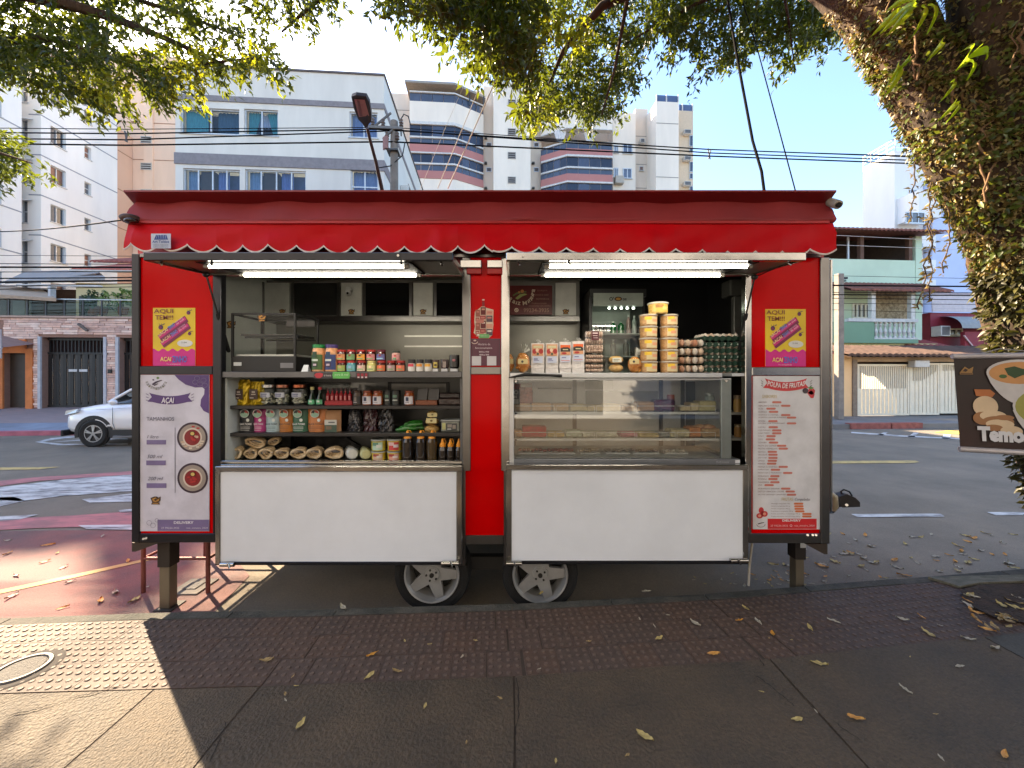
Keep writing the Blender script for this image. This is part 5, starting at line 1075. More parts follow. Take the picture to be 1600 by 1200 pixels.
# eggs
egg_prof = [(0,0),(.010,.003),(.0165,.012),(.0195,.024),(.0175,.037),(.011,.048),(.0,.053)]
egg_m = [C(c,.5) for c in ((186,138,110),(196,172,152),(206,196,186),(176,120,90))]
egg_mesh = [MB().lathe((0,0,0), egg_prof, 12).mesh("egg", m) for m in egg_m]
def egg(parent, x, y, z, k, flip=False):
    o = bpy.data.objects.new("egg", egg_mesh[k]); COL.objects.link(o); o.parent = parent
    pl = parent.location; o.location = (x-pl[0], y-pl[1], z-pl[2] + (.053 if flip else 0)); o.rotation_euler = (math.pi if flip else 0, 0, 0)
pack_pat = ((0,1,2,1),(0,1,2,1),(2,1,2,1),(0,1,3,2))
for k in range(4):
    zz = zr_ + k*.0645; Y = Yr
    t = thing_at("egg_pack", ["lowest","second","third","topmost"][k]+" clear pack of mixed eggs in the stack", "egg pack", 1081, Y, zz, "clear egg packs stacked on the counter")
    for i in range(4):
        for j in range(3): egg(t, X(1061+6.2+i*9.6+ (1.5 if i>1 else 0),Y), Y+.022+.043*j, zz+.004, pack_pat[k][i] if j == 0 else (i+j)%3, False)
    MB().box((X(1060,Y),Y-.003,zz+.0005),(X(1103,Y),Y+.135,zz+.0635)).build("clear_box", glass((252,252,250),.8,.06), t, bevel=.008)
M_tray = C((30,62,50),.75,var=.1,scale=20); 
for k in range(6):
    zz = zr_ + k*.0475; Y = 2.90; x0, x1 = X(1099+(k%2)*1.5,Y), X(1158,Y)
    t = T("egg_tray", ["lowest","second","third","fourth","fifth","topmost"][k]+" green pulp tray of eggs in the stack", "egg tray", ((x0+x1)/2,Y,zz), 0, "green egg trays stacked on the counter")
    n = 6; mb = MB(); top = []; bot = []
    for i in range(n*8+1):
        f = i/(n*8); xx = x0+(x1-x0)*f; c_ = math.cos(2*math.pi*n*f); top.append((xx, zz+.040+.005*c_)); bot.append((xx, zz+.004+.004*(1-c_)))
    nT = len(top)
    for Yd in (0,.29):
        V = [(a,Y+Yd+.004*math.cos(2*math.pi*n*i/(n*8)),b) for i,(a,b) in enumerate(top)] + [(a,Y+Yd+.012,b) for a,b in bot]
        mb.add(V, [(i,i+1,nT+i+1,nT+i) for i in range(nT-1)], 0, True)
    for xx in (x0,x1): mb.add([(xx,Y,zz+.006),(xx,Y+.3,zz+.006),(xx,Y+.3,zz+.04),(xx,Y,zz+.04)],[(0,1,2,3)])
    mb.add([(x0,Y+.014,zz+.012),(x1,Y+.014,zz+.012),(x1,Y+.3,zz+.012),(x0,Y+.3,zz+.012)],[(0,1,2,3)])
    mb.build("tray", M_tray, t)
    for i in range(n):
        for j in range(2 if k < 5 else 4): egg(t, x0+(x1-x0)*(i+.5)/n, Y+.034+j*.045, zz+(.0125 if k == 5 else -.006), 2 if (i+k)%3 else 1)
    if k % 2 == 0:                        # trays also show their open side windows
        mb = MB()
        for i in range(n): mb.ell((x0+(x1-x0)*(i+.5)/n, Y+.004, zz+.026), (.0065,.008,.010), 8, 6)
        mb.build("cup_window", C((150,164,154),.5), t, kind="stuff")
# ---------------------------------------------------------------- inside the glass case
def block(name, nm, cat, px0, px1, y0, z, Y, d, mat, ref, bevel=.006, grp=None, wrap=False):
    h = wid((ref-y0)*1.25, Y); t = thing_at(name, nm, cat, (px0+px1)/2, Y, z, grp)
    MB().box((X(px0,Y),Y,z+.0005),(X(px1,Y),Y+d,z+h)).build("block_body", mat, t, bevel=bevel)
    return t
ch = lambda c: C(c,.45,var=.12,scale=16,bump=.2,bscale=20)
Y = 2.90
for k, (px0, px1, y0, c, nm) in enumerate(((802,829,633.5,(196,160,118),"tan cheese block under the jerky bag"),(830,862,633.5,(204,166,120),"long tan cheese block next to the jerky bag"),(863,889,634,(200,166,118),"cheese block with torn wrap in the top case row"),(890,917,635,(200,182,130),"pale cheese block on the fourth spot of the top case row"),(917,943,636,(206,186,138),"pale cheese block before the centre of the top case row"),(943,970,634.5,(198,180,130),"pale cheese block at the centre of the top case row"),(971,996,635.5,(200,168,124),"flat tan cheese block past the centre of the top case row"),(997,1023,632,(198,160,114),"taller tan cheese block touching the purple pack"),(1063,1079,637,(214,196,150),"small cream cheese block"),(1079,1093,633,(216,200,156),"small rounded yellow cheese"),(1093,1120,631,(208,198,140),"large yellow cheese at the end of the top case row"))):
    block("cheese_block", nm, "cheese", px0,px1,y0,SC1+.0005,Y,.12,ch(c),643.5,.008,"cheeses in the case top row")
t = block("purple_pack", "purple vacuum pack among the cheeses", "pack", 1023,1056,629,SC1+.0005,Y,.1,C((96,16,60),.25,var=.3,scale=24,bump=.5,bscale=30,coat=.4),643.5,.012)
t = thing_at("chilli_jar", "small jar with orange top behind the purple pack", "jar", 1048, Y+.13, SC1); MB().lathe(at(1048,Y+.13,SC1+.0005),[(.03,0),(.03,.09)],12).build("body", C((120,60,40),.3), t); MB().lathe(at(1048,Y+.13,SC1+.0005),[(.028,.0905),(.028,.12)],12).build("lid", C((176,90,50),.4), t)
t = thing_at("glass_jar", "clear jar standing on the yellow cheese end", "jar", 1109, Y+.17, SC1); MB().lathe(at(1109,Y+.17,SC1+.0005),[(.03,0),(.035,.01),(.035,.1),(.025,.115)],14).build("body", C((190,200,190),.1,var=.1,coat=.4), t); MB().lathe(at(1109,Y+.17,SC1+.0005),[(.03,.1155),(.03,.13)],14).build("lid", C((190,196,190),.3), t)
t = bag("jerky_bag", "clear bag of red jerky with a printed strip standing on cheese", "jerky bag", 802, 833, 600, 632.5, 2.91, C((112,36,28),.3,var=.3,scale=40,col2=(150,70,50),bump=.6,bscale=50), .05, None, .005, z=SC1+wid(10.2,2.9)+.002)
front(t, [(0, rect(801.5,608,812.5,632)),(1, circ(806.5,613,3.6,3.6,12)),(0, circ(806.5,613,1.8,1.8,10)),(1, rect(803,618,808,622)),(1, rect(803,623.5,810,631)),(2, rect(814,600,831,605))], 2.898, [C((70,66,62),.5),C((170,166,156),.5),C((160,150,140),.4)])
for k, (px0, px1, y0, c, nm) in enumerate(((803,816,676,(196,146,100),"small tan cheese beside the red pack"),(816,854,671,(176,20,40),"bright red wrapped pack in the middle case row"),(856,882,678.5,(196,170,110),"cream cheese beside the red pack"),(885,910,676.5,(190,200,176),"pale green tray in the middle case row"),(911,965,679,(190,190,170),"long pale sausage tray in the middle case row"),(970,997,679,(186,120,130),"tray of pink meat in the middle case row"),(998,1030,679.5,(200,180,120),"long yellow cheese in the middle case row"),(1031,1047,679,(140,146,140),"small grey foil pack in the middle case row"),(1048,1078,675,(204,192,150),"cream cheese beside the orange one"),(1078,1096,672,(204,132,66),"orange cheese block in the middle case row"),(1097,1129,674,(190,156,106),"bread tray at the end of the middle case row"))):
    red = k == 1
    block("food_pack", nm, "food pack", px0,px1,y0,SC2+.0005,2.89,.12, C(c,.3 if red else .45,var=.2,scale=22,bump=.4 if not red else .1,bscale=36,coat=.4 if red else 0),684.5,.008,"packs in the case middle row")
for k, (px, w) in enumerate(((1093,10),(1106,12))):
    t = thing_at("bread_bun", ["small brown bun on the cheese tray","large brown bun on the bread tray"][k], "bun", px, 2.95, Z(673,2.95)); MB().ell(P(px,668,2.95),(wid(w,2.95),.04,.026),14,8,0,.04).build("bun_crust", C((160,104,70),.5,var=.25,scale=18,col2=(200,160,120)), t)
for px0, px1, c, nm in ((810,862,(150,70,60),"tray of red meat on the case floor at the hinge end"),(863,898,(156,84,72),"second tray of red meat on the case floor"),(908,938,(170,160,140),"tray of pale tripe on the case floor"),(948,984,(150,140,126),"tray of grey sausages on the case floor"),(990,1030,(110,100,96),"tray of dark blood sausage on the case floor"),(1040,1075,(170,170,160),"foil packet on the case floor")):
    zz = Z(717,Yg)+.0045; t = thing_at("meat_tray", nm, "meat tray", (px0+px1)/2, 2.95, zz, "trays on the case floor"); rr = random.Random(px0)
    MB().box((X(px0,2.95),2.95,zz),(X(px1,2.95),3.09,zz+.008)).build("tray_base", C((196,198,196),.4), t)
    for i in range(8): MB().ell((X(px0,2.95)+(X(px1,2.95)-X(px0,2.95))*(i+.5)/8,3.0+rr.uniform(-.02,.04),zz+.017),(.018,.03,.012),7,5,0,.2).build("meat_piece", C(c,.35,var=.3,scale=30), t)
for k, (px, yb, c, nm) in enumerate(((1152,645,(176,140,84),"jar of yellow preserve on the narrow shelf in the gap"),(1153,685,(150,110,60),"jar of brown preserve on the narrow lower shelf in the gap"))):
    jar(px, 3.02, Z(yb,2.95)+.0005, .13 if k==0 else .1, 11, C(c,.2,var=.1), C((150,130,100),.3,.4), None, nm)
# ---------------------------------------------------------------- drinks fridge
Yq = 3.95; zq = zf+.0505
fr = thing_at("drinks_fridge", "upright drinks fridge with lit glass door inside the trailer", "fridge", 965, Yq+.2, zq)
x0, x1, zt_ = X(922,Yq), X(1010,Yq), 2.50
mb = MB().box((x0,Yq+.04,zq),(x0+.03,Yq+.5,zt_)).box((x1-.03,Yq+.04,zq),(x1,Yq+.5,zt_)).box((x0+.03,Yq+.47,zq),(x1-.03,Yq+.5,zt_)).box((x0+.03,Yq+.04,zq),(x1-.03,Yq+.47,zq+.25)).box((x0+.03,Yq+.04,zt_-.06),(x1-.03,Yq+.47,zt_))
mb.build("cabinet", C((26,27,27),.4), fr)
MB().box((x0+.032,Yq+.44,zq+.26),(x1-.032,Yq+.468,zt_-.07)).build("back_liner", C((186,196,190),.4), fr)
zfr = [Z(455,Yq), Z(582,Yq)]
MB().box((x0,Yq,zt_-.08),(x1,Yq+.038,zt_)).build("door_header", C((30,32,32),.4), fr)
hd = MB().box((x0+.035,Yq-.004,Z(478,Yq)),(x1-.035,Yq+.03,Z(458,Yq))).build("light_box", C((150,160,150),.4), fr)
MB().pbox(928,516,950,519.5,Yq-.01,.01).build("price_rail", C((206,210,206),.4), fr)
for y in (520, 556): MB().box((x0+.035,Yq+.03,Z(y,Yq)-.012),(x1-.035,Yq+.44,Z(y,Yq))).build("shelf", C((196,200,198),.3), fr)
for k in range(5): MB().ell(P(952+k*9.4,481.5,Yq+.05),(.014,.014,.01),8,5).build("led", emit((246,255,236),3), fr)
MB().add([(x0+.03,Yq+.02,zq+.2),(x1-.03,Yq+.02,zq+.2),(x1-.03,Yq+.02,zt_-.08),(x0+.03,Yq+.02,zt_-.08)],[(0,1,2,3)]).build("door_glass", glass((240,246,242),1.2), fr)
mb = MB(); flat(mb, circ(966,467,6,3.4,16), Yq-.006, 0); flat(mb, circ(966,467,4,2,12), Yq-.007, 1); mb.build("emblem", [C((60,40,20),.5),C((196,146,60),.5)], fr)
text("O'", 952, 464, 959, 470, Yq-.006, C((30,30,28),.5), fr, bold=.03); text("os", 973, 466, 979, 469.5, Yq-.006, C((30,30,28),.5), fr, bold=.03)
def drink(px, yb, h, w, body, cap, nm, grp="drinks in the fridge"):
    Y = Yq+.16; t = thing_at("drink_bottle", nm, "drink", px, Y, Z(yb,Yq)+.001); c = at(px,Y,Z(yb,Yq)+.001); r = wid(w,Y)/2; hh = wid(h,Y)
    MB().lathe(c,[(r*.9,0),(r,.006),(r,hh*.7),(r*.4,hh*.85),(r*.4,hh*.9)],12).build("body", body, t); MB().lathe(c,[(r*.45,hh*.9),(r*.45,hh)],10).build("cap", cap, t)
for k in range(3): drink(932+k*6.5, 520, 16, 6, C((120,116,112),.2,var=.2), C((190,190,186),.4), f"small pale drink bottle {['at the fridge door hinge','between two pale bottles','beside the green bottles'][k]}")
for k in range(2): drink(958+k*12, 520, 20, 10, C((20,120,60),.15,var=.1,coat=.4), C((200,210,200),.4), ["green soda bottle beside the pale bottles","green soda bottle beside the tall bottle"][k])
drink(982, 520, 30, 7, C((170,140,136),.2), C((210,210,206),.4), "tall pink tinted bottle with white cap"); drink(991, 520, 29, 7, C((176,186,180),.15), C((210,210,206),.4), "tall clear bottle with white cap")
for k in range(3): drink(938+k*20, 556, 26, 9, C((150,146,136),.2,var=.2), C((190,190,186),.4), f"bottle on the lower fridge shelf {['behind the rusk stack','in the middle','behind the tub column'][k]}")
# ================================================================== BUILDINGS ACROSS THE STREET (street frame: u along, v away)
def B(name, label, cat, group=None): return T(name, label, cat, (0,0,0), SA, group)
def Ff(v0): return lambda a,b,d: (a, v0+d, b)              # wall facing the camera
def Fr(u0): return lambda a,b,d: (u0-d, a, b)              # wall facing +u
def Fl(u0): return lambda a,b,d: (u0+d, a, b)              # wall facing -u
M_pane = C((44,52,62),.06,var=.1,scale=1,spec=.8); M_paneb = C((70,86,120),.06,var=.1,scale=.6,spec=.8); M_panel = C((110,130,170),.08,var=.1,scale=.6,spec=.8)
M_alu = C((196,198,200),.4,.3); M_alud = C((70,70,72),.4,.4)
def window(par, a0, a1, b0, b1, fn, nx=2, nz=1, frame=M_alu, pane=M_pane, fw=.05, dep=.1, name="window", sill=True):
    mb = MB()
    for i in range(nx+1): x = a0+(a1-a0)*i/nx; lo = x-(0 if i==0 else fw/2 if i<nx else fw); mb.lbox(lo, lo+fw, b0, b1, dep-.05, dep+.01, fn)
    for j in range(nz+1): z = b0+(b1-b0)*j/nz; lo = z-(0 if j==0 else fw/2 if j<nz else fw); mb.lbox(a0+fw, a1-fw, lo, lo+fw, dep-.048, dep+.008, fn)
    if sill: mb.lbox(a0-.05, a1+.05, b0-.06, b0-.001, -.06, dep, fn)
    w = mb.build(name, frame, par, raw=True)
    mats = pane if isinstance(pane, (list,tuple)) else [pane]
    for i in range(nx):
        for j in range(nz):
            MB().add([fn(a0+(a1-a0)*i/nx,b0+(b1-b0)*j/nz,dep), fn(a0+(a1-a0)*(i+1)/nx,b0+(b1-b0)*j/nz,dep), fn(a0+(a1-a0)*(i+1)/nx,b0+(b1-b0)*(j+1)/nz,dep), fn(a0+(a1-a0)*i/nx,b0+(b1-b0)*(j+1)/nz,dep)], [(0,1,2,3)]).build("pane", mats[i % len(mats)], w, raw=True)
    return w
def curtain(par, a0, a1, b0, b1, fn, d, mat, waves=8, tie=None):
    mb = MB(); n = waves*6; V = []
    for j in range(7):
        f = j/6
        for i in range(n+1):
            g = i/n
            if tie is not None: x = a0+(a1-a0)*(g*(1-f)+ (g*.45+tie*.55)*f)
            else: x = a0+(a1-a0)*g
            V.append(fn(x, b1+(b0-b1)*f, d+.03*math.sin(g*waves*6.283)))
    mb.add(V, [(j*(n+1)+i,j*(n+1)+i+1,(j+1)*(n+1)+i+1,(j+1)*(n+1)+i) for j in range(6) for i in range(n)], 0, True); return mb.build("curtain", mat, par, raw=True)
def ac_unit(par, a, b, fn, w=.7, h=.45):
    m = MB().lbox(a, a+w, b, b+h, -.5, -.02, fn).build("air_conditioner", C((196,194,190),.5), par, raw=True, bevel=.01)
    MB().lbox(a+.06, a+w-.06, b+.05, b+h-.05, -.512, -.5, fn).build("grille", C((96,96,96),.6), m, raw=True)
def wbox(par, name, mat, px0, py0, px1, py1, v, d, pm=None):
    pm = pm or (px0+px1)/2
    return MB().box((su(px0,v),v,sz(pm,py1,v)),(su(px1,v),v+d,sz(pm,py0,v))).build(name, mat, par, raw=True)
# ---- 1 white tower
M_wt = C((242,238,232),.85,var=.035,scale=.7,stretch=(1,1,.22),detail=8); M_line = C((150,152,160),.9)
bt = B("apartment_tower", "tall white apartment tower with small paired windows and thin floor lines, partly behind leaves", "building")
U0 = -27.7; f = Fr(U0); Zt = 21.0
FL = [.9+2.92*i for i in range(0,7)]
zfl_ = [sz(65,y,26.0) for y in (367.4,304.8,242.5,179.5,116.5)]
step = (zfl_[3]-zfl_[0])/3; base = zfl_[0]
holes = []; wins = []
def vpx(px, u0): k = (px-800)/FPX; return u0*(cS-k*sS)/(sS+k*cS)
for i in range(-2,5):
    zb = base+step*i
    for (p0, p1, h0, h1, nx) in ((79,103,.32,.83,2),(132,142.5,.42,.83,1)):
        a0, a1 = sorted((vpx(p0,U0), vpx(p1,U0))); holes.append((a0,a1,zb+step*(h0+.12),zb+step*(h1+.05))); wins.append((holes[-1],nx))
MB().facade(26,31,-.2,Zt,holes,f,.2).add([(U0,31,-.2),(U0-17,31,-.2),(U0-17,31,Zt),(U0,31,Zt)],[(0,1,2,3)]).add([(U0,26,Zt),(U0,31,Zt),(U0-17,31,Zt),(U0-17,26,Zt)],[(0,1,2,3)]).build("wall", M_wt, bt, raw=True)
for i, (h, nx) in enumerate(wins): window(bt, *h, f, nx, 2 if nx==1 else 1, pane=[C((96,98,104),.1,spec=.8),M_pane] if i%3 else [C((150,104,84),.3),C((120,84,70),.3)], fw=.06, dep=.17)
holes = []
for i in range(-2,5): zb = base+step*i; holes.append((su(34,26),su(43,26),zb+step*.3,zb+step*.86))
MB().facade(-45,U0-.001,-.2,Zt,holes,Ff(26),.2).build("wall", M_wt, bt, raw=True)
for h in holes:
    window(bt, *h, Ff(26), 1, 2, fw=.05, pane=C((110,112,118),.15,spec=.8)); 
    MB().hexa([(h[0]+.1,25.2,h[3]-.35),(h[1]+.35,25.2,h[3]-.35),(h[1]+.35,25.97,h[3]+.02),(h[0]+.1,25.97,h[3]+.02),(h[0]+.1,25.2,h[3]-.32),(h[1]+.35,25.2,h[3]-.32),(h[1]+.35,25.97,h[3]+.05),(h[0]+.1,25.97,h[3]+.05)]).build("window_awning", C((205,203,200),.6), bt, raw=True)
holes = []
for i in range(-2,5): zb = base+step*i; holes.append((23.4,24.05,zb+step*.42,zb+step*.86))
MB().facade(18,25,-.2,Zt,holes,f,.2).add([(U0,25,-.2),(U0-17,25,-.2),(U0-17,25,Zt),(U0,25,Zt)],[(0,1,2,3)]).add([(U0,18,-.2),(U0-17,18,-.2),(U0-17,18,Zt),(U0,18,Zt)],[(0,1,2,3)]).add([(U0,18,Zt),(U0,25,Zt),(U0-17,25,Zt),(U0-17,18,Zt)],[(0,1,2,3)]).build("wall", M_wt, bt, raw=True)
for h in holes: window(bt, *h, f, 1, 2, fw=.05)
mb = MB()
for i in range(-2,6):
    z = base+step*i
    mb.lbox(26,31,z-.035,z+.035,-.012,.0,f); mb.lbox(18,25,z-.035+1.0,z+.035+1.0,-.012,0,f); mb.lbox(su(45,26),U0+.01,z-.035,z+.035,-.012,0,Ff(26))
mb.build("floor_line", M_line, bt, raw=True)
# ---- 2 orange tower behind
bo = B("apartment_tower", "peach coloured apartment tower with small louvre vents rising behind the pale grey block", "building")
M_or = C((240,202,172),.85,var=.04,scale=.6,stretch=(1,1,.2),detail=8); M_or2 = C((218,176,148),.85,var=.03,scale=.3)
MB().box((-45,31.02,-.2),(U0-.02,32.3,20.4)).build("side_wing", M_or2, bt if False else bo, raw=True)
ut = su(276,32.3)
MB().box((-45,32.31,-.2),(ut,40,27)).build("wall", M_or, bo, raw=True)
MB().box((su(226,32.3),32.20,-.2),(su(240,32.3),32.309,27)).build("pilaster", M_or, bo, raw=True)
mb = MB()
for i in range(9): z = 1.2+2.92*i; mb.lbox(-45,ut,z-.03,z+.03,-.014,-.001,Ff(32.31)); mb.lbox(31.05,32.28,z-.03,z+.03,-.014,-.001,Fr(U0-.02))
mb.build("floor_line", C((170,126,98),.9), bo, raw=True)
for py in (219,260.5,302,344,386):
    z0 = sz(228,py+5,32.2); a0, a1 = su(220,32.2), su(237,32.2)
    v_ = MB().lbox(a0,a1,z0,z0+.55,-.02,.01,Ff(32.19)).build("louvre_vent", C((186,180,170),.7), bo, raw=True)
    for q in range(3): MB().lbox(a0+.05,a1-.05,z0+.06+q*.17,z0+.14+q*.17,-.028,-.021,Ff(32.19)).build("slot", C((60,52,46),.9), v_, raw=True)
# ---- 3 pale grey-blue block
bb = B("apartment_block", "pale grey blue three storey block with violet grey bands and teal curtained windows", "building")
V3 = 19.5; M_pb = C((212,206,196),.85,var=.045,scale=.9,stretch=(1,1,.2),detail=8); M_band = C((130,124,126),.8)
uL, uR = su(274,V3), su(600,V3); zT = sz(600,119,V3)
wl = [(282,374,169,209,'A'),(381.5,434.5,171,211.5,'B'),(546,590,175,215,'C'),(286,375,264,318,'D'),(383,478,266,318,'E'),(548,591,265,318,'F')]
holes = []
for x0,x1,y0,y1,k in wl: holes.append((su(x0,V3),su(x1,V3),sz((x0+x1)/2,y1,V3),sz((x0+x1)/2,y0,V3)))
fF = Ff(V3)
MB().facade(uL,uR,-.2,zT,holes,fF,.25).build("wall", M_pb, bb, raw=True)
MB().box((uL,V3+.26,-.2),(uR,V3+.3,zT)).build("inner_wall", C((120,118,120),.9), bb, raw=True) if False else None
sideh = [(V3+1.5,V3+2.6,zT-9.4,zT-7.8)]
MB().facade(V3,V3+14,-.2,zT,[],Fr(uR),.2).add([(uL,V3,-.2),(uL,V3+14,-.2),(uL,V3+14,zT),(uL,V3,zT)],[(0,1,2,3)]).add([(uL,V3,zT),(uR,V3,zT),(uR,V3+14,zT),(uL,V3+14,zT)],[(0,1,2,3)]).build("wall", C((216,215,208),.85,var=.03,scale=.5), bb, raw=True)
MB().box((uL-.05,V3-.06,zT+.001),(uR+.06,V3+14,zT+.09)).build("roof_coping", C((96,88,88),.8), bb, raw=True)
MB().box((su(536,V3),V3+2,zT+.1),(su(578,V3),V3+3.2,zT+.62)).build("roof_hatch", C((176,172,166),.8), bb, raw=True)
for y0, y1 in ((155,163.5),(245,262)):
    z0, z1 = sz(440,y1,V3), sz(440,y0,V3)
    m = MB().lbox(uL-.03,uR+.03,z0,z1,-.05,-.002,fF); m.lbox(V3+.0,V3+14,z0,z1,-.03,-.002,Fr(uR)); m.build("facade_band", M_band, bb, raw=True)
teal = C((84,170,172),.7,var=.05); blu = C((150,160,196),.7,var=.05); whi = C((196,196,214),.7)
for (x0,x1,y0,y1,k), h in zip(wl, holes):
    a0,a1,b0,b1 = h; nx = {'A':2,'B':2,'C':2,'D':4,'E':4,'F':2}[k]; dark = C((30,34,38),.1,spec=.6)
    gp = glass((200,214,224),1.4)
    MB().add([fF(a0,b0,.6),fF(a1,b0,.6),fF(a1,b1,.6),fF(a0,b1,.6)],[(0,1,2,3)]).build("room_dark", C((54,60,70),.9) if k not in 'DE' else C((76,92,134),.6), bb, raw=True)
    w = window(bb,*h,fF,nx,1 if k!='F' else 2,pane=gp,fw=.06,dep=.12)
    W_ = a1-a0
    if k=='A':
        curtain(w,a0+.05,a0+W_*.40,b0,b1,fF,.3,teal,9); curtain(w,a0+W_*.56,a1-.1,b0,b1,fF,.34,C((60,96,116),.7),7); MB().lbox(a0+W_*.42,a0+W_*.47,b0+.1,b1-.05,.3,.34,fF).build("wardrobe", C((110,84,70),.7), w, raw=True)
    if k=='B':
        curtain(w,a0+.05,a0+W_*.42,b0,b1,fF,.3,teal,5,tie=-.0); curtain(w,a0+W_*.58,a1-.05,b0,b1,fF,.3,teal,5,tie=1.0); curtain(w,a0+W_*.25,a1-W_*.25,b0+.6,b1,fF,.42,whi,5)
    if k=='C': curtain(w,a0+.05,a1-.05,b0,b1,fF,.3,blu,7)
    if k in 'DE':
        MB().lbox(a0+W_*.25,a0+W_*.50,b0+.3,b1-.02,.25,.5,fF).build("dark_curtain", C((84,64,52),.8), w, raw=True); curtain(w,a0+W_*.55,a0+W_*.75,b0,b1,fF,.3,C((120,136,190),.7),4); curtain(w,a0+W_*.02,a0+W_*.2,b0,b1,fF,.3,C((140,164,190),.7),3)
    if k=='F': curtain(w,a0+.05,a1-.05,b0,b1,fF,.3,blu,7)
ac_unit(bb, V3+3.6, sz(628,300,V3+3), Fr(uR), .9, .7)
MB().lbox(V3+6,V3+7,sz(640,297,V3+5)-.3,sz(640,297,V3+5)+.9,-.02,.0,Fr(uR)).build("side_window", M_pane, bb, raw=True)
# ---- 4 beige balcony complex
bc = B("apartment_building", "cream apartment building with blue glass balconies and pink parapet bands", "building")
M_cr = C((234,222,206),.85,var=.04,scale=.6,stretch=(1,1,.2),detail=8); M_cr2 = C((214,200,184),.85,var=.05,scale=.6,stretch=(1,1,.2),detail=8); M_pk = C((178,120,114),.8,var=.03,scale=.4); M_ed = C((206,204,200),.7)
VA = 40.0
def strip(par, name, mat, pl, z0, z1, d=.25):
    mb = MB()
    for (a, b), (c, e) in zip(pl, pl[1:]): mb.hexa([(a,b,z0),(c,e,z0),(c,e+d,z0),(a,b+d,z0),(a,b,z1),(c,e,z1),(c,e+d,z1),(a,b+d,z1)])
    return mb.build(name, mat, par, raw=True)
def off(pl, d): return [(a, b+d) for a, b in pl]
def bay(pl, pm, levels, dark, name):
    zz = lambda y: sz(pm, y, VA)
    for kind, y0, y1 in levels:
        z1, z0 = zz(y0), zz(y1)
        if kind == 'wall': strip(bc,"wall",M_cr,pl,z0,z1,.6)
        elif kind == 'pink': strip(bc,"balcony_parapet",M_pk,off(pl,-.06),z0,z1,.4)
        elif kind == 'edge': strip(bc,"slab_edge",M_ed,off(pl,-.12),z0,z1,.6)
        elif kind == 'rail': strip(bc,"handrail",M_ed,off(pl,-.1),z0,z1,.12)
        elif kind == 'glass' or kind == 'glaz':
            n = 0
            for (a,b),(c,e) in zip(pl,pl[1:]):
                k = 4 if abs(c-a) > 2.5 else 3
                for i in range(k):
                    p0 = (a+(c-a)*i/k, b+(e-b)*i/k+.05); p1 = (a+(c-a)*(i+1)/k-.04, b+(e-b)*(i+1)/k+.05)
                    MB().add([(p0[0],p0[1],z0),(p1[0],p1[1],z0),(p1[0],p1[1],z1),(p0[0],p0[1],z1)],[(0,1,2,3)]).build("glass_panel", (C((50,56,72),.12,var=.1,scale=.7,spec=.5), C((40,46,62),.12,spec=.5), C((70,78,98),.12,spec=.5))[n%3] if kind=='glaz' else C((76,86,104),.15,var=.1,scale=.8,spec=.4), bc, raw=True); n += 1
        elif kind == 'open':
            strip(bc,"balcony_room",C((186,166,140),.9),off(pl,1.8),z0,z1,.1)
pl1 = [(su(640,VA),VA),(su(711,VA),VA),(su(755.5,VA+1.6),VA+1.6)]
bay(pl1, 675, [('open',136,145),('rail',144,146),('glass',146,158.5),('wall',159,191),('edge',191,195.5),('glaz',195.5,214),('rail',214,216.5),('glass',216.5,225.5),('pink',226,238.5),('edge',238.5,240.5),('glaz',240.5,255),('rail',255,257.5),('glass',257.5,266.5),('pink',267,279),('wall',279.2,420)], None, "a")
strip(bc,"roof_slab",C((150,144,136),.8),[(pl1[0][0]-.4,VA-.5),(pl1[1][0],VA-.5),(pl1[2][0]+.2,VA+1.2)],sz(675,136,VA),sz(675,132.5,VA),2.5)
for px in (640.5,676,711,733,755): strip(bc,"pergola_post",M_alud,[(su(px,VA+.6),VA+.6),(su(px,VA+.6)+.12,VA+.6)],sz(px,158,VA),sz(675,135.5,VA),.12)
pl2 = [(su(845,VA+1.6),VA+1.6),(su(886,VA),VA),(su(957,VA),VA)]
bay(pl2, 921, [('glass',150,160),('wall',160.5,201.5),('edge',201.5,203),('open',203,223),('rail',221.5,224),('glass',224,233),('pink',233.5,243),('edge',243,246),('glaz',246,261.5),('rail',261.5,264),('glass',264,272),('pink',272.5,284),('edge',284,286.5),('glaz',286.5,302),('wall',302,420)], None, "b")
for px in (875,922):
    fx = Ff(VA+.3); a = su(px,VA+.3); curtain(bc,a-.7,a+.7,sz(921,222,VA),sz(921,203.5,VA),fx,0,C((210,206,204),.8),4,tie=.5)
def blockf(px0, px1, ytop, v, mat, name="wall", zb=-.2, d=8, pm=None): return MB().box((su(px0,v),v,zb),(su(px1,v),v+d,sz(pm or (px0+px1)/2,ytop,v))).build(name, mat, bc, raw=True)
blockf(606,648,146,43.5,M_cr2); blockf(640,770,140,42.9,M_cr2); blockf(755.5,772,135,42.4,M_cr2); blockf(771,829,128,40.6,M_cr); blockf(829,846,135,42.4,M_cr2); blockf(845,960,162,42.9,M_cr2)
blockf(957.5,993,176,41.3,M_cr); blockf(993,1012,170,41.9,M_cr2)
ub = su(1025,39.5)
MB().box((ub,39.5,-.2),(su(1060.5,39.5),46,sz(1042,159,39.5))).build("wall", M_cr, bc, raw=True)
MB().box((su(1060.6,40.8),40.8,-.2),(su(1083,40.8),46,sz(1070,173,40.8))).build("wall", C((206,186,160),.85,var=.03), bc, raw=True)
strip(bc,"roof_glass_rail",M_paneb,[(ub,39.6),(su(1060,39.6),39.6)],sz(1042,158.5,39.5),sz(1042,148,39.5),.04); strip(bc,"roof_glass_rail",M_paneb,[(su(1061,40.9),40.9),(su(1083,40.9),40.9)],sz(1070,172.5,40.8),sz(1070,162.5,40.8),.04)
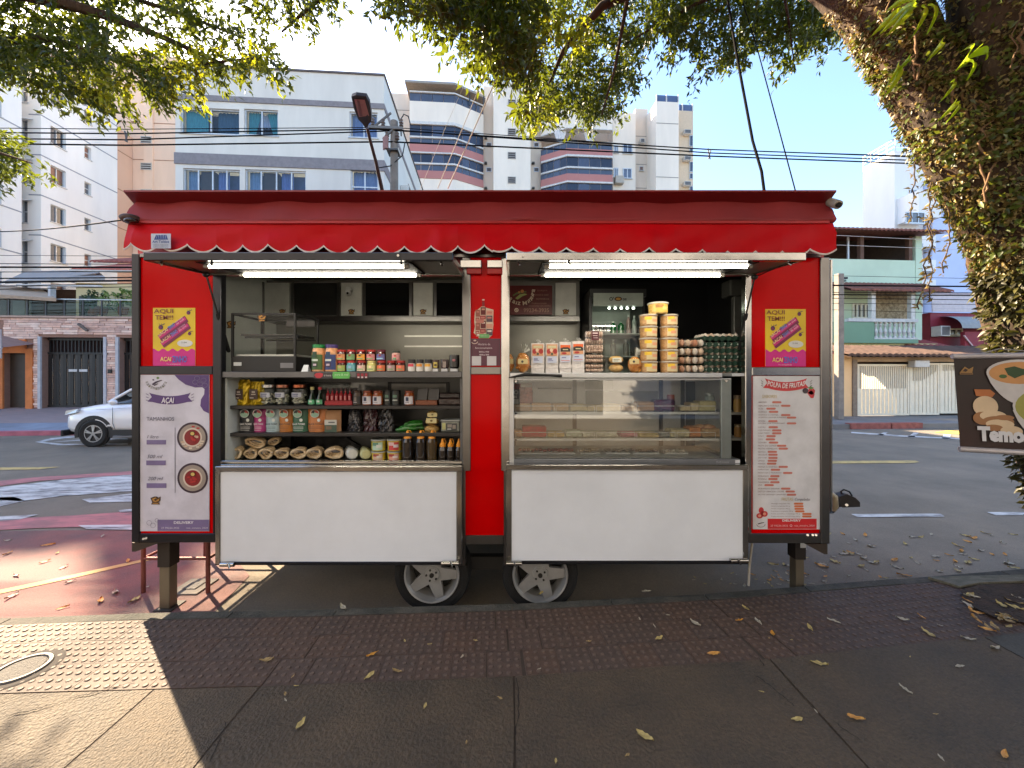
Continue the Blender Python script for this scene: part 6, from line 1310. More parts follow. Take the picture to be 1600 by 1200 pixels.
strip(bc,"roof_glass_rail",M_paneb,[(su(870,VA+.3),VA+.3),(su(905,VA+.3),VA+.3)],sz(921,160,VA),sz(921,150,VA),.04)
for px,y0,y1,v in ((1025.5,159,148,39.5),(1041,159,148,39.5),(1059.5,159,148,39.5),(1066,173,162.5,40.8),(1082,173,162.5,40.8)): strip(bc,"rail_post",M_ed,[(su(px,v),v),(su(px,v)+.1,v)],sz(px,y0,v),sz(px,y1-.6,v),.1)
for y in (205.5,242.5,281,320): a0,a1 = su(793.5,40.5),su(806,40.5); z0 = sz(800,y+5,40.5); window(bc,a0,a1,z0,z0+.7,Ff(40.6-.11),1,3,frame=C((150,146,140),.6),pane=C((70,62,56),.3),fw=.07,dep=.1,sill=False)
window(bc,su(794,40.5),su(806,40.5),sz(800,165,40.5),sz(800,155,40.5),Ff(40.49),1,3,frame=C((150,146,140),.6),pane=C((70,62,56),.3),fw=.07,sill=False)
for px, v in ((764,42.4),(838,42.4)):
    for y in (226,265,304): window(bc,su(px-4,v),su(px+4,v),sz(px,y+4,v),sz(px,y-3,v),Ff(v-.11),1,1,pane=C((84,72,62),.3),fw=.06,sill=False); MB().lbox(su(px-7,v),su(px-3,v),sz(px,y-7.5,v),sz(px,y-10,v),-.3,-.01,Ff(v)).build("air_conditioner", C((70,66,62),.6), bc, raw=True)
for px0,px1,y0,y1 in ((959,966,227.5,240),(973,988,225,240),(959,966,263,278),(973,987,263,279)): window(bc,su(px0,41.3),su(px1,41.3),sz(975,y1,41.3),sz(975,y0,41.3),Ff(41.19),2,1,pane=C((96,106,124),.1,spec=.7),fw=.09)
window(bc,su(999,41.9),su(1005,41.9),sz(1002,267,41.9),sz(1002,260,41.9),Ff(41.79),1,1,pane=C((120,100,90),.3)); ac_unit(bc,su(998,41.9),sz(1002,227,41.9),Ff(41.88),.5,.45)
MB().box((su(959,41.3),40.7,sz(975,290,41.3)),(su(972,41.3),41.28,sz(975,279,41.3))).build("service_ledge", C((176,168,156),.8), bc, raw=True)
for y in (211,252,291): ac_unit(bc,su(1066,40.8),sz(1070,y+2,40.8),Ff(40.79),.75,.45)
for y0,y1 in ((212,229),(231,239),(253,269),(271,280),(291,310)): window(bc,su(1077,40.8),su(1082.5,40.8),sz(1079,y1,40.8),sz(1079,y0,40.8),Ff(40.68),1,1,pane=C((54,62,76),.08,spec=.8),fw=.05,sill=False)
mb = MB()
for y in (193,277): z = sz(1042,y,39.5); mb.lbox(ub,su(1060,39.5),z-.04,z+.04,-.012,-.001,Ff(39.5))
for y in (213,257,294): z = sz(1002,y,41.9); mb.lbox(su(993.5,41.9),su(1012,41.9),z-.04,z+.04,-.012,-.001,Ff(41.9))
for y in (172,): z = sz(625,y,43.5); mb.lbox(su(606,43.5),su(640,43.5),z-.04,z+.04,-.012,-.001,Ff(43.5))
mb.build("floor_line", C((150,142,132),.9), bc, raw=True)
# ---- 5 white tower on the far side
bw = B("apartment_tower", "plain white tower with roof railing rising over the green house beside the tree", "building")
M_w2 = C((238,234,230),.8,var=.03,scale=.6,stretch=(1,1,.2),detail=8); M_w3 = C((198,208,238),.8,var=.03,scale=.4)
vn = 30.0; uw = su(1398,vn); vf = vpx(1348,uw); zT5 = sz(1398,235,vn)
MB().box((uw,vn,-.2),(uw+2.6,vf,zT5)).build("wall", M_w2, bw, raw=True)
MB().box((uw+2.61,vn+.4,-.2),(uw+22,vf+2,zT5-1.0)).build("wall", M_w2, bw, raw=True)
MB().box((su(1444,vn),vn-.6,-.2),(su(1512,vn),vn+.39,sz(1470,285,vn))).build("blue_wall", M_w3, bw, raw=True); MB().box((su(1512.5,vn),vn-.35,-.2),(su(1600,vn),vn+.39,sz(1530,285,vn))).build("wall", C((196,200,216),.8), bw, raw=True)
MB().box((su(1412,vn-.5),vn-1.6,sz(1430,352,vn)),(su(1446,vn-.5),vn-.01,sz(1430,312,vn))).build("balcony_box", M_w2, bw, raw=True); window(bw,su(1414,vn-1.6),su(1444,vn-1.6),sz(1430,349,vn-1.6),sz(1430,332,vn-1.6),Ff(vn-1.62),3,1,pane=C((84,82,84),.1,spec=.8),dep=.01,fw=.06)
window(bw,su(1421,vn),su(1433,vn),sz(1427,304,vn),sz(1427,297,vn),Ff(vn-.06),2,1,dep=.05); window(bw,su(1506,vn-.35),su(1518.5,vn-.35),sz(1512,419,vn),sz(1512,400,vn),Ff(vn-.68),1,2,frame=C((60,64,80),.5),dep=.05,pane=C((70,84,110),.1,spec=.8))
for y in (388,425,455): MB().box((su(1418,vn),vn-.9,sz(1430,y+3,vn)),(su(1443,vn),vn-.02,sz(1430,y-14,vn))).build("balcony_box", M_w2, bw, raw=True)
for y in (390,428,458): window(bw,su(1420,vn-.9),su(1441,vn-.9),sz(1430,y-2,vn-.9),sz(1430,y-10,vn-.9),Ff(vn-.95),2,1,dep=.03,pane=C((110,112,120),.1,spec=.8))
mb = MB()
for q in (.35,.7,1.0):
    mb.bar((uw+.05,vn,zT5+q),(uw+.05,vf,zT5+q),.05); mb.bar((uw+.05,vn+.05,zT5+q),(uw+2.6,vn+.05,zT5+q),.05)
for i in range(5): v_ = vn+(vf-vn)*i/4; mb.bar((uw+.05,v_,zT5),(uw+.05,v_,zT5+1.0),.05)
mb.build("roof_railing", C((214,214,220),.5), bw, raw=True)
# ---- 6 green house with balusters
bg_ = B("green_house", "light green two storey house with open upper terrace and white baluster balcony", "house")
VG = 19.0; M_gr = C((198,222,198),.8,var=.04,scale=.6); M_gr2 = C((124,160,132),.8,var=.04,scale=.6); M_yel2 = C((214,206,150),.8)
g = lambda px: su(px,VG); h = lambda py: sz(1380,py,VG); fG = Ff(VG)
MB().box((g(1180),VG,h(447)),(g(1430),VG+.2,h(406))).build("terrace_parapet", M_gr, bg_, raw=True)
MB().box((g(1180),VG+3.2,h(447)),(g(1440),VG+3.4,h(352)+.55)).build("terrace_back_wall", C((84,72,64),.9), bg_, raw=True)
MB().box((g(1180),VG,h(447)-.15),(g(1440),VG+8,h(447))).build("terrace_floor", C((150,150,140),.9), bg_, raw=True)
MB().box((g(1430.2),VG-.02,h(560)),(g(1440),VG+.3,h(368))).build("end_wall", M_gr, bg_, raw=True); zr1, zr2 = h(366)+.21*(h(352)+.6-h(366))-.1, h(366)+.83*(h(352)+.6-h(366))-.1; MB().hexa([(g(1432),VG+.301,h(447)),(g(1440),VG+.301,h(447)),(g(1440),VG+3.19,h(447)),(g(1432),VG+3.19,h(447)),(g(1432),VG+.301,zr1),(g(1440),VG+.301,zr1),(g(1440),VG+3.19,zr2),(g(1432),VG+3.19,zr2)]).build("terrace_shade_wall", C((84,72,64),.9), bg_, raw=True)  # separate dark inner wall added, its colour keeps the terrace shaded
for px in (1345,1421): MB().box((g(px),VG+.02,h(405.5)),(g(px)+.2,VG+.22,h(368))).build("terrace_post", C((96,70,56),.8), bg_, raw=True)
MB().box((g(1333),VG+.3,h(405)),(g(1335.5),VG+.36,h(368))).build("steel_post", M_alu, bg_, raw=True)
rf = MB(); n = 44
M_tile = C((134,84,70),.85,var=.15,scale=5)
def tile_roof(par, name, ua, ub_, va, za, vb, zb, mat, pitch=.24):
    n = max(2,int(abs(ub_-ua)/pitch)); mb = MB(); k = 6; V = []
    for j in range(2):
        v_, z_ = (va,za) if j == 0 else (vb,zb)
        for i in range(n*k+1):
            t_ = i/k; V.append((ua+(ub_-ua)*i/(n*k), v_, z_+.05*abs(math.sin(math.pi*t_))))
    m = n*k+1; mb.add(V,[(i,i+1,m+i+1,m+i) for i in range(m-1)],0,True)
    V2 = [(a,b-.0,c-.1) for a,b,c in V[:m]]; mb.add(V[:m]+V2,[(i,i+1,m+i+1,m+i) for i in range(m-1)]); mb.add([V2[0],V2[-1],(V[-1][0],vb,zb-.1),(V[m][0],vb,zb-.1)],[(0,1,2,3)])
    return mb.build(name, mat, par, raw=True)
tile_roof(bg_,"tiled_roof",g(1180),g(1462),VG-.7,h(366),VG+4,h(352)+.6,M_tile)
tile_roof(bg_,"balcony_tiled_roof",su(1318,VG-1),su(1476,VG-1),VG-1.4,sz(1380,452,VG-1.4),VG-.02,sz(1380,446,VG-.02)+.1,M_tile)
# balcony storey
fB = VG-1.1
MB().box((g(1180),VG+.001,h(560)),(g(1430),VG+.2,h(447)-.16)).build("wall", C((190,210,180),.8,var=.04,scale=.6), bg_, raw=True)
MB().box((su(1363,VG),VG-.02,sz(1395,500,VG)),(su(1429,VG),VG-.002,sz(1395,455,VG))).build("stone_cladding", C((176,160,128),.9,var=.0,scale=6,col2=(120,104,78),bump=.8,bscale=14), bg_, raw=True)
window(bg_,su(1331,VG),su(1358,VG),sz(1345,498,VG),sz(1345,474,VG),Ff(VG-.05),4,1,frame=C((206,200,176),.6),pane=C((90,80,70),.2),dep=.04,fw=.09)
for px in (1362,1424): MB().box((su(px,fB),fB,sz(px,501,fB)),(su(px,fB)+.22,fB+.2,sz(px,453,fB))).build("white_post", C((206,206,200),.7), bg_, raw=True)
MB().box((su(1180,fB),fB,sz(1390,536,fB)),(su(1435,fB),VG-.01,sz(1390,530,fB))).build("balcony_slab", M_gr2, bg_, raw=True)
MB().box((su(1180,fB),fB,sz(1340,530,fB)),(su(1366,fB),fB+.15,sz(1340,503,fB))).build("balcony_wall", M_gr2, bg_, raw=True)
MB().box((su(1325,fB),fB-.03,sz(1390,503,fB)),(su(1434,fB),fB+.18,sz(1390,498,fB))).build("balustrade_cap", C((206,206,202),.7), bg_, raw=True); MB().box((su(1366.5,fB),fB,sz(1390,530,fB)),(su(1434,fB),fB+.18,sz(1390,527.5,fB))).build("balustrade_base", C((206,206,202),.7), bg_, raw=True)
H_ = sz(1390,503,fB)-sz(1390,527.5,fB)
bal = MB().lathe((0,0,0),[(.075,0),(.075,.06),(.04,.1),(.085,.28*H_+.08),(.04,.62*H_),(.035,.7*H_),(.07,.8*H_),(.04,.86*H_),(.075,.92*H_),(.075,H_)],10).mesh("baluster", C((206,206,202),.7))
for i in range(9):
    o = bpy.data.objects.new("baluster", bal); COL.objects.link(o); o.parent = bg_; o.location = (su(1371+i*7.4,fB), fB+.09, sz(1390,527.5,fB))
MB().box((su(1180,VG),VG-.9,-.2),(su(1434,VG),VG-.02,sz(1390,536,fB)-.001)).build("lower_wall", M_yel2, bg_, raw=True)
# ---- 7 red house with slatted fascia
br_ = B("red_house", "dark red house with white boarded fascia, grey awning and air conditioner", "house")
VR = 20.0
q = lambda px: su(px,VR); hh = lambda py: sz(1500,py,VR)
for i in range(6): MB().box((q(1441),VR-.5+.01*i,hh(490-5*i)+.012),(q(1640),VR-.45,hh(485-5*i))).build("fascia_board", C((206,196,198),.7,var=.05), br_, raw=True)
MB().box((q(1441),VR-.4,-.2),(q(1528),VR+3,hh(491))).build("wall", C((132,36,52),.7,var=.08,scale=2), br_, raw=True)
MB().box((q(1528.2),VR-.41,-.2),(q(1640),VR+3,hh(491))).build("tiled_wall", C((190,194,206),.4,var=.05,scale=20), br_, raw=True)
mb = MB()
for i in range(22): a = q(1528.2)+.16*i; mb.box((a,VR-.416,hh(545)),(a+.015,VR-.411,hh(491)))
for i in range(14): z = hh(545)+.16*i; mb.box((q(1528.2),VR-.417,z),(q(1590),VR-.4165,z+.015))
mb.build("tile_joint", C((150,154,166),.8), br_, raw=True)
mb = MB(); n = 10; Vv = []
for j in range(n+1):
    t_ = j/n*math.pi/2
    for a in (q(1455),q(1530)): Vv.append((a, VR-.42-1.0*math.sin(t_), hh(518)+(hh(497)-hh(518))*math.cos(t_)))
mb.add(Vv,[(2*i,2*i+1,2*i+3,2*i+2) for i in range(n)],0,True); mb.build("awning", C((150,152,152),.7), br_, raw=True)
MB().box((q(1530),VR-1.2,hh(519)),(q(1531.5),VR-.42,hh(500))).build("awning_side", C((180,182,184),.7), br_, raw=True)
ac_unit(br_,q(1440.5),hh(528),Ff(VR-.42),.55,.55)
window(br_,q(1459),q(1488),hh(526),hh(515),Ff(VR-.47),3,1,frame=C((206,190,150),.5),pane=C((70,54,46),.2),dep=.03,fw=.08)
tile_roof(br_,"lower_tiled_roof",su(1433,VR-2.5),su(1500,VR-2.5),VR-2.8,sz(1470,547,VR-2.8),VR-.45,sz(1470,528,VR-.45),C((150,62,58),.8,var=.15,scale=6),.3)
MB().box((su(1432,VR-2.9),VR-2.95,sz(1500,552,VR-2.9)),(su(1640,VR-2.9),VR-2.7,sz(1500,548,VR-2.9))).build("white_edge", C((206,204,204),.7), br_, raw=True)
MB().box((su(1500.5,VR-1),VR-1.2,sz(1510,550,VR-1)),(su(1528,VR-1),VR-1.0,sz(1510,519,VR-1))).build("stair_wall", C((140,40,54),.7), br_, raw=True); MB().bar((su(1508,VR-1.3),VR-1.25,sz(1510,524,VR-1.3)),(su(1527,VR-1.3),VR-1.25,sz(1525,548,VR-1.3)),.06).build("stair_rail", C((206,170,170),.6), br_, raw=True)
# ---- 8 gate wall on the far pavement
gw = B("gate_wall", "peach street wall with cream sliding gates under a dark tiled canopy", "wall")
VW = 14.4; a = lambda px: su(px,VW); zz = lambda py: sz(1400,py,VW); fW = Ff(VW); M_cg = C((236,226,202),.6,var=.03)
MB().box((a(1150),VW,-.2),(a(1331),VW+.25,zz(553))).build("wall", C((240,200,150),.85,var=.04,scale=.8), gw, raw=True)
MB().box((a(1150),VW-.04,zz(553)+.001),(a(1332),VW+.29,zz(551))).build("wall_cap", C((176,60,64),.7), gw, raw=True)
MB().box((a(1331.2),VW-.05,-.2),(a(1338),VW+.25,zz(562))).build("pillar", C((140,124,108),.9,var=.08), gw, raw=True)
MB().box((a(1331.2),VW-.02,zz(565)),(a(1640),VW+.3,zz(555.5))).build("lintel", C((186,160,130),.85,var=.06), gw, raw=True)
tr_ = tile_roof(gw,"canopy_roof",a(1306),a(1640),VW-.55,zz(556)+.02,VW+1.3,sz(1400,541,VW+1.3),C((92,70,58),.9,var=.2,scale=5),.26)
def gate(px0, px1, y0, y1, sol, name, nb, lab):
    t_ = MB().lbox(a(px0),a(px1),zz(y1),zz(y1)+.08,0,.05,fW).lbox(a(px0),a(px1),zz(y0)-.08,zz(y0),0,.05,fW).lbox(a(px0),a(px0)+.07,zz(y1)+.08,zz(y0)-.08,0,.05,fW).lbox(a(px1)-.07,a(px1),zz(y1)+.08,zz(y0)-.08,0,.05,fW).build(name, M_cg, gw, raw=True, label=lab)
    w = (a(px1)-a(px0)-.14)/nb
    for i in range(nb):
        x = a(px0)+.07+w*i; f = (i+.5)/nb; zs = zz(sol(px0+(px1-px0)*f))
        MB().lbox(x+w*.28,x+w*.72,zs,zz(y0)-.081,.01,.04,fW).build("gate_bar", M_cg, t_, raw=True)
        MB().lbox(x+.006,x+w-.006,zz(y1)+.081,zs-.001,.008+.012*(i%2),.04,fW).build("gate_slat", M_cg, t_, raw=True)
gate(1339,1421,569,649,lambda p: 607,"sliding_gate",26,"sliding gate with open bars over a boarded half")
gate(1422,1468,567,648.5,lambda p: 595 if p < 1442 else 595-(p-1442)*.62,"swing_gate",14,"gate with a slanting boarded upper edge")
gate(1469,1512,567,646.5,lambda p: 579,"side_gate",14,"narrow boarded gate")
MB().box((a(1417),VW-.3,zz(574)),(a(1440),VW-.03,zz(563.5))).build("motor_box", C((200,200,198),.5), gw, raw=True, bevel=.02)
MB().box((a(1512.5),VW-.03,-.2),(a(1640),VW+.25,zz(565))).build("wall", C((206,192,160),.85,var=.04), gw, raw=True)
MB().box((a(1338),VW+1.7,-.2),(a(1640),VW+1.8,zz(556))).build("yard_dark_back", C((56,48,44),.9), gw, raw=True); MB().box((a(1338),VW+.3,zz(556)-.1),(a(1640),VW+1.8,zz(556)-.02)).build("yard_shade_slab", C((90,80,70),.9), gw, raw=True)  # near dark back and slab added to keep the yard in shade
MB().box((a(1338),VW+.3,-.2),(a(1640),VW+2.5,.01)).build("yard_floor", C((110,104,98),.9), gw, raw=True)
pc = T("yard_motorbike", "pale blue motorbike parked behind the open gate bars", "motorbike", ST(su(1369,VW+.95),VW+.95,.01), SA)
cu_ = Vector(ST(su(1369,VW+.95),VW+.95,0))
for dx in (-.55,.55): MB().cyl(cu_+Vector((dx,-.05,.31)),cu_+Vector((dx,.05,.31)),.3,n=16).build("wheel", C((24,24,24),.7), pc)
MB().ell(cu_+Vector((0,0,.72)),(.55,.16,.2),12,8).build("fairing", C((140,166,184),.3), pc); MB().ell(cu_+Vector((.2,0,.92)),(.4,.13,.07),10,6).build("saddle", C((30,28,28),.6), pc); MB().tube([cu_+Vector((-.5,-.3,1.1)),cu_+Vector((-.45,0,1.05)),cu_+Vector((-.5,.3,1.1))],.02,6).build("handlebar", M_alud, pc)
# ---- 9 stone clad garage house
gh = B("garage_house", "stone clad garage house with glass railed terrace and yellow upper storey", "house")
VH = 16.0; a = lambda px: su(px,VH); zz = lambda py: sz(100,py,VH); fH = Ff(VH); zg = .40
def hz_(x0,x1,y0,y1): return (a(x0),a(x1),zz(y1),zz(y0))
holes = [hz_(66,163,527,640),hz_(187,292,527,640),hz_(6,43,552,640)]
M_back = C((150,116,100),.9,var=.05)
MB().facade(a(-260),a(320),zg-.6,zz(497),holes,fH,.3).build("wall", M_back, gh, raw=True)
stones = [C(tuple(min(255,int(q*1.35)) for q in c),.85,var=.08,scale=5,bump=.5,bscale=20) for c in ((174,150,138),(164,136,124),(184,164,152),(152,128,118),(172,144,130))]
rs = random.Random(11); z = zg; cnt = 0; stuffb = [MB() for _ in stones]
while z < zz(497.5)-.05:
    hgt = .088; u = a(-60)-rs.random()*.5
    while u < a(212):
        w = rs.uniform(.22,.55); u1 = min(u+w-.012, a(214))
        # keep clear of the openings
        zm = z+hgt/2; segs = [(u,u1)]
        for hx0,hx1,hz0,hz1 in [(x0-.12,x1+.12,z0,z1+.02) for x0,x1,z0,z1 in holes] + [(a(-90),a(7),zg-1,zz(505)-.0)] + [(a(42)-.01,a(53),zg-1,zz(530))]:
            if hz0-.05 < zm < hz1+.05:
                ns = []
                for s0,s1 in segs:
                    if hx0 > s0+.04: ns.append((s0,min(s1,hx0)))
                    if hx1 < s1-.04: ns.append((max(s0,hx1),s1))
                segs = [(s0,s1) for s0,s1 in ns if s1-s0 > .04]
        for s0,s1 in segs:
            k = rs.randrange(5); d = rs.uniform(.012,.05)
            if cnt < 295: MB().lbox(s0,s1,z+.006,z+hgt-.006,-d,-.001,fH).build("stone", stones[k], gh, raw=True); cnt += 1
            else: stuffb[k].lbox(s0,s1,z+.006,z+hgt-.006,-d,-.001,fH)
        u += w
    z += hgt
for k, m in enumerate(stuffb):
    if m.v: m.build("stone_cladding", stones[k], gh, raw=True, kind="stuff")
def garage(x0, x1, nm):
    h4 = hz_(x0,x1,527,638); A0,A1,b0,b1 = h4; b0 = zg; M_gd = C((38,36,36),.5,.2)
    d = MB().lbox(A0,A1,b0,b0+.08,.18,.24,fH).lbox(A0,A1,b1-.1,b1,.18,.24,fH).lbox(A0,A1,b0+(b1-b0)*.76,b0+(b1-b0)*.79,.18,.24,fH).build("garage_gate", M_gd, gh, raw=True, label=nm)
    n = 17; w = (A1-A0)/n
    for i in range(n):
        MB().lbox(A0+w*i+.005,A0+w*(i+1)-.005,b0+.081,b0+(b1-b0)*.759,.2+.03*(i%2),.235,fH).build("gate_slat", C((58,54,52),.45,.2) if i%2 else M_gd, d, raw=True)
        MB().lbox(A0+w*(i+.35),A0+w*(i+.65),b0+(b1-b0)*.791,b1-.101,.2,.23,fH).build("gate_bar", M_gd, d, raw=True)
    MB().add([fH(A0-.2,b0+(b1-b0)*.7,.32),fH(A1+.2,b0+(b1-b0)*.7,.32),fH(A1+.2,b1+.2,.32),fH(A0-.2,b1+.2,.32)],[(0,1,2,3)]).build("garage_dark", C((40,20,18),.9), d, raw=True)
    m = (A0+A1)/2
    for q_ in (-.34,.04): MB().lbox(m+q_,m+q_+.3,b0+(b1-b0)*.51,b0+(b1-b0)*.545,.165,.178,fH).build("sign_plate", C((206,206,206),.6), d, raw=True)
    for xx in (A0-.11,A1+.01): MB().lbox(xx,xx+.1,zg-.3,b1+.02,-.06,.0,fH).build("door_jamb", C((190,190,194),.7), gh, raw=True)
garage(66,163,"wide dark slatted garage gate"); garage(187,292,"second dark slatted garage gate")
# porch
p0 = hz_(6,43,552,640)
MB().lbox(a(-4),a(6.8),zg-.3,zz(545),-.06,-.0,fH).lbox(a(42.2),a(53),zg-.3,zz(545),-.06,-.0,fH).lbox(a(6.8),a(42.2),zz(552),zz(531),-.06,-.0,fH).build("porch_surround", C((206,122,66),.8,var=.1,scale=2), gh, raw=True)
MB().lbox(p0[0],p0[1],zg,p0[3],.2,.25,fH).build("porch_door", C((60,50,42),.5,var=.1,scale=3), gh, raw=True)
mb = MB(); n = 12
pts = [(a(-60)+(a(55)-a(-60))*i/n, VH-1.0, zz(546)+ (zz(518)-zz(540))*.8*(1-(i/n)**2.2)) for i in range(n+1)]
mb.add([p for p in pts]+[(x,VH-.02,z+.2) for x,y,z in pts],[(i,i+1,n+2+i,n+1+i) for i in range(n)],0,True); pcan = mb.build("porch_canopy", C((150,120,110),.7), gh, raw=True)
MB().tube([(x,VH-1.02,z-.03) for x,y,z in pts],.035,6).tube([(a(53),VH-1.02,zz(520)),(a(53.5),VH-1.02,zz(562))],.03,6).build("canopy_arch", C((190,180,176),.6), gh, raw=True)
for k, (px,py,r) in enumerate(((31,521,.12),(44,524,.08),(16,520,.1))): MB().tube([(a(px)+r*math.cos(t_)*(1-t_/9),VH-1.03,zz(py)+r*math.sin(t_)*(1-t_/9)) for t_ in [i*.5 for i in range(15)]],.015,5).build("scroll", C((150,120,100),.6), gh, raw=True)
MB().lbox(a(172),a(177),zz(583),zz(577),-.1,-.05,fH).build("intercom", M_blk, gh, raw=True)
MB().obox(fH((a(136)),zz(512),-.15),(.16,0,-.13),(0,.04,0),(.025,0,.03)).build("wall_lamp", C((90,80,76),.5), gh, raw=True)
# terrace edge, glass railing
MB().box((a(-260),VH-.08,zz(497)+.001),(a(320),VH+5,zz(494))).build("terrace_slab", C((186,160,144),.8), gh, raw=True)
gt = MB().lbox(a(-260),a(320),zz(468.5),zz(467),-.05,.0,fH).build("terrace_rail", C((190,192,190),.4,.5), gh, raw=True)
for i in range(-8,16):
    x0 = a(-15+i*29); x1 = a(-15+(i+1)*29)-.06
    MB().lbox(x0,x0+.05,zz(494),zz(468.6),-.045,-.005,fH).build("rail_post", M_alud, gh, raw=True)
    MB().lbox(x0+.052,x1+.01,zz(493.5),zz(470),-.03,-.02,fH).build("glass_panel", glass((232,238,234),.5), gh, raw=True)
MB().box((a(54),VH+1.5,zz(497)),(a(320),VH+1.7,zz(428))).build("upper_wall", C((214,196,148),.85,var=.04,scale=.8), gh, raw=True)
MB().box((a(-260),VH+2.6,zz(497)),(a(53),VH+2.8,zz(430))).build("upper_wall", C((92,70,60),.85,var=.1), gh, raw=True)
w_ = VH+1.5; MB().box((su(124,w_),w_-.02,sz(140,496,w_)),(su(152,w_),w_-.002,sz(140,463,w_))).build("dark_door", C((44,44,42),.4), gh, raw=True)
for x0,y0,x1,y1 in ((20,470,48,494),(100,472,118,494)): w2_ = VH+2.5; MB().box((su(x0,w2_),w2_,sz(60,y1,w2_)),(su(x1,w2_),w2_+.05,sz(60,y0,w2_))).build("terrace_panel", C((120,116,104),.6), gh, raw=True)
def rpoly(par, name, mat, pts, th=.12):
    n = len(pts); mb = MB(); A = [ (su(px,v), v, sz(px,py,v)) for px,py,v in pts]; mb.add(A+[(x,y,z-th) for x,y,z in A],[tuple(range(n)),tuple(range(n,2*n))[::-1]]+[(i,(i+1)%n,(i+1)%n+n,i+n) for i in range(n)]); return mb.build(name, mat, par, raw=True)
rpoly(gh,"sheet_roof",C((150,146,144),.6,.2,var=.08),[(8,439,VH+1.25),(164,433,VH+1.25),(150,421,VH+5),(40,424,VH+5)],.12)
rpoly(gh,"porch_roof",C((176,150,124),.7,var=.08),[(-120,452,VH-.2),(88,466,VH-.2),(66,452,VH+2.5),(-120,432,VH+2.5)],.12)
MB().lbox(a(61),a(65),zz(466),zz(442),.3,.5,fH).build("terrace_post", C((196,196,196),.7), gh, raw=True)
MB().lbox(a(10),a(145),zz(444.5),zz(442),.3,.4,fH).build("gutter", C((206,204,200),.5), gh, raw=True)
tile_roof(gh,"upper_tiled_roof",su(118,VH+2.2),su(330,VH+2.2),VH+2.0,sz(160,421,VH+2),VH+6,sz(160,409,VH+6),C((176,96,78),.8,var=.12,scale=5),.25)
tile_roof(gh,"upper_tiled_roof",su(140,VH+7),su(330,VH+7),VH+7,sz(170,408,VH+7),VH+10,sz(170,402,VH+10),C((150,84,74),.8,var=.12,scale=5),.25)
MB().box((su(118,VH+2.2),VH+1.95,sz(160,424.5,VH+2)),(su(330,VH+2.2),VH+2.1,sz(160,422,VH+2))).build("eave_board", C((196,190,180),.7), gh, raw=True)
# neighbours that close the street outside the view
for u0,u1,v0,v1,z,c,nm in ((-150,-48,16,40,9,(190,186,178),"low pale house row beyond the white tower"),(60,150,16,40,10,(186,180,172),"low pale house row past the white tower by the tree")):
    b_ = B("house_row", nm, "houses"); MB().box((u0,v0,-.2),(u1,v1,z)).build("wall", C(c,.85,var=.05,scale=.4), b_, raw=True); MB().box((u0-.3,v0-.3,z+.001),(u1+.3,v1+.3,z+.3)).build("roof", C((140,90,74),.8), b_, raw=True)
# building line behind the camera (unseen; height and tone set for light on the trailer)
nb_ = T("house_row", "unseen building row on the near side of the street, shaped for the light", "houses", (0,-9,0), SA)
mbn = MB().facade(-26,26,-.2,13,[(-24+6*i,-20.5+6*i,z0,z0+h0) for i in range(8) for z0,h0 in ((.1,2.6),(4.2,1.6))],lambda p,b,d: (p,-d-.3,b),.2); mbn.build("wall", C((172,173,176),.85,var=.05,scale=.5), nb_, raw=True)
MB().add([(-26,-.55,-.2),(26,-.55,-.2),(26,-.55,12.9),(-26,-.55,12.9)],[(0,1,2,3)]).build("shutter", C((90,90,92),.5), nb_, raw=True); MB().box((-26.3,-6,13.001),(26.3,.3,13.3)).build("roof", C((140,90,74),.8), nb_, raw=True)
# ================================================================== STREET FURNITURE, CAR, TREES
M_conc = C((128,120,110),.9,var=.08,scale=4)
vp = 12.6
up = su(616,vp); pole = T("utility_pole", "concrete utility pole with crossarm and insulators behind the trailer roof", "utility pole", ST(up,vp,0), SA)
zp = sz(616,190,vp)
MB().cyl((0,0,0),(0,0,zp),.17,.115,14).build("pole_shaft", M_conc, pole, raw=True)
def pz(py): return sz(616,py,vp)
def pu(px): return su(px,vp)-up
MB().box((pu(578),-.16,pz(206)),(pu(630),-.06,pz(202))).build("crossarm", C((120,116,110),.6,.3), pole, raw=True); MB().bar((pu(584),-.1,pz(204)),(pu(612),-.1,pz(180)),.05).bar((0,-.12,pz(205)),(pu(600),-.12,pz(222)),.05).build("arm_brace", C((110,106,100),.6,.3), pole, raw=True)
for px,py in ((584,202),(600,202),(628,201),(606,222),(622,222)): MB().lathe((pu(px),-.11,pz(py)),[(.03,0),(.07,.03),(.04,.08),(.07,.12),(.04,.17),(.06,.22),(.02,.27)],10).build("insulator", C((96,84,78),.4), pole, raw=True)
MB().box((pu(604),-.26,pz(239)),(pu(609),-.16,pz(220))).box((pu(601.5),-.26,pz(241)),(pu(604),-.2,pz(222))).build("fuse_switch", C((150,110,100),.5), pole, raw=True)
MB().box((pu(606),-.22,pz(240)),(pu(624),.2,pz(237.5))).build("clamp_band", C((90,88,86),.5,.5), pole, raw=True)
MB().tube([(pu(628),-.1,pz(215)),(pu(627),-.1,pz(190)),(pu(632),-.1,pz(181)),(pu(639),-.1,pz(184)),(pu(642),-.1,pz(196))],.02,6).tube([(pu(634),-.1,pz(224)),(pu(630),-.1,pz(245)),(pu(612),-.1,pz(262)),(pu(592),-.1,pz(266))],.018,6).build("jumper_cable", M_blk, pole, raw=True)
p2 = T("utility_pole", "short concrete pole standing before the green house", "utility pole", ST(su(1311,13.4),13.4,0), SA)
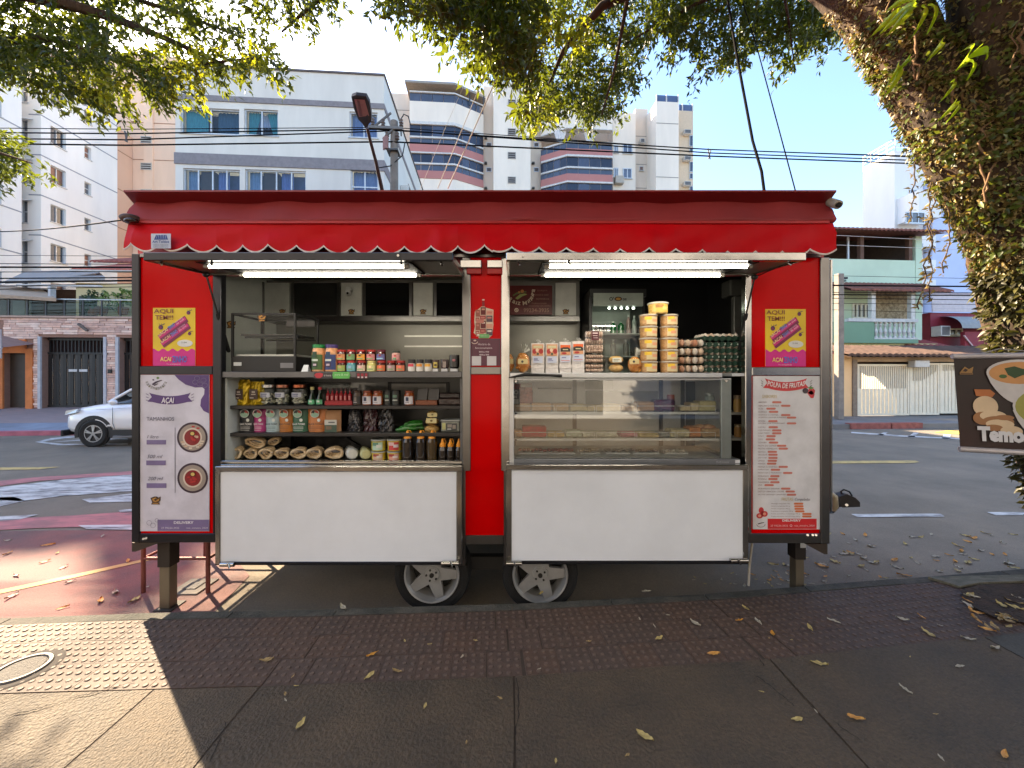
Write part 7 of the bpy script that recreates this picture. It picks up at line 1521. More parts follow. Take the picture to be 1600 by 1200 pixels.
MB().box((-.11,-.11,0),(.11,.11,sz(1311,428,13.4))).build("pole_shaft", C((140,132,124),.9,var=.1,scale=4), p2, raw=True, bevel=.02); MB().box((.11,-.05,sz(1311,436,13.4)),(.3,.05,sz(1311,433,13.4))).box((.11,-.05,sz(1311,440,13.4)),(.24,.05,sz(1311,438,13.4))).build("bracket", M_blk, p2, raw=True)
# street lamp on its own thin post
Yl = 8.2; b0 = (X(606,Yl),Yl,RZ)
lp = T("street_lamp", "street lamp with long flat brown head on a thin curved arm above the trailer", "street lamp", b0)
MB().tube([b0,(b0[0],Yl,3.5),P(604,330,Yl),P(597,297,Yl-.2),P(588,255,Yl-.6),P(578,218,Yl-.9),P(574,200,Yl-1.05)],[.06,.055,.045,.04,.033,.03,.03],10).build("arm", C((70,50,46),.6,.3), lp)
hd = [(549,151),(556,148.5),(572,150.5),(577,160),(580,178),(580,190),(576,194),(574,200),(570,199),(566,193),(560,187),(553,170)]
Yh2 = Yl-1.5; A = [Vector(P(a,b,Yl-1.1-(200-b)*.018)) for a,b in hd]; n = len(A)
up_ = Vector((0,.03,.07)); MB().add(A+[v+up_ for v in A],[tuple(range(n))[::-1],tuple(range(n,2*n))]+[(i,(i+1)%n,(i+1)%n+n,i+n) for i in range(n)]).build("lamp_head", C((66,52,44),.6,.2), lp)
lens = [(553.5,154),(570,155),(577,180),(561,182)]; MB().add([Vector(P(a,b,Yl-1.1-(200-b)*.018))-Vector((0,.004,.012)) for a,b in lens],[(0,1,2,3)]).build("lens_panel", C((176,112,92),.4), lp)
sl_ = [(558,155.5),(562,155.7),(567,180),(562.5,180.5)]; MB().add([Vector(P(a,b,Yl-1.1-(200-b)*.018))-Vector((0,.008,.022)) for a,b in sl_],[(0,1,2,3)]).build("lens_strip", C((130,78,66),.5), lp)
# overhead lines
M_wire = C((16,15,17),.9,var=0,spec=.1); M_rope = C((206,196,176),.7,var=0)
def wire(label, pts, r, mat=M_wire, group=None, sag=0.0, name="power_line"):
    pts = [Vector(p) for p in pts]; out = []
    for p, q_ in zip(pts, pts[1:]):
        for i in range(12):
            t_ = i/12; v = p.lerp(q_, t_); v.z -= sag*4*t_*(1-t_); out.append(v)
    out.append(pts[-1]); o = MB().tube(out, r, 5).build(name, mat); tag(o, label, "cable", group); return o
def sp(px, py, v): u = su(px,v); return ST(u, v, sz(px,py,v))
grp = "power lines strung along the street"
for y0, yp, xp, yr, r, nm in ((204,199,612,246,.012,"thin top power line along the street through the pole"),(211,202,584,250.5,.02,"upper thick power line from the crossarm end"),(220.5,204,628,256,.02,"middle thick power line from the crossarm"),(228,221.5,606,261,.024,"lowest thick power line from the pole bracket")):
    wire(nm, [sp(-260,y0-6,vp), sp(197,y0-1 if y0>225 else y0-2,vp), sp(xp,yp,vp-.1), sp(1108,yr-17 if yr>246 else yr-12,vp), sp(1900,yr+12,vp)], r, M_wire, grp)
for px, py in ((197,213),(1108,240)): o = MB().bar(sp(px-2,py-8,vp),sp(px+1.5,py+9,vp),.03).bar(sp(px+3,py-7,vp),sp(px-1,py+8,vp),.03).build("line_spacer", C((90,88,86),.6)); tag(o, "small cross spacer clamped on the power lines " + ("in front of the peach tower" if px<500 else "in front of the blue sky"), "line spacer")
wire("black service cable running to the lamp on the trailer roof end", [P(-200,381,6),P(0,362,4.5),P(203,342,2.9)], .006, sag=.02, name="service_cable")
for k, (yl, yr, r) in enumerate(((399,401,.008),(412,413.5,.012),(417.5,418,.028),(425,424,.012),(435,433,.02),(441,437,.03),(447,441,.014),(452,446,.012))):
    wire(f"telephone cable number {k+1} counted downward before the garage house" if False else ["topmost thin telephone cable before the white tower","second telephone cable before the white tower","thick bundled cable over the tiled roofs","thin cable just under the bundled one","dark cable crossing the sheet roof edge","thickest dark cable under the sheet roof","cable drooping over the terrace post","lowest cable over the porch roof"][k], [sp(-300,yl+2,13.2),sp(0,yl,13.2),sp(330,yr,13.2)], r, M_wire, "telephone cables before the garage house", name="telephone_cable")
for k, (yl, yr, r) in enumerate(((368,380,.008),(383,392,.008),(431,436,.008),(446,448,.03),(457,457.5,.012),(460.5,462,.022),(466,469,.014),(474,476,.01),(484,492,.008))):
    wire(["topmost thin cable across the open terrace","second thin cable across the open terrace","thin cable over the green parapet","thickest cable level with the balcony eave","thin cable right below the thick one","dark cable before the boarded fascia","dark cable below the fascia middle","thin cable across the stone cladding","lowest thin cable above the balusters"][k], [sp(1190,yl,13.3),sp(1311,yl,13.3),sp(1560,yr,13.3),sp(1900,yr+6,13.3)], r, M_wire if k not in (0,1) else C((190,190,190),.6), "telephone cables before the green house", name="telephone_cable")
# ropes and cables going up from the roof into the tree
zr0 = zt+.03
for pts, r, m, nm in (([P(1124,-80,4.2),P(1150,80,3.9),P(1176,220,3.6),P(1190,268,3.45),(X(1203,3.3),3.3,zr0)], .013, M_wire, "thick dark cable rising from the trailer roof into the leaves"),
                      ([P(1140,-60,4.6),P(1183,75,4.2),P(1243,299,3.4)], .006, M_wire, "thin dark cord rising from the roof end into the leaves"),
                      ([P(856,-80,4.6),P(790,90,4.2),P(700,294,3.5)], .006, M_rope, "thicker pale rope tied from the roof middle up into the tree"),
                      ([P(830,-80,4.8),P(760,110,4.3),P(684,294,3.5)], .004, M_rope, "thinner pale rope beside the thicker one"),
                      ([P(740,100,4.9),P(700,190,4.6),P(655,300,3.9)], .002, M_rope, "very thin pale string in front of the balconies")):
    p_ = [Vector(q_) for q_ in pts]; o = MB().tube(p_, r, 6).build("roof_cable", m); tag(o, nm, "rope" if m is M_rope else "cable")
# lamps at the roof ends
t = T("flood_lamp", "brown oval lamp on the awning end where the black cable arrives", "lamp", P(206,343,2.76))
MB().ell(P(206,343,2.74),(.065,.07,.034),14,8).build("lamp_body", C((74,52,44),.6), t); MB().ell(P(205,345,2.69),(.045,.035,.018),12,6).build("lamp_glass", C((40,30,28),.2), t); MB().tube([P(210,325,2.78),P(203,330,2.78),P(208,336,2.78)],.008,6).build("bracket", M_dk, t)
t = T("security_camera", "pale bullet camera under the roof visor at the sunny end", "camera", P(1300,318,2.78))
MB().cyl(P(1297,316,2.78),P(1310,320,2.70),.03,n=12).build("camera_body", C((178,170,156),.5), t); MB().cyl(P(1310,320,2.695),P(1311,320.3,2.685),.018,n=10).build("lens", M_blk, t); MB().tube([P(1299,326,2.78),P(1302,332,2.76),P(1302,340,2.76),P(1298,342,2.78)],.005,6).build("cable_loop", M_blk, t)
# step frame under the trailer
M_tb = C((120,70,64),.5,.4,var=.08); t = T("step_frame", "bare tubular metal step frame standing beneath the trailer end", "step frame", (X(275,3.3),3.35,RZ))
ya_, yb_ = 3.12, 3.75; xl_, xr_ = X(224,ya_), X(325,ya_)
lg = {}
for i, x in enumerate((xl_,xr_)):
    for y in (ya_,yb_): MB().cyl((x,y,RZ+.001),(x,y,.36),.016,n=8).build("leg", M_tb, t)
for z in (.335,.12): 
    for y in (ya_,yb_): MB().cyl((xl_,y,z),(xr_,y,z),.013,n=8).build("cross_bar", M_tb, t)
    for x in (xl_,xr_): MB().cyl((x,ya_,z),(x,yb_,z),.012,n=8).build("side_bar", M_tb, t)
for q_ in (.33,.66): MB().cyl((xl_+(xr_-xl_)*q_,ya_,.335),(xl_+(xr_-xl_)*q_,yb_,.335),.011,n=8).build("side_bar", M_tb, t)
# ---------------------------------------------------------------- white car
vc = 10.25; uc = su(117,vc+.4)
car = T("parked_car", "white crossover car with dark wheel arch cladding passing behind the trailer", "car", ST(uc,vc,RZ), SA)
M_car = C((236,237,240),.22,var=0,coat=.6); M_clad = C((34,34,36),.6)
top = [(0.0,.62),(.03,.78),(.12,.90),(.30,.985),(.7,1.05),(1.12,1.12),(1.22,1.14),(1.3,1.18)]
st_ = []      # stations: u, zlow, zmid, ztop, half width scale
for u_, zl, zt__, hw in ((0.02,.46,.74,.60),(.06,.36,.86,.74),(.16,.30,.93,.82),(.35,.27,1.0,.875),(.7,.26,1.06,.89),(1.15,.26,1.11,.9),(1.6,.26,1.13,.9),(2.6,.26,1.14,.9),(3.4,.27,1.14,.89),(4.0,.34,1.1,.84),(4.2,.45,1.0,.74)):
    st_.append((u_,zl,zt__,hw))
V = []; m = 16
for u_,zl,zt__,hw in st_:
    for i in range(m):
        a_ = 2*math.pi*(i+.5)/m; cx_, sx_ = math.cos(a_), math.sin(a_); k = .42
        y_ = hw*math.copysign(abs(cx_)**k, cx_); z_ = (zl+zt__)/2+(zt__-zl)/2*math.copysign(abs(sx_)**(.55), sx_); V.append((u_, .9+y_*(1-.06*max(0,(z_-.75))), z_))
body = MB().add(V,[(j*m+i,j*m+(i+1)%m,(j+1)*m+(i+1)%m,(j+1)*m+i) for j in range(len(st_)-1) for i in range(m)],0,True).add(V[:m],[tuple(range(m))]).add(V[-m:],[tuple(range(m))])
body.build("body", M_car, car, raw=True)
cab = []
for u_,zt__,hw in ((1.08,1.10,.72),(1.5,1.40,.70),(1.95,1.60,.66),(2.9,1.63,.66),(3.7,1.5,.66),(4.1,1.14,.68)):
    for y_, z_ in ((.9-hw-.06,1.08),(.9-hw*.88,zt__-.03),(.9-hw*.6,zt__),(.9+hw*.6,zt__),(.9+hw*.88,zt__-.03),(.9+hw+.06,1.08)): cab.append((u_,y_,z_))
MB().add(cab,[(j*6+i,j*6+i+1,(j+1)*6+i+1,(j+1)*6+i) for j in range(5) for i in range(5)],0,True).build("cabin_glass", C((18,20,22),.06,var=0), car, raw=True)
for y_ in (.17,1.63): MB().tube([(1.02,y_,1.1),(1.5,y_+(.06 if y_<1 else -.06),1.41),(1.95,y_+(.12 if y_<1 else -.12),1.6)],.035,6).build("windscreen_pillar", M_car, car, raw=True)
MB().add([(1.9,.3,1.622),(3.75,.3,1.53),(3.75,1.5,1.53),(1.9,1.5,1.622),(2.8,.3,1.66),(2.8,1.5,1.66)],[(0,4,5,3),(4,1,2,5)]).build("roof", M_car, car, raw=True)
for wu in (.82,3.42):
    for y_, s in ((.02,-1),(1.78,1)):
        c_ = (wu,y_,.335)
        arch = MB(); n = 16
        for i in range(n):
            a0_, a1_ = math.pi*(-.08+1.16*i/n), math.pi*(-.08+1.16*(i+1)/n)
            q_ = lambda a_,r,d: (wu+r*math.cos(a_), y_+d*(-s)-(0.012 if s<0 else -0.012), .335+r*math.sin(a_))
            arch.add([q_(a0_,.36,0),q_(a1_,.36,0),q_(a1_,.45,0),q_(a0_,.45,0),q_(a0_,.36,.12),q_(a1_,.36,.12)],[(0,1,2,3),(0,4,5,1)])
        arch.add([(wu+.36*math.cos(2*math.pi*i/24),y_+.004*s,.335+.36*math.sin(2*math.pi*i/24)) for i in range(24)],[tuple(range(24))])
        arch.build("wheel_arch", M_clad, car, raw=True)
        w = MB(); pr = [(.2,.02),(.22,-.01),(.30,-.02),(.335,.0),(.34,.1)]
        for (r0,d0),(r1,d1) in zip(pr,pr[1:]):
            w.add([(wu+r*math.cos(2*math.pi*j/28), y_+.02*s-.0-d*(-s)-.0, .335+r*math.sin(2*math.pi*j/28)) for r,d in ((r0,-d0),(r1,-d1)) for j in range(28)],[(j,(j+1)%28,(j+1)%28+28,j+28) for j in range(28)],0,True)
        wt_ = w.build("wheel", C((18,18,18),.8), car, raw=True)
        rr_ = MB(); rr_.cyl((wu,y_+.022*s,.335),(wu,y_+.026*s,.335),.05,n=12)
        for kk in range(5):
            for off_ in (-.13,.13):
                a_ = 2*math.pi*kk/5+.3; rr_.bar((wu+.04*math.cos(a_),y_+.028*s,.335+.04*math.sin(a_)),(wu+.2*math.cos(a_+off_),y_+.02*s,.335+.2*math.sin(a_+off_)),.03,.012,up=(0,1,0))
        for j in range(24):
            a0_,a1_ = 2*math.pi*j/24,2*math.pi*(j+1)/24; rr_.add([(wu+r*math.cos(a_),y_+.024*s,.335+r*math.sin(a_)) for r,a_ in ((.195,a0_),(.215,a0_),(.215,a1_),(.195,a1_))],[(0,1,2,3)])
        rr_.build("rim", C((170,170,172),.35,.6), wt_, raw=True)
MB().box((.02,-.012,.26),(.42,.02,.42)).build("bumper_cladding", M_clad, car, raw=True, bevel=.01) if False else MB().box((-.005,.05,.27),(.06,1.75,.42)).build("bumper_cladding", M_clad, car, raw=True, bevel=.02)
MB().hexa([(1.25,-.018,.28),(2.98,-.018,.28),(2.98,.03,.28),(1.25,.03,.28),(1.22,-.018,.42),(3.0,-.018,.46),(3.0,.03,.46),(1.22,.03,.42)]).build("sill_cladding", M_clad, car, raw=True)
MB().hexa([(.10,.06,.80),(.42,-.005,.86),(.42,.1,.86),(.12,.2,.80),(.13,.06,.90),(.45,.01,.95),(.45,.1,.96),(.14,.2,.91)]).build("headlight", C((190,196,200),.08,.2), car, raw=True)
MB().tube([(1.28,-.012,.98),(1.28,-.014,.6),(1.34,-.01,.42)],.006,4).build("door_seam", C((90,92,94),.5), car, raw=True); MB().tube([(.9,-.006,.93),(1.6,-.012,.97),(2.9,-.012,.98)],.008,4).build("crease_line", C((196,190,192),.3), car, raw=True)
MB().ell((1.35,-.08,1.12),(.1,.07,.07),10,6).build("wing_mirror", M_car, car, raw=True)
# ---------------------------------------------------------------- big tree with creepers
tree = T("street_tree", "huge leaning street tree with forked trunk wrapped in creepers behind the soup banner", "tree", (4.5,2.95,0))
def pt(px,py,Y): return Vector(P(px,py,Y))
def limb(ctrl, n=40, seg=18, name="limb", amp=.10):
    P_ = [Vector(c[0]) for c in ctrl]; R_ = [c[1] for c in ctrl]; pts = []; rad = []
    for i in range(len(P_)-1):
        p0,p1,p2,p3 = P_[max(i-1,0)],P_[i],P_[i+1],P_[min(i+2,len(P_)-1)]
        k = max(3, n//(len(P_)-1))
        for j in range(k):
            t_ = j/k; pts.append(.5*((2*p1)+(p2-p0)*t_+(2*p0-5*p1+4*p2-p3)*t_*t_+(3*p1-p0-3*p2+p3)*t_**3)); rad.append(R_[i]+(R_[i+1]-R_[i])*t_)
    pts.append(P_[-1]); rad.append(R_[-1])
    V = []; a_ = None; r_ = np.random.default_rng(len(ctrl)*7+n); ph = r_.uniform(0,6.28,6)
    for i, p in enumerate(pts):
        d = (pts[min(i+1,len(pts)-1)]-pts[max(i-1,0)]).normalized()
        a_ = d.orthogonal().normalized() if a_ is None else (a_-d*a_.dot(d)).normalized(); b_ = d.cross(a_)
        for j in range(seg):
            q_ = 2*math.pi*j/seg; rr = rad[i]*(1+amp*math.sin(3*q_+ph[0]+i*.08)+amp*.7*math.sin(5*q_+ph[1]-i*.13)+amp*.5*math.sin(2*q_+i*.5+ph[2])+r_.uniform(-.03,.03))
            V.append(p+(a_*math.cos(q_)+b_*math.sin(q_))*rr)
    F = [(i*seg+j,i*seg+(j+1)%seg,(i+1)*seg+(j+1)%seg,(i+1)*seg+j) for i in range(len(pts)-1) for j in range(seg)]
    return V, F, pts, rad
M_bark = C((84,62,42),.9,var=0,scale=6,col2=(40,30,22),bump=1.0,bscale=22,lo=.3,hi=.7,stretch=(1,1,.5))
def s3(px, Y): return px*Y/FPX
trunk_ctrl = [(pt(1775,925,2.95),.42),(pt(1752,860,2.95),.32),(pt(1676,720,2.92),s3(56,2.9)),(pt(1650,580,2.9),s3(58,2.9)),(pt(1640,470,2.88),s3(66,2.9)),(pt(1630,390,2.86),s3(74,2.9)),(pt(1600,320,2.85),s3(66,2.85))]
limbA = [(pt(1625,405,2.86),s3(62,2.86)),(pt(1580,325,2.84),s3(58,2.85)),(pt(1512,250,2.85),s3(44,2.9)),(pt(1455,165,2.95),s3(40,3.0)),(pt(1410,80,3.1),s3(44,3.1)),(pt(1352,-10,3.3),s3(48,3.3)),(pt(1240,-120,3.6),s3(52,3.6)),(pt(1100,-230,4.0),s3(40,4.0)),(pt(930,-330,4.4),s3(26,4.4)),(pt(760,-380,4.8),.08)]
limbB = [(pt(1625,400,2.88),s3(60,2.88)),(pt(1610,310,2.82),s3(56,2.9)),(pt(1590,220,2.80),s3(54,2.95)),(pt(1574,120,2.82),s3(54,3.0)),(pt(1562,20,2.85),s3(56,3.0)),(pt(1540,-120,2.9),s3(50,2.9)),(pt(1500,-380,2.6),s3(40,2.6)),(pt(1400,-800,2.0),.14),(Vector((1.2,.2,6.6)),.08)]
limbC = [(pt(1580,330,2.95),s3(56,2.95)),(pt(1625,220,3.2),s3(48,3.2)),(pt(1660,80,3.5),s3(42,3.5)),(pt(1680,-120,3.9),s3(34,3.9)),(pt(1650,-300,4.4),.1)]
surf = []
mbT = MB()
for ctrl, seg in ((trunk_ctrl,24),(limbA,24),(limbB,22),(limbC,18)):
    V_,F_,pts,rad = limb(ctrl, 44, seg, amp=.06); mbT.add(V_,F_,0,True); surf.append((pts,rad))
mbT.build("trunk", M_bark, tree)
# branch lines toward the leaf masses
BR = []
def branch(pts, r0, r1):
    p_ = [Vector(q_) for q_ in pts]; n = len(p_); mb = MB().tube(p_, [r0+(r1-r0)*i/(n-1) for i in range(n)], 8); return mb.build("branch", M_bark, tree)
branch([pt(1330,-40,3.3),pt(1220,-36,3.9),pt(1120,-10,4.6),pt(1040,30,5.2),pt(960,80,5.8)],.05,.008)
branch([pt(1240,-120,3.6),pt(1090,-60,4.2),pt(940,10,4.6),pt(880,80,4.7),pt(850,150,4.7)],.09,.01)
branch([pt(1100,-230,4.0),pt(900,-90,4.4),pt(760,10,4.6),pt(690,70,4.7)],.08,.01)
branch([pt(930,-330,4.4),pt(700,-140,4.6),pt(520,-20,4.7),pt(440,50,4.7)],.07,.01)
branch([pt(1000,-160,4.3),pt(980,0,4.9),pt(960,110,5.1),pt(940,180,5.1)],.04,.008)
branch([pt(1220,-36,3.9),pt(1232,30,4.6),pt(1240,95,5.0)],.02,.005)
# leaf masses
def in_poly(px, py, poly):
    c_ = np.zeros(len(px), bool); n = len(poly)
    for i in range(n):
        (x0,y0),(x1,y1) = poly[i], poly[(i+1)%n]
        cond = ((y0 > py) != (y1 > py)); c_ ^= cond & (px < (x1-x0)*(py-y0)/((y1-y0) if y1 != y0 else 1e-9)+x0)
    return c_
def leaves_mesh(name, pos, dirs, nrm, ln, wd, mat, parent, kind=None, fold=.25):
    n = len(pos); side = np.cross(dirs, nrm); side /= np.linalg.norm(side,axis=1)[:,None]+1e-9; up = np.cross(side, dirs)
    L_ = ln[:,None]; Wd = wd[:,None]
    mid = pos+dirs*L_*.45 - up*L_*.04; tip = pos+dirs*L_ - up*L_*.16
    l_ = mid+side*Wd*.5+up*Wd*fold; r_ = mid-side*Wd*.5+up*Wd*fold
    V = np.stack([pos,l_,tip,r_,mid],1).reshape(-1,3)
    M_ = np.array(W[parent].inverted()) if parent is not None else np.eye(4); V = V @ M_[:3,:3].T + M_[:3,3]
    me = bpy.data.meshes.new(name); me.vertices.add(5*n); me.vertices.foreach_set("co", V.astype(np.float32).ravel())
    b_ = (np.arange(n)*5)[:,None]; T_ = np.concatenate([b_+np.array([[0,4,1]]),b_+np.array([[1,4,2]]),b_+np.array([[0,3,4]]),b_+np.array([[3,2,4]])],1).reshape(-1)
    me.loops.add(12*n); me.loops.foreach_set("vertex_index", T_.astype(np.int32)); me.polygons.add(4*n); me.polygons.foreach_set("loop_start", np.arange(0,12*n,3,dtype=np.int32))
    me.materials.append(mat); me.update(calc_edges=True); me.validate()
    o = bpy.data.objects.new(name, me); COL.objects.link(o)
    if parent is not None: o.parent = parent; W[o] = W[parent]
    if kind: o["kind"] = kind
    return o
def twigs(P0, n_leaf, spread, droop=.6):
    n = len(P0); d = nr.normal(size=(n,3)); d[:,2] = d[:,2]*.4-droop*.5; d /= np.linalg.norm(d,axis=1)[:,None]
    Ltw = nr.uniform(.5,1.0,n)*spread
    k = np.repeat(np.arange(n), n_leaf); t_ = nr.random(len(k)); pos = P0[k]+d[k]*(t_*Ltw[k])[:,None]; pos[:,2] -= .25*spread*t_**2
    ax = nr.normal(size=(len(k),3)); ld = d[k]*.7+ax*.75; ld[:,2] -= .35; ld /= np.linalg.norm(ld,axis=1)[:,None]
    pos += nr.normal(size=pos.shape)*.025
    nm = nr.normal(size=(len(k),3)); nm[:,2] += 1.2; nm /= np.linalg.norm(nm,axis=1)[:,None]
    return pos, ld, nm
def sample_px(poly, n, Y0, Y1, clump=0.0, seed=1):
    r = np.random.default_rng(seed); xs = [p[0] for p in poly]; ys = [p[1] for p in poly]; out = []
    cl = r.uniform([min(xs),min(ys)],[max(xs),max(ys)],(60,2)); cw = r.uniform(0,1,60)
    while len(out) < n:
        px = r.uniform(min(xs),max(xs),4*n); py = r.uniform(min(ys),max(ys),4*n); ok = in_poly(px,py,poly)
        if clump:
            dd = ((px[:,None]-cl[None,:,0])**2+(py[:,None]-cl[None,:,1])**2); near = cw[dd.argmin(1)]; ok &= r.random(4*n) > clump*near
        Y = r.uniform(Y0,Y1,4*n)
        for a_,b_,c_ in zip(px[ok],py[ok],Y[ok]): out.append(P(a_,b_,c_))
    return np.array(out[:n])
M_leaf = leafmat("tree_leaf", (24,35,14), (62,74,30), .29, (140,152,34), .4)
M_leafsun = leafmat("tree_leaf_sunlit", (60,72,18), (130,130,38), .45, (200,200,40), .4)  # brighter leaf colour stands for sunlit foliage
C1 = [(600,-60),(1010,-60),(1008,110),(975,150),(985,180),(940,176),(905,178),(884,150),(862,190),(842,185),(815,172),(820,130),(762,104),(700,62),(655,20),(610,0)]
C1a = [(600,-60),(840,-60),(840,178),(815,172),(820,130),(762,104),(700,62),(655,20),(610,0)]
C1b = [(825,-60),(1010,-60),(1008,110),(975,150),(985,180),(940,176),(905,178),(884,150),(862,190),(842,185),(825,170)]
C2 = [(1000,-60),(1330,-60),(1330,35),(1300,60),(1268,66),(1240,112),(1222,100),(1236,66),(1190,62),(1150,98),(1105,122),(1098,100),(1060,70),(1020,40)]
C3 = [(360,-60),(540,-60),(512,20),(480,26),(466,66),(440,40),(405,22),(380,0)]
L1 = [(-250,-200),(420,-160),(330,-10),(360,25),(398,52),(424,88),(420,108),(380,104),(338,112),(300,118),(268,160),(222,138),(190,165),(140,148),(70,148),(0,115),(-250,150)]
L2 = [(-250,190),(0,200),(22,222),(60,252),(40,270),(0,276),(-60,330),(-250,380)]
crown_sets = []
def crown(name, polys, parent, mat, frac_b=.2):
    allp = [twigs(sample_px(poly,n,Y0,Y1,cl,sd), nl, spr) for poly,n,Y0,Y1,cl,sd,nl,spr in polys]
    pos = np.concatenate([a_[0] for a_ in allp]); d = np.concatenate([a_[1] for a_ in allp]); nm = np.concatenate([a_[2] for a_ in allp])
    n = len(pos); ln = nr.uniform(.06,.115,n); return leaves_mesh(name, pos, d, nm, ln, ln*nr.uniform(.30,.42,n), mat, parent)
crown("crown", [(C1a,520,3.6,4.9,.85,1,20,.34),(C1b,640,5.5,6.9,.9,21,21,.42),(C2,640,4.7,6.2,.85,2,20,.38),(C3,100,4.4,5.2,.85,3,17,.34),([(560,-420),(1400,-420),(1360,-60),(600,-60)],700,3.8,6.0,.5,4,16,.4)], tree, M_leaf)
crown("crown", [([(640,-20),(860,-20),(900,60),(840,110),(760,80),(690,40)],34,4.1,4.6,.7,12,14,.3),([(840,150),(880,150),(868,188),(846,184)],6,4.3,4.6,0,13,12,.25),([(860,10),(930,10),(930,60),(880,60)],14,4.0,4.3,.2,14,14,.28)], tree, M_leafsun)  # sunlit tufts, their light put into the leaf colour
# canopy overhead (out of the frame): it keeps the pavement in shade
n = 6500; P0 = np.stack([nr.uniform(-2.6,6.0,n), nr.uniform(-5.5,3.2,n), nr.uniform(5.2,7.6,n)],1); keep = ((P0[:,0]-2)/4.4)**2+((P0[:,1]+1.2)/4.2)**2 < 1; P0 = P0[keep]
pos,d,nm = twigs(P0, 18, .6); ln = nr.uniform(.12,.2,len(pos)); leaves_mesh("crown", pos, d, nm, ln, ln*.45, M_leaf, tree)
tree2 = T("street_tree", "second street tree whose backlit leafy branches hang over the garage house and white tower", "tree", (-9.0,1.2,0))
mb = MB()
V_,F_,pts,rad = limb([(Vector((-9.0,1.2,-.05)),.34),(Vector((-8.9,1.3,1.5)),.24),(Vector((-8.7,1.7,3.2)),.22),(Vector((-8.0,2.6,4.8)),.16),(Vector((-6.6,3.8,5.7)),.1),(Vector((-5.0,4.5,5.9)),.05),(Vector((-3.6,4.8,5.5)),.015)],44,16); mb.add(V_,F_,0,True)
mb.build("trunk", M_bark, tree2)
def branch2(pts, r0, r1): p_ = [Vector(q_) for q_ in pts]; n = len(p_); MB().tube(p_, [r0+(r1-r0)*i/(n-1) for i in range(n)], 7).build("branch", M_bark, tree2)
branch2([(-8.0,2.6,4.8),(-7.0,3.9,4.9),pt(80,60,4.9),pt(230,110,4.8),pt(400,90,4.7)],.07,.008); branch2([(-8.7,1.7,3.2),(-7.6,3.2,3.8),pt(-60,220,4.6),pt(50,255,4.5)],.06,.008); branch2([(-6.6,3.8,5.7),pt(120,-30,4.9),pt(280,20,4.9),pt(380,60,4.8)],.05,.008)
crown("crown", [(L1,1500,4.2,5.8,.7,5,20,.36),(L2,420,5.2,6.5,.6,6,20,.36)], tree2, M_leaf)
crown("crown", [([(250,70),(420,80),(420,110),(330,116),(270,158),(220,138)],50,4.3,4.9,.3,15,14,.3),([(120,100),(260,110),(190,160),(130,148)],22,4.2,4.8,.3,16,14,.3)], tree2, M_leafsun)  # same painted sunlight on the second tree's edge tufts
# creepers covering the trunk
M_vine = leafmat("creeper_leaf", (70,62,34), (168,146,92), .2, (190,160,70), .4)
def on_limb(idx, n, t0, t1, rs):
    pts,rad = surf[idx]; m_ = len(pts); out = []; nm = []
    for _ in range(n):
        f_ = (t0+(t1-t0)*rs.random())*(m_-2); i = int(f_); g_ = f_-i; p = pts[i].lerp(pts[i+1],g_); d = (pts[i+1]-pts[i]).normalized(); a_ = d.orthogonal().normalized(); b_ = d.cross(a_)
        q_ = rs.uniform(0,6.283); v = a_*math.cos(q_)+b_*math.sin(q_); rr = rad[i]*rs.uniform(.97,1.12)
        if (v.y > .55): continue
        if idx in (1,2) and v.x > .25 and rs.random() < .88: continue
        c_ = math.sin(p.x*9+p.z*7)+math.sin(p.z*13-p.x*5+q_*2)
        if c_ < -.2 and rs.random() < .7: continue
        out.append(tuple(p+v*rr)); nm.append(tuple(v))
    return out, nm
rs = random.Random(21); po, nn = [], []
for idx, n, t0, t1 in ((0,3500,.78,1.0),(1,26000,.0,.58),(2,13000,.05,.58),(3,2500,.05,.7)):
    a_, b_ = on_limb(idx, n, t0, t1, rs); po += a_; nn += b_
po = np.array(po); nn = np.array(nn); n = len(po)
d = nr.normal(size=(n,3))*.7; d[:,2] -= .5; d += nn*.55; d /= np.linalg.norm(d,axis=1)[:,None]
ln = nr.uniform(.018,.045,n); leaves_mesh("creeper_leaves", po, d, nn, ln, ln*nr.uniform(.4,.6,n), M_vine, tree, kind="stuff", fold=.2)
M_vdk = leafmat("ivy_leaf_shade", (36,34,20), (84,80,40), .15, (120,120,40), .45)  # ivy in a dark tone that stands for shade on the lower trunk
po, nn = on_limb(0, 11000, .16, .84, rs); po = np.array(po); nn = np.array(nn); n = len(po)
d = nr.normal(size=(n,3))*.5; d += nn*.9; d[:,2] -= .35; d /= np.linalg.norm(d,axis=1)[:,None]; ln = nr.uniform(.04,.085,n); leaves_mesh("ivy_leaves_shade", po, d, nn, ln, ln*.4, M_vdk, tree, kind="stuff", fold=.2)
M_vgr = leafmat("creeper_leaf_green", (44,56,20), (104,116,48), .25, (150,160,50), .4)
po = []; nn = []
for idx, n_, t0, t1 in ((1,5200,.02,.55),(2,4200,.05,.55)):
    a_, b_ = on_limb(idx, n_, t0, t1, rs); po += a_; nn += b_
po = np.array(po); nn = np.array(nn); n = len(po); d = nr.normal(size=(n,3))*.6; d[:,2] -= .6; d += nn*.8; d /= np.linalg.norm(d,axis=1)[:,None]; ln = nr.uniform(.03,.065,n); leaves_mesh("green_creeper_leaves", po+nn*.012, d, nn, ln, ln*.5, M_vgr, tree, kind="stuff", fold=.2)
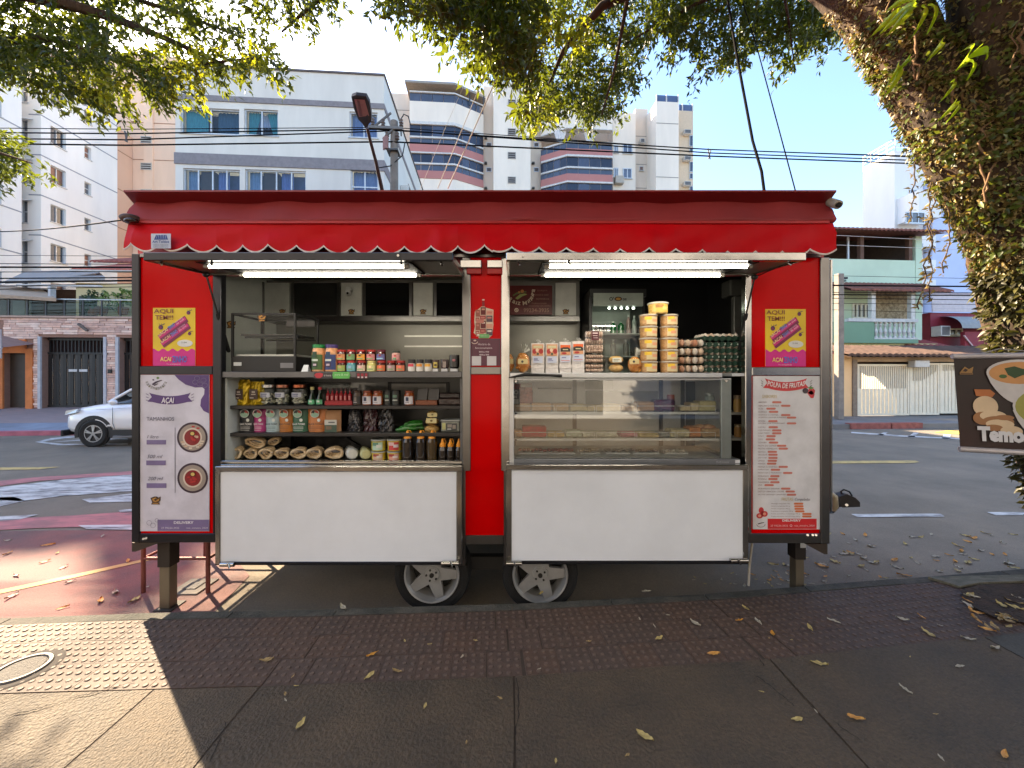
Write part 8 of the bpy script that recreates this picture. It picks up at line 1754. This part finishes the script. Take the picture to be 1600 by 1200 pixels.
# hanging roots and vines
mb = MB()
for k in range(110):
    idx = rs.choice((1,1,2,0)); pts,rad = surf[idx]; i = rs.randrange(6,len(pts)-12 if idx else len(pts)-4); p = pts[i]; off_ = Vector((rs.uniform(-1,1),-1,rs.uniform(-.4,.4))).normalized()*rad[i]*1.08; v = p+off_; q_ = [v]
    for j in range(7): v = v+Vector((rs.uniform(-.05,.05),rs.uniform(-.02,.01),-rs.uniform(.02,.09))); q_.append(v)
    mb.tube(q_, rs.uniform(.003,.009), 5)
mb.build("aerial_roots", C((120,92,64),.9,var=.1), tree, kind="stuff")
for sx, sy, n_ in ((1455,285,26),(1462,300,22),(1432,250,12),(1478,320,14)):
    v = pt(sx,sy,2.75); q_ = [v]
    for j in range(n_): v = v+Vector((rs.uniform(-.02,.02),0,-.035)); q_.append(v)
    MB().tube(q_, .004, 4).build("hanging_vine", C((80,62,48),.8), tree)
    pp = np.array([tuple(a_) for a_ in q_ for _ in range(2)])+nr.normal(size=(2*len(q_),3))*.012; dd = nr.normal(size=pp.shape); dd[:,2] -= .6; dd /= np.linalg.norm(dd,axis=1)[:,None]; ll = nr.uniform(.025,.05,len(pp)); leaves_mesh("vine_leaves", pp, dd, np.tile([0,-1.0,.3],(len(pp),1)), ll, ll*.45, M_vine, tree)
# big bright leaves of the plants perched in the fork
M_big = leafmat("perched_leaf", (110,140,24), (150,180,40), .55, (206,230,40), .3)
def blade(p, q_, w, par):
    p, q_ = Vector(p), Vector(q_); d = q_-p; s_ = d.cross(Vector((0,1,.2))).normalized(); n = 8; V = []
    for i in range(n+1):
        t_ = i/n; c_ = p+d*t_+Vector((0,-.05*math.sin(math.pi*t_),-.06*t_*t_)); ww = w*math.sin(math.pi*min(1,.08+t_*.92))**.8*(1 if t_<1 else 0)
        V += [c_-s_*ww/2+Vector((0,-.008,0)), c_+Vector((0,.006,0)), c_+s_*ww/2+Vector((0,-.008,0))]
    return MB().add(V,[(3*i+j,3*i+j+1,3*i+j+4,3*i+j+3) for i in range(n) for j in (0,1)],0,True).build("broad_leaf", M_big, par)
for x0,y0,x1,y1,w in ((1432,8,1372,42,.055),(1430,4,1380,8,.05),(1424,16,1384,44,.05),(1440,10,1425,44,.035),(1410,18,1358,46,.045),(1450,8,1448,40,.03),(1404,104,1380,140,.045),(1402,102,1384,122,.05),(1420,92,1396,104,.03),(1508,92,1500,68,.04),(1510,92,1540,80,.05),(1506,94,1492,98,.045),(1512,90,1522,66,.035),(1506,98,1510,112,.03),(1492,160,1462,178,.035),(1486,128,1468,146,.03),(1492,162,1476,180,.025),(1470,66,1446,84,.04)):
    blade(pt(x0,y0,2.62), pt(x1,y1,2.55), w, tree)
# ---------------------------------------------------------------- soup banner hung on the trunk
bx0 = Vector(P(1490,560,2.50)); e1 = Vector((math.cos(-.42),math.sin(-.42),0)); n_ = Vector((e1.y,-e1.x,0)); e2 = Vector((0,0,1))
BW, BH = .95, Z(560,2.5)-Z(699,2.5)
bn = T("hanging_banner", "dark soup banner with two bowls and bread hung between pale rails on the trunk", "banner", tuple(bx0+e1*BW/2-e2*BH))
def bf(q_, r, d=0.0):       # banner units: 0..300 wide, 0..300 deep (1 unit = BH/139 m); the cloth narrows toward its foot
    s_ = BH/139; sk = .055*BH*(r/139)*(1-q_*s_/BW*2)
    return tuple(bx0+e1*(q_*s_+sk)-e2*(r*s_)+n_*(.004+d))
def bquad(mb, pts, d, mi=0): mb.add([bf(a_*.88-1,b_,d) for a_,b_ in pts],[tuple(range(len(pts)))],mi)
mb = MB(); V = []
wU = BW/(BH/139)
for j in range(13):
    for i in range(17): V.append(bf(wU*i/16, 139*j/12, -.003*math.sin(i*.7+j*.2)-.004))
mb.add(V,[(j*17+i,j*17+i+1,(j+1)*17+i+1,(j+1)*17+i) for j in range(12) for i in range(16)],0,True).build("banner_cloth", C((44,18,18),.45,var=0,scale=2,col2=(26,14,14)), bn)
for r in (-3,141): MB().cyl(Vector(bf(-2,r)),Vector(bf(wU+2,r)),.018,n=10).build("rail", C((186,180,182),.4,.3), bn)
mb = MB(); M_bn = [C((196,190,186),.5),C((196,140,84),.5),C((38,66,32),.5),C((206,180,146),.5),C((150,104,66),.5),C((150,146,70),.5),C((176,104,54),.5),C((60,90,40),.5),C((120,84,56),.5)]
def ce(cx_,cy_,rx,ry,n=28,a0=0,a1=6.2832): return circ(cx_,cy_,rx,ry,n,a0,a1)
bquad(mb, [(24,48),(44,48),(50,54),(46,60),(26,58)], .001, 6)
for k,(a_,b_,rx,ry,m_) in enumerate(((37,74,16,16,3),(33,92,13,10,4),(46,88,17,8,3),(52,96,20,8,4),(54,100,18,7,3),(46,106,12,5,4),(68,110,14,8,3),(60,90,12,4,4))): bquad(mb, ce(a_,b_,rx,ry), .0014+.0003*k, m_)
bquad(mb, [(40,24)]+[(40+78*i/16, 24+45*math.sin(math.pi*i/16)**.7*(1 if True else 0)) for i in range(1,16)]+[(118,24)], .0042, 0)
bquad(mb, ce(79,22,39,19), .0046, 0); bquad(mb, ce(79,23,36,16.5), .0050, 1); bquad(mb, [(62,16),(74,13),(84,17),(98,14),(106,22),(96,28),(84,26),(74,31),(66,26)], .0054, 2); bquad(mb, ce(60,28,5,3,10), .0054, 7); bquad(mb, ce(90,33,4,2,8), .0054, 4)
bquad(mb, [(70,78)]+[(70+92*i/16, 78+50*math.sin(math.pi*i/16)**.7) for i in range(1,16)]+[(162,78)], .0060, 0)
bquad(mb, ce(116,72,46,32), .0064, 0); bquad(mb, ce(116,73,43,29), .0068, 5); bquad(mb, ce(112,68,20,10,12), .0072, 2); bquad(mb, ce(126,84,14,8,10), .0074, 7); bquad(mb, ce(98,84,12,7,10), .0074, 8); bquad(mb, ce(112,66,8,4,10), .0078, 7)
mb.build("printed_bowls", M_bn, bn)
def btext(s, x0, y0, x1, y1, m_, **k): text(s, x0,y0,x1,y1, 0, m_, bn, fn=lambda a_,b_: bf(a_,b_,.0085), **k)
btext("Temos", 20, 104, 80, 127, C((206,204,206),.5), bold=.06); btext("Caldos", 88, 104, 160, 127, C((206,204,206),.5), bold=.06)
mb = MB(); bquad(mb,[(7,22),(14,13),(19,17),(25,13),(23,22),(24,25),(7,25)],.001,0); bquad(mb,[(11,20),(14,16),(18,18),(15,21)],.0014,1); bquad(mb,[(8,23),(23,23),(23,24),(8,24)],.0014,1); mb.build("emblem", [C((150,112,60),.5),C((44,20,18),.5)], bn)
MB().tube([bf(20,-3),Vector(bf(60,-14))+Vector((0,.05,0)),bf(120,-3)],.004,5).build("hanging_cord", C((150,146,140),.7), bn)
# shrubs and pot plants on the garage terrace
def shrub(name, label, px, py, v, wpx, hpx, n, mat, dens=14):
    c_ = Vector(sp(px,py,v)); t_ = T(name, label, "plant", tuple(c_)); Yv_ = c_.y; rx, rz = wid(wpx,Yv_)/2, wid(hpx,Yv_)
    MB().cyl(c_, c_+Vector((0,0,rz*.6)), .04, .02, 7).build("stem", C((70,56,44),.9), t_); MB().lathe(tuple(c_-Vector((0,0,.0))),[(.14,0),(.2,.3),(.21,.32)],12).build("pot", C((120,84,66),.8), t_)
    P0 = np.array([[c_.x+rx*.8*nr.normal()*.6, c_.y+.3*nr.normal(), c_.z+.3+rz*.8*nr.random()] for _ in range(n)]); pos,d,nm = twigs(P0,dens,.35,.1); ln = nr.uniform(.1,.2,len(pos)); leaves_mesh("foliage", pos, d, nm, ln, ln*.5, mat, t_)
M_sh = leafmat("shrub_leaf",(60,84,44),(130,150,90),.3,(150,180,70)); M_cac = leafmat("cactus_leaf",(34,52,30),(66,90,48),.15,(90,120,50))
shrub("terrace_shrub","light green shrub behind the terrace glass next to the trailer edge",192,492,VH+1.2,40,34,26,M_sh); shrub("terrace_shrub","dark green plant behind the terrace glass beside the dark door",160,492,VH+1.0,18,30,14,M_cac)
shrub("terrace_shrub","dark plant with thin leaves low behind the terrace glass",145,493,VH+.8,20,14,8,M_cac)
# ---------------------------------------------------------------- fallen leaves
def leaf_mesh(kind, r):
    n = 7; V = []; L_ = 1.0; curl = r.uniform(.05,.35); w_ = r.uniform(.26,.42) 
    for i in range(n+1):
        t_ = i/n; w = w_*math.sin(math.pi*(t_**.8))*.5; z = .02+curl*(2*t_-1)**2*.4
        V += [(t_-.5,-w,z+r.uniform(0,.12)),(t_-.5,0,z*.6+.01),(t_-.5,w,z+r.uniform(0,.12))]
    return MB().add(V,[(3*i+j,3*i+j+1,3*i+j+4,3*i+j+3) for i in range(n) for j in (0,1)],0,True)
lm = []
rl = random.Random(9)
for c1,c2 in (((206,150,50),(170,110,30)),((196,176,110),(150,130,80)),((176,150,96),(120,96,60)),((210,160,80),(180,120,50)),((186,178,160),(150,140,120))):
    for k in range(3): lm.append(leaf_mesh(k, rl).mesh("fallen_leaf", C(c1,.7,var=0,scale=3,col2=c2)))
lpos = [(582,1023,0),(577,1057,1),(620,1049,2),(416,1032,2),(470,1132,1),(1115,1022,3),(1280,1038,1),(1245,1125,1),(1008,1152,1),(1338,1123,3),(1415,1078,4),(1500,1042,4),(1570,1180,3),(1440,964,3),(1155,970,0),(1165,951,1),(1185,972,4),(1207,991,0),(1266,982,1),(1303,971,4),(1410,968,4),(1450,990,1),(1513,999,4),(1555,1013,4),(1087,975,4),(1030,998,1),(1010,925,4),(845,928,1),(536,950,4),(395,922,4)]
def drop(px, py, z, k, s, lab, grp):
    x,y,_ = G(px,py,z); o = bpy.data.objects.new("fallen_leaf", lm[k*3+rl.randrange(3)]); COL.objects.link(o); o.location = (x,y,z+.001); o.scale = (s,s,s); o.rotation_euler = (rl.uniform(-.1,.1),rl.uniform(-.1,.1),rl.uniform(0,6.28)); tag(o,lab,"leaf",grp)
nm = ["bright yellow dry leaf lying on the pavement","pale straw coloured dry leaf lying on the pavement","olive brown dry leaf lying on the pavement","orange tan dry leaf lying on the pavement","whitish dry leaf lying on the pavement"]
for px,py,k in lpos: drop(px,py,.004,k,rl.uniform(.055,.085),nm[k],"dry leaves on the pavement")
for i in range(26): k = rl.choice((4,4,1,2)); drop(rl.uniform(380,1500),rl.uniform(960,1195),.004,k,rl.uniform(.018,.035),nm[k],"dry leaves on the pavement")
for i in range(22): k = rl.choice((1,2,4,3)); drop(rl.uniform(1505,1600),rl.uniform(930,990),.022,k,rl.uniform(.06,.1),"dry leaf heaped in the soil of the tree pit","dry leaves in the tree pit")
for i in range(70): k = rl.choice((1,4,4,3)); drop(rl.uniform(1180,1600) if i<52 else rl.uniform(1340,1600),rl.uniform(828,905),RZ+.004,k,rl.uniform(.05,.11),"dry leaf scattered on the asphalt near the tow hitch","dry leaves on the road near the hitch")
for i in range(60): k = rl.choice((4,4,1,3)); drop(rl.uniform(1080,1440),rl.uniform(903,918) if i%2 else rl.uniform(890,915),RZ+.004,k,rl.uniform(.02,.06),"dry leaf scrap blown against the kerb below the trailer corner","leaf scraps along the kerb")
for px,py in ((12,845),(75,852),(70,878),(100,886),(110,909),(180,926),(157,939),(12,865),(160,838),(90,864),(25,900),(18,932),(98,950),(200,877),(228,918),(210,938)): drop(px,py,RZ+.008,rl.choice((3,4,1)),rl.uniform(.06,.11),"dry leaf lying on the reddish asphalt","dry leaves on the reddish road")
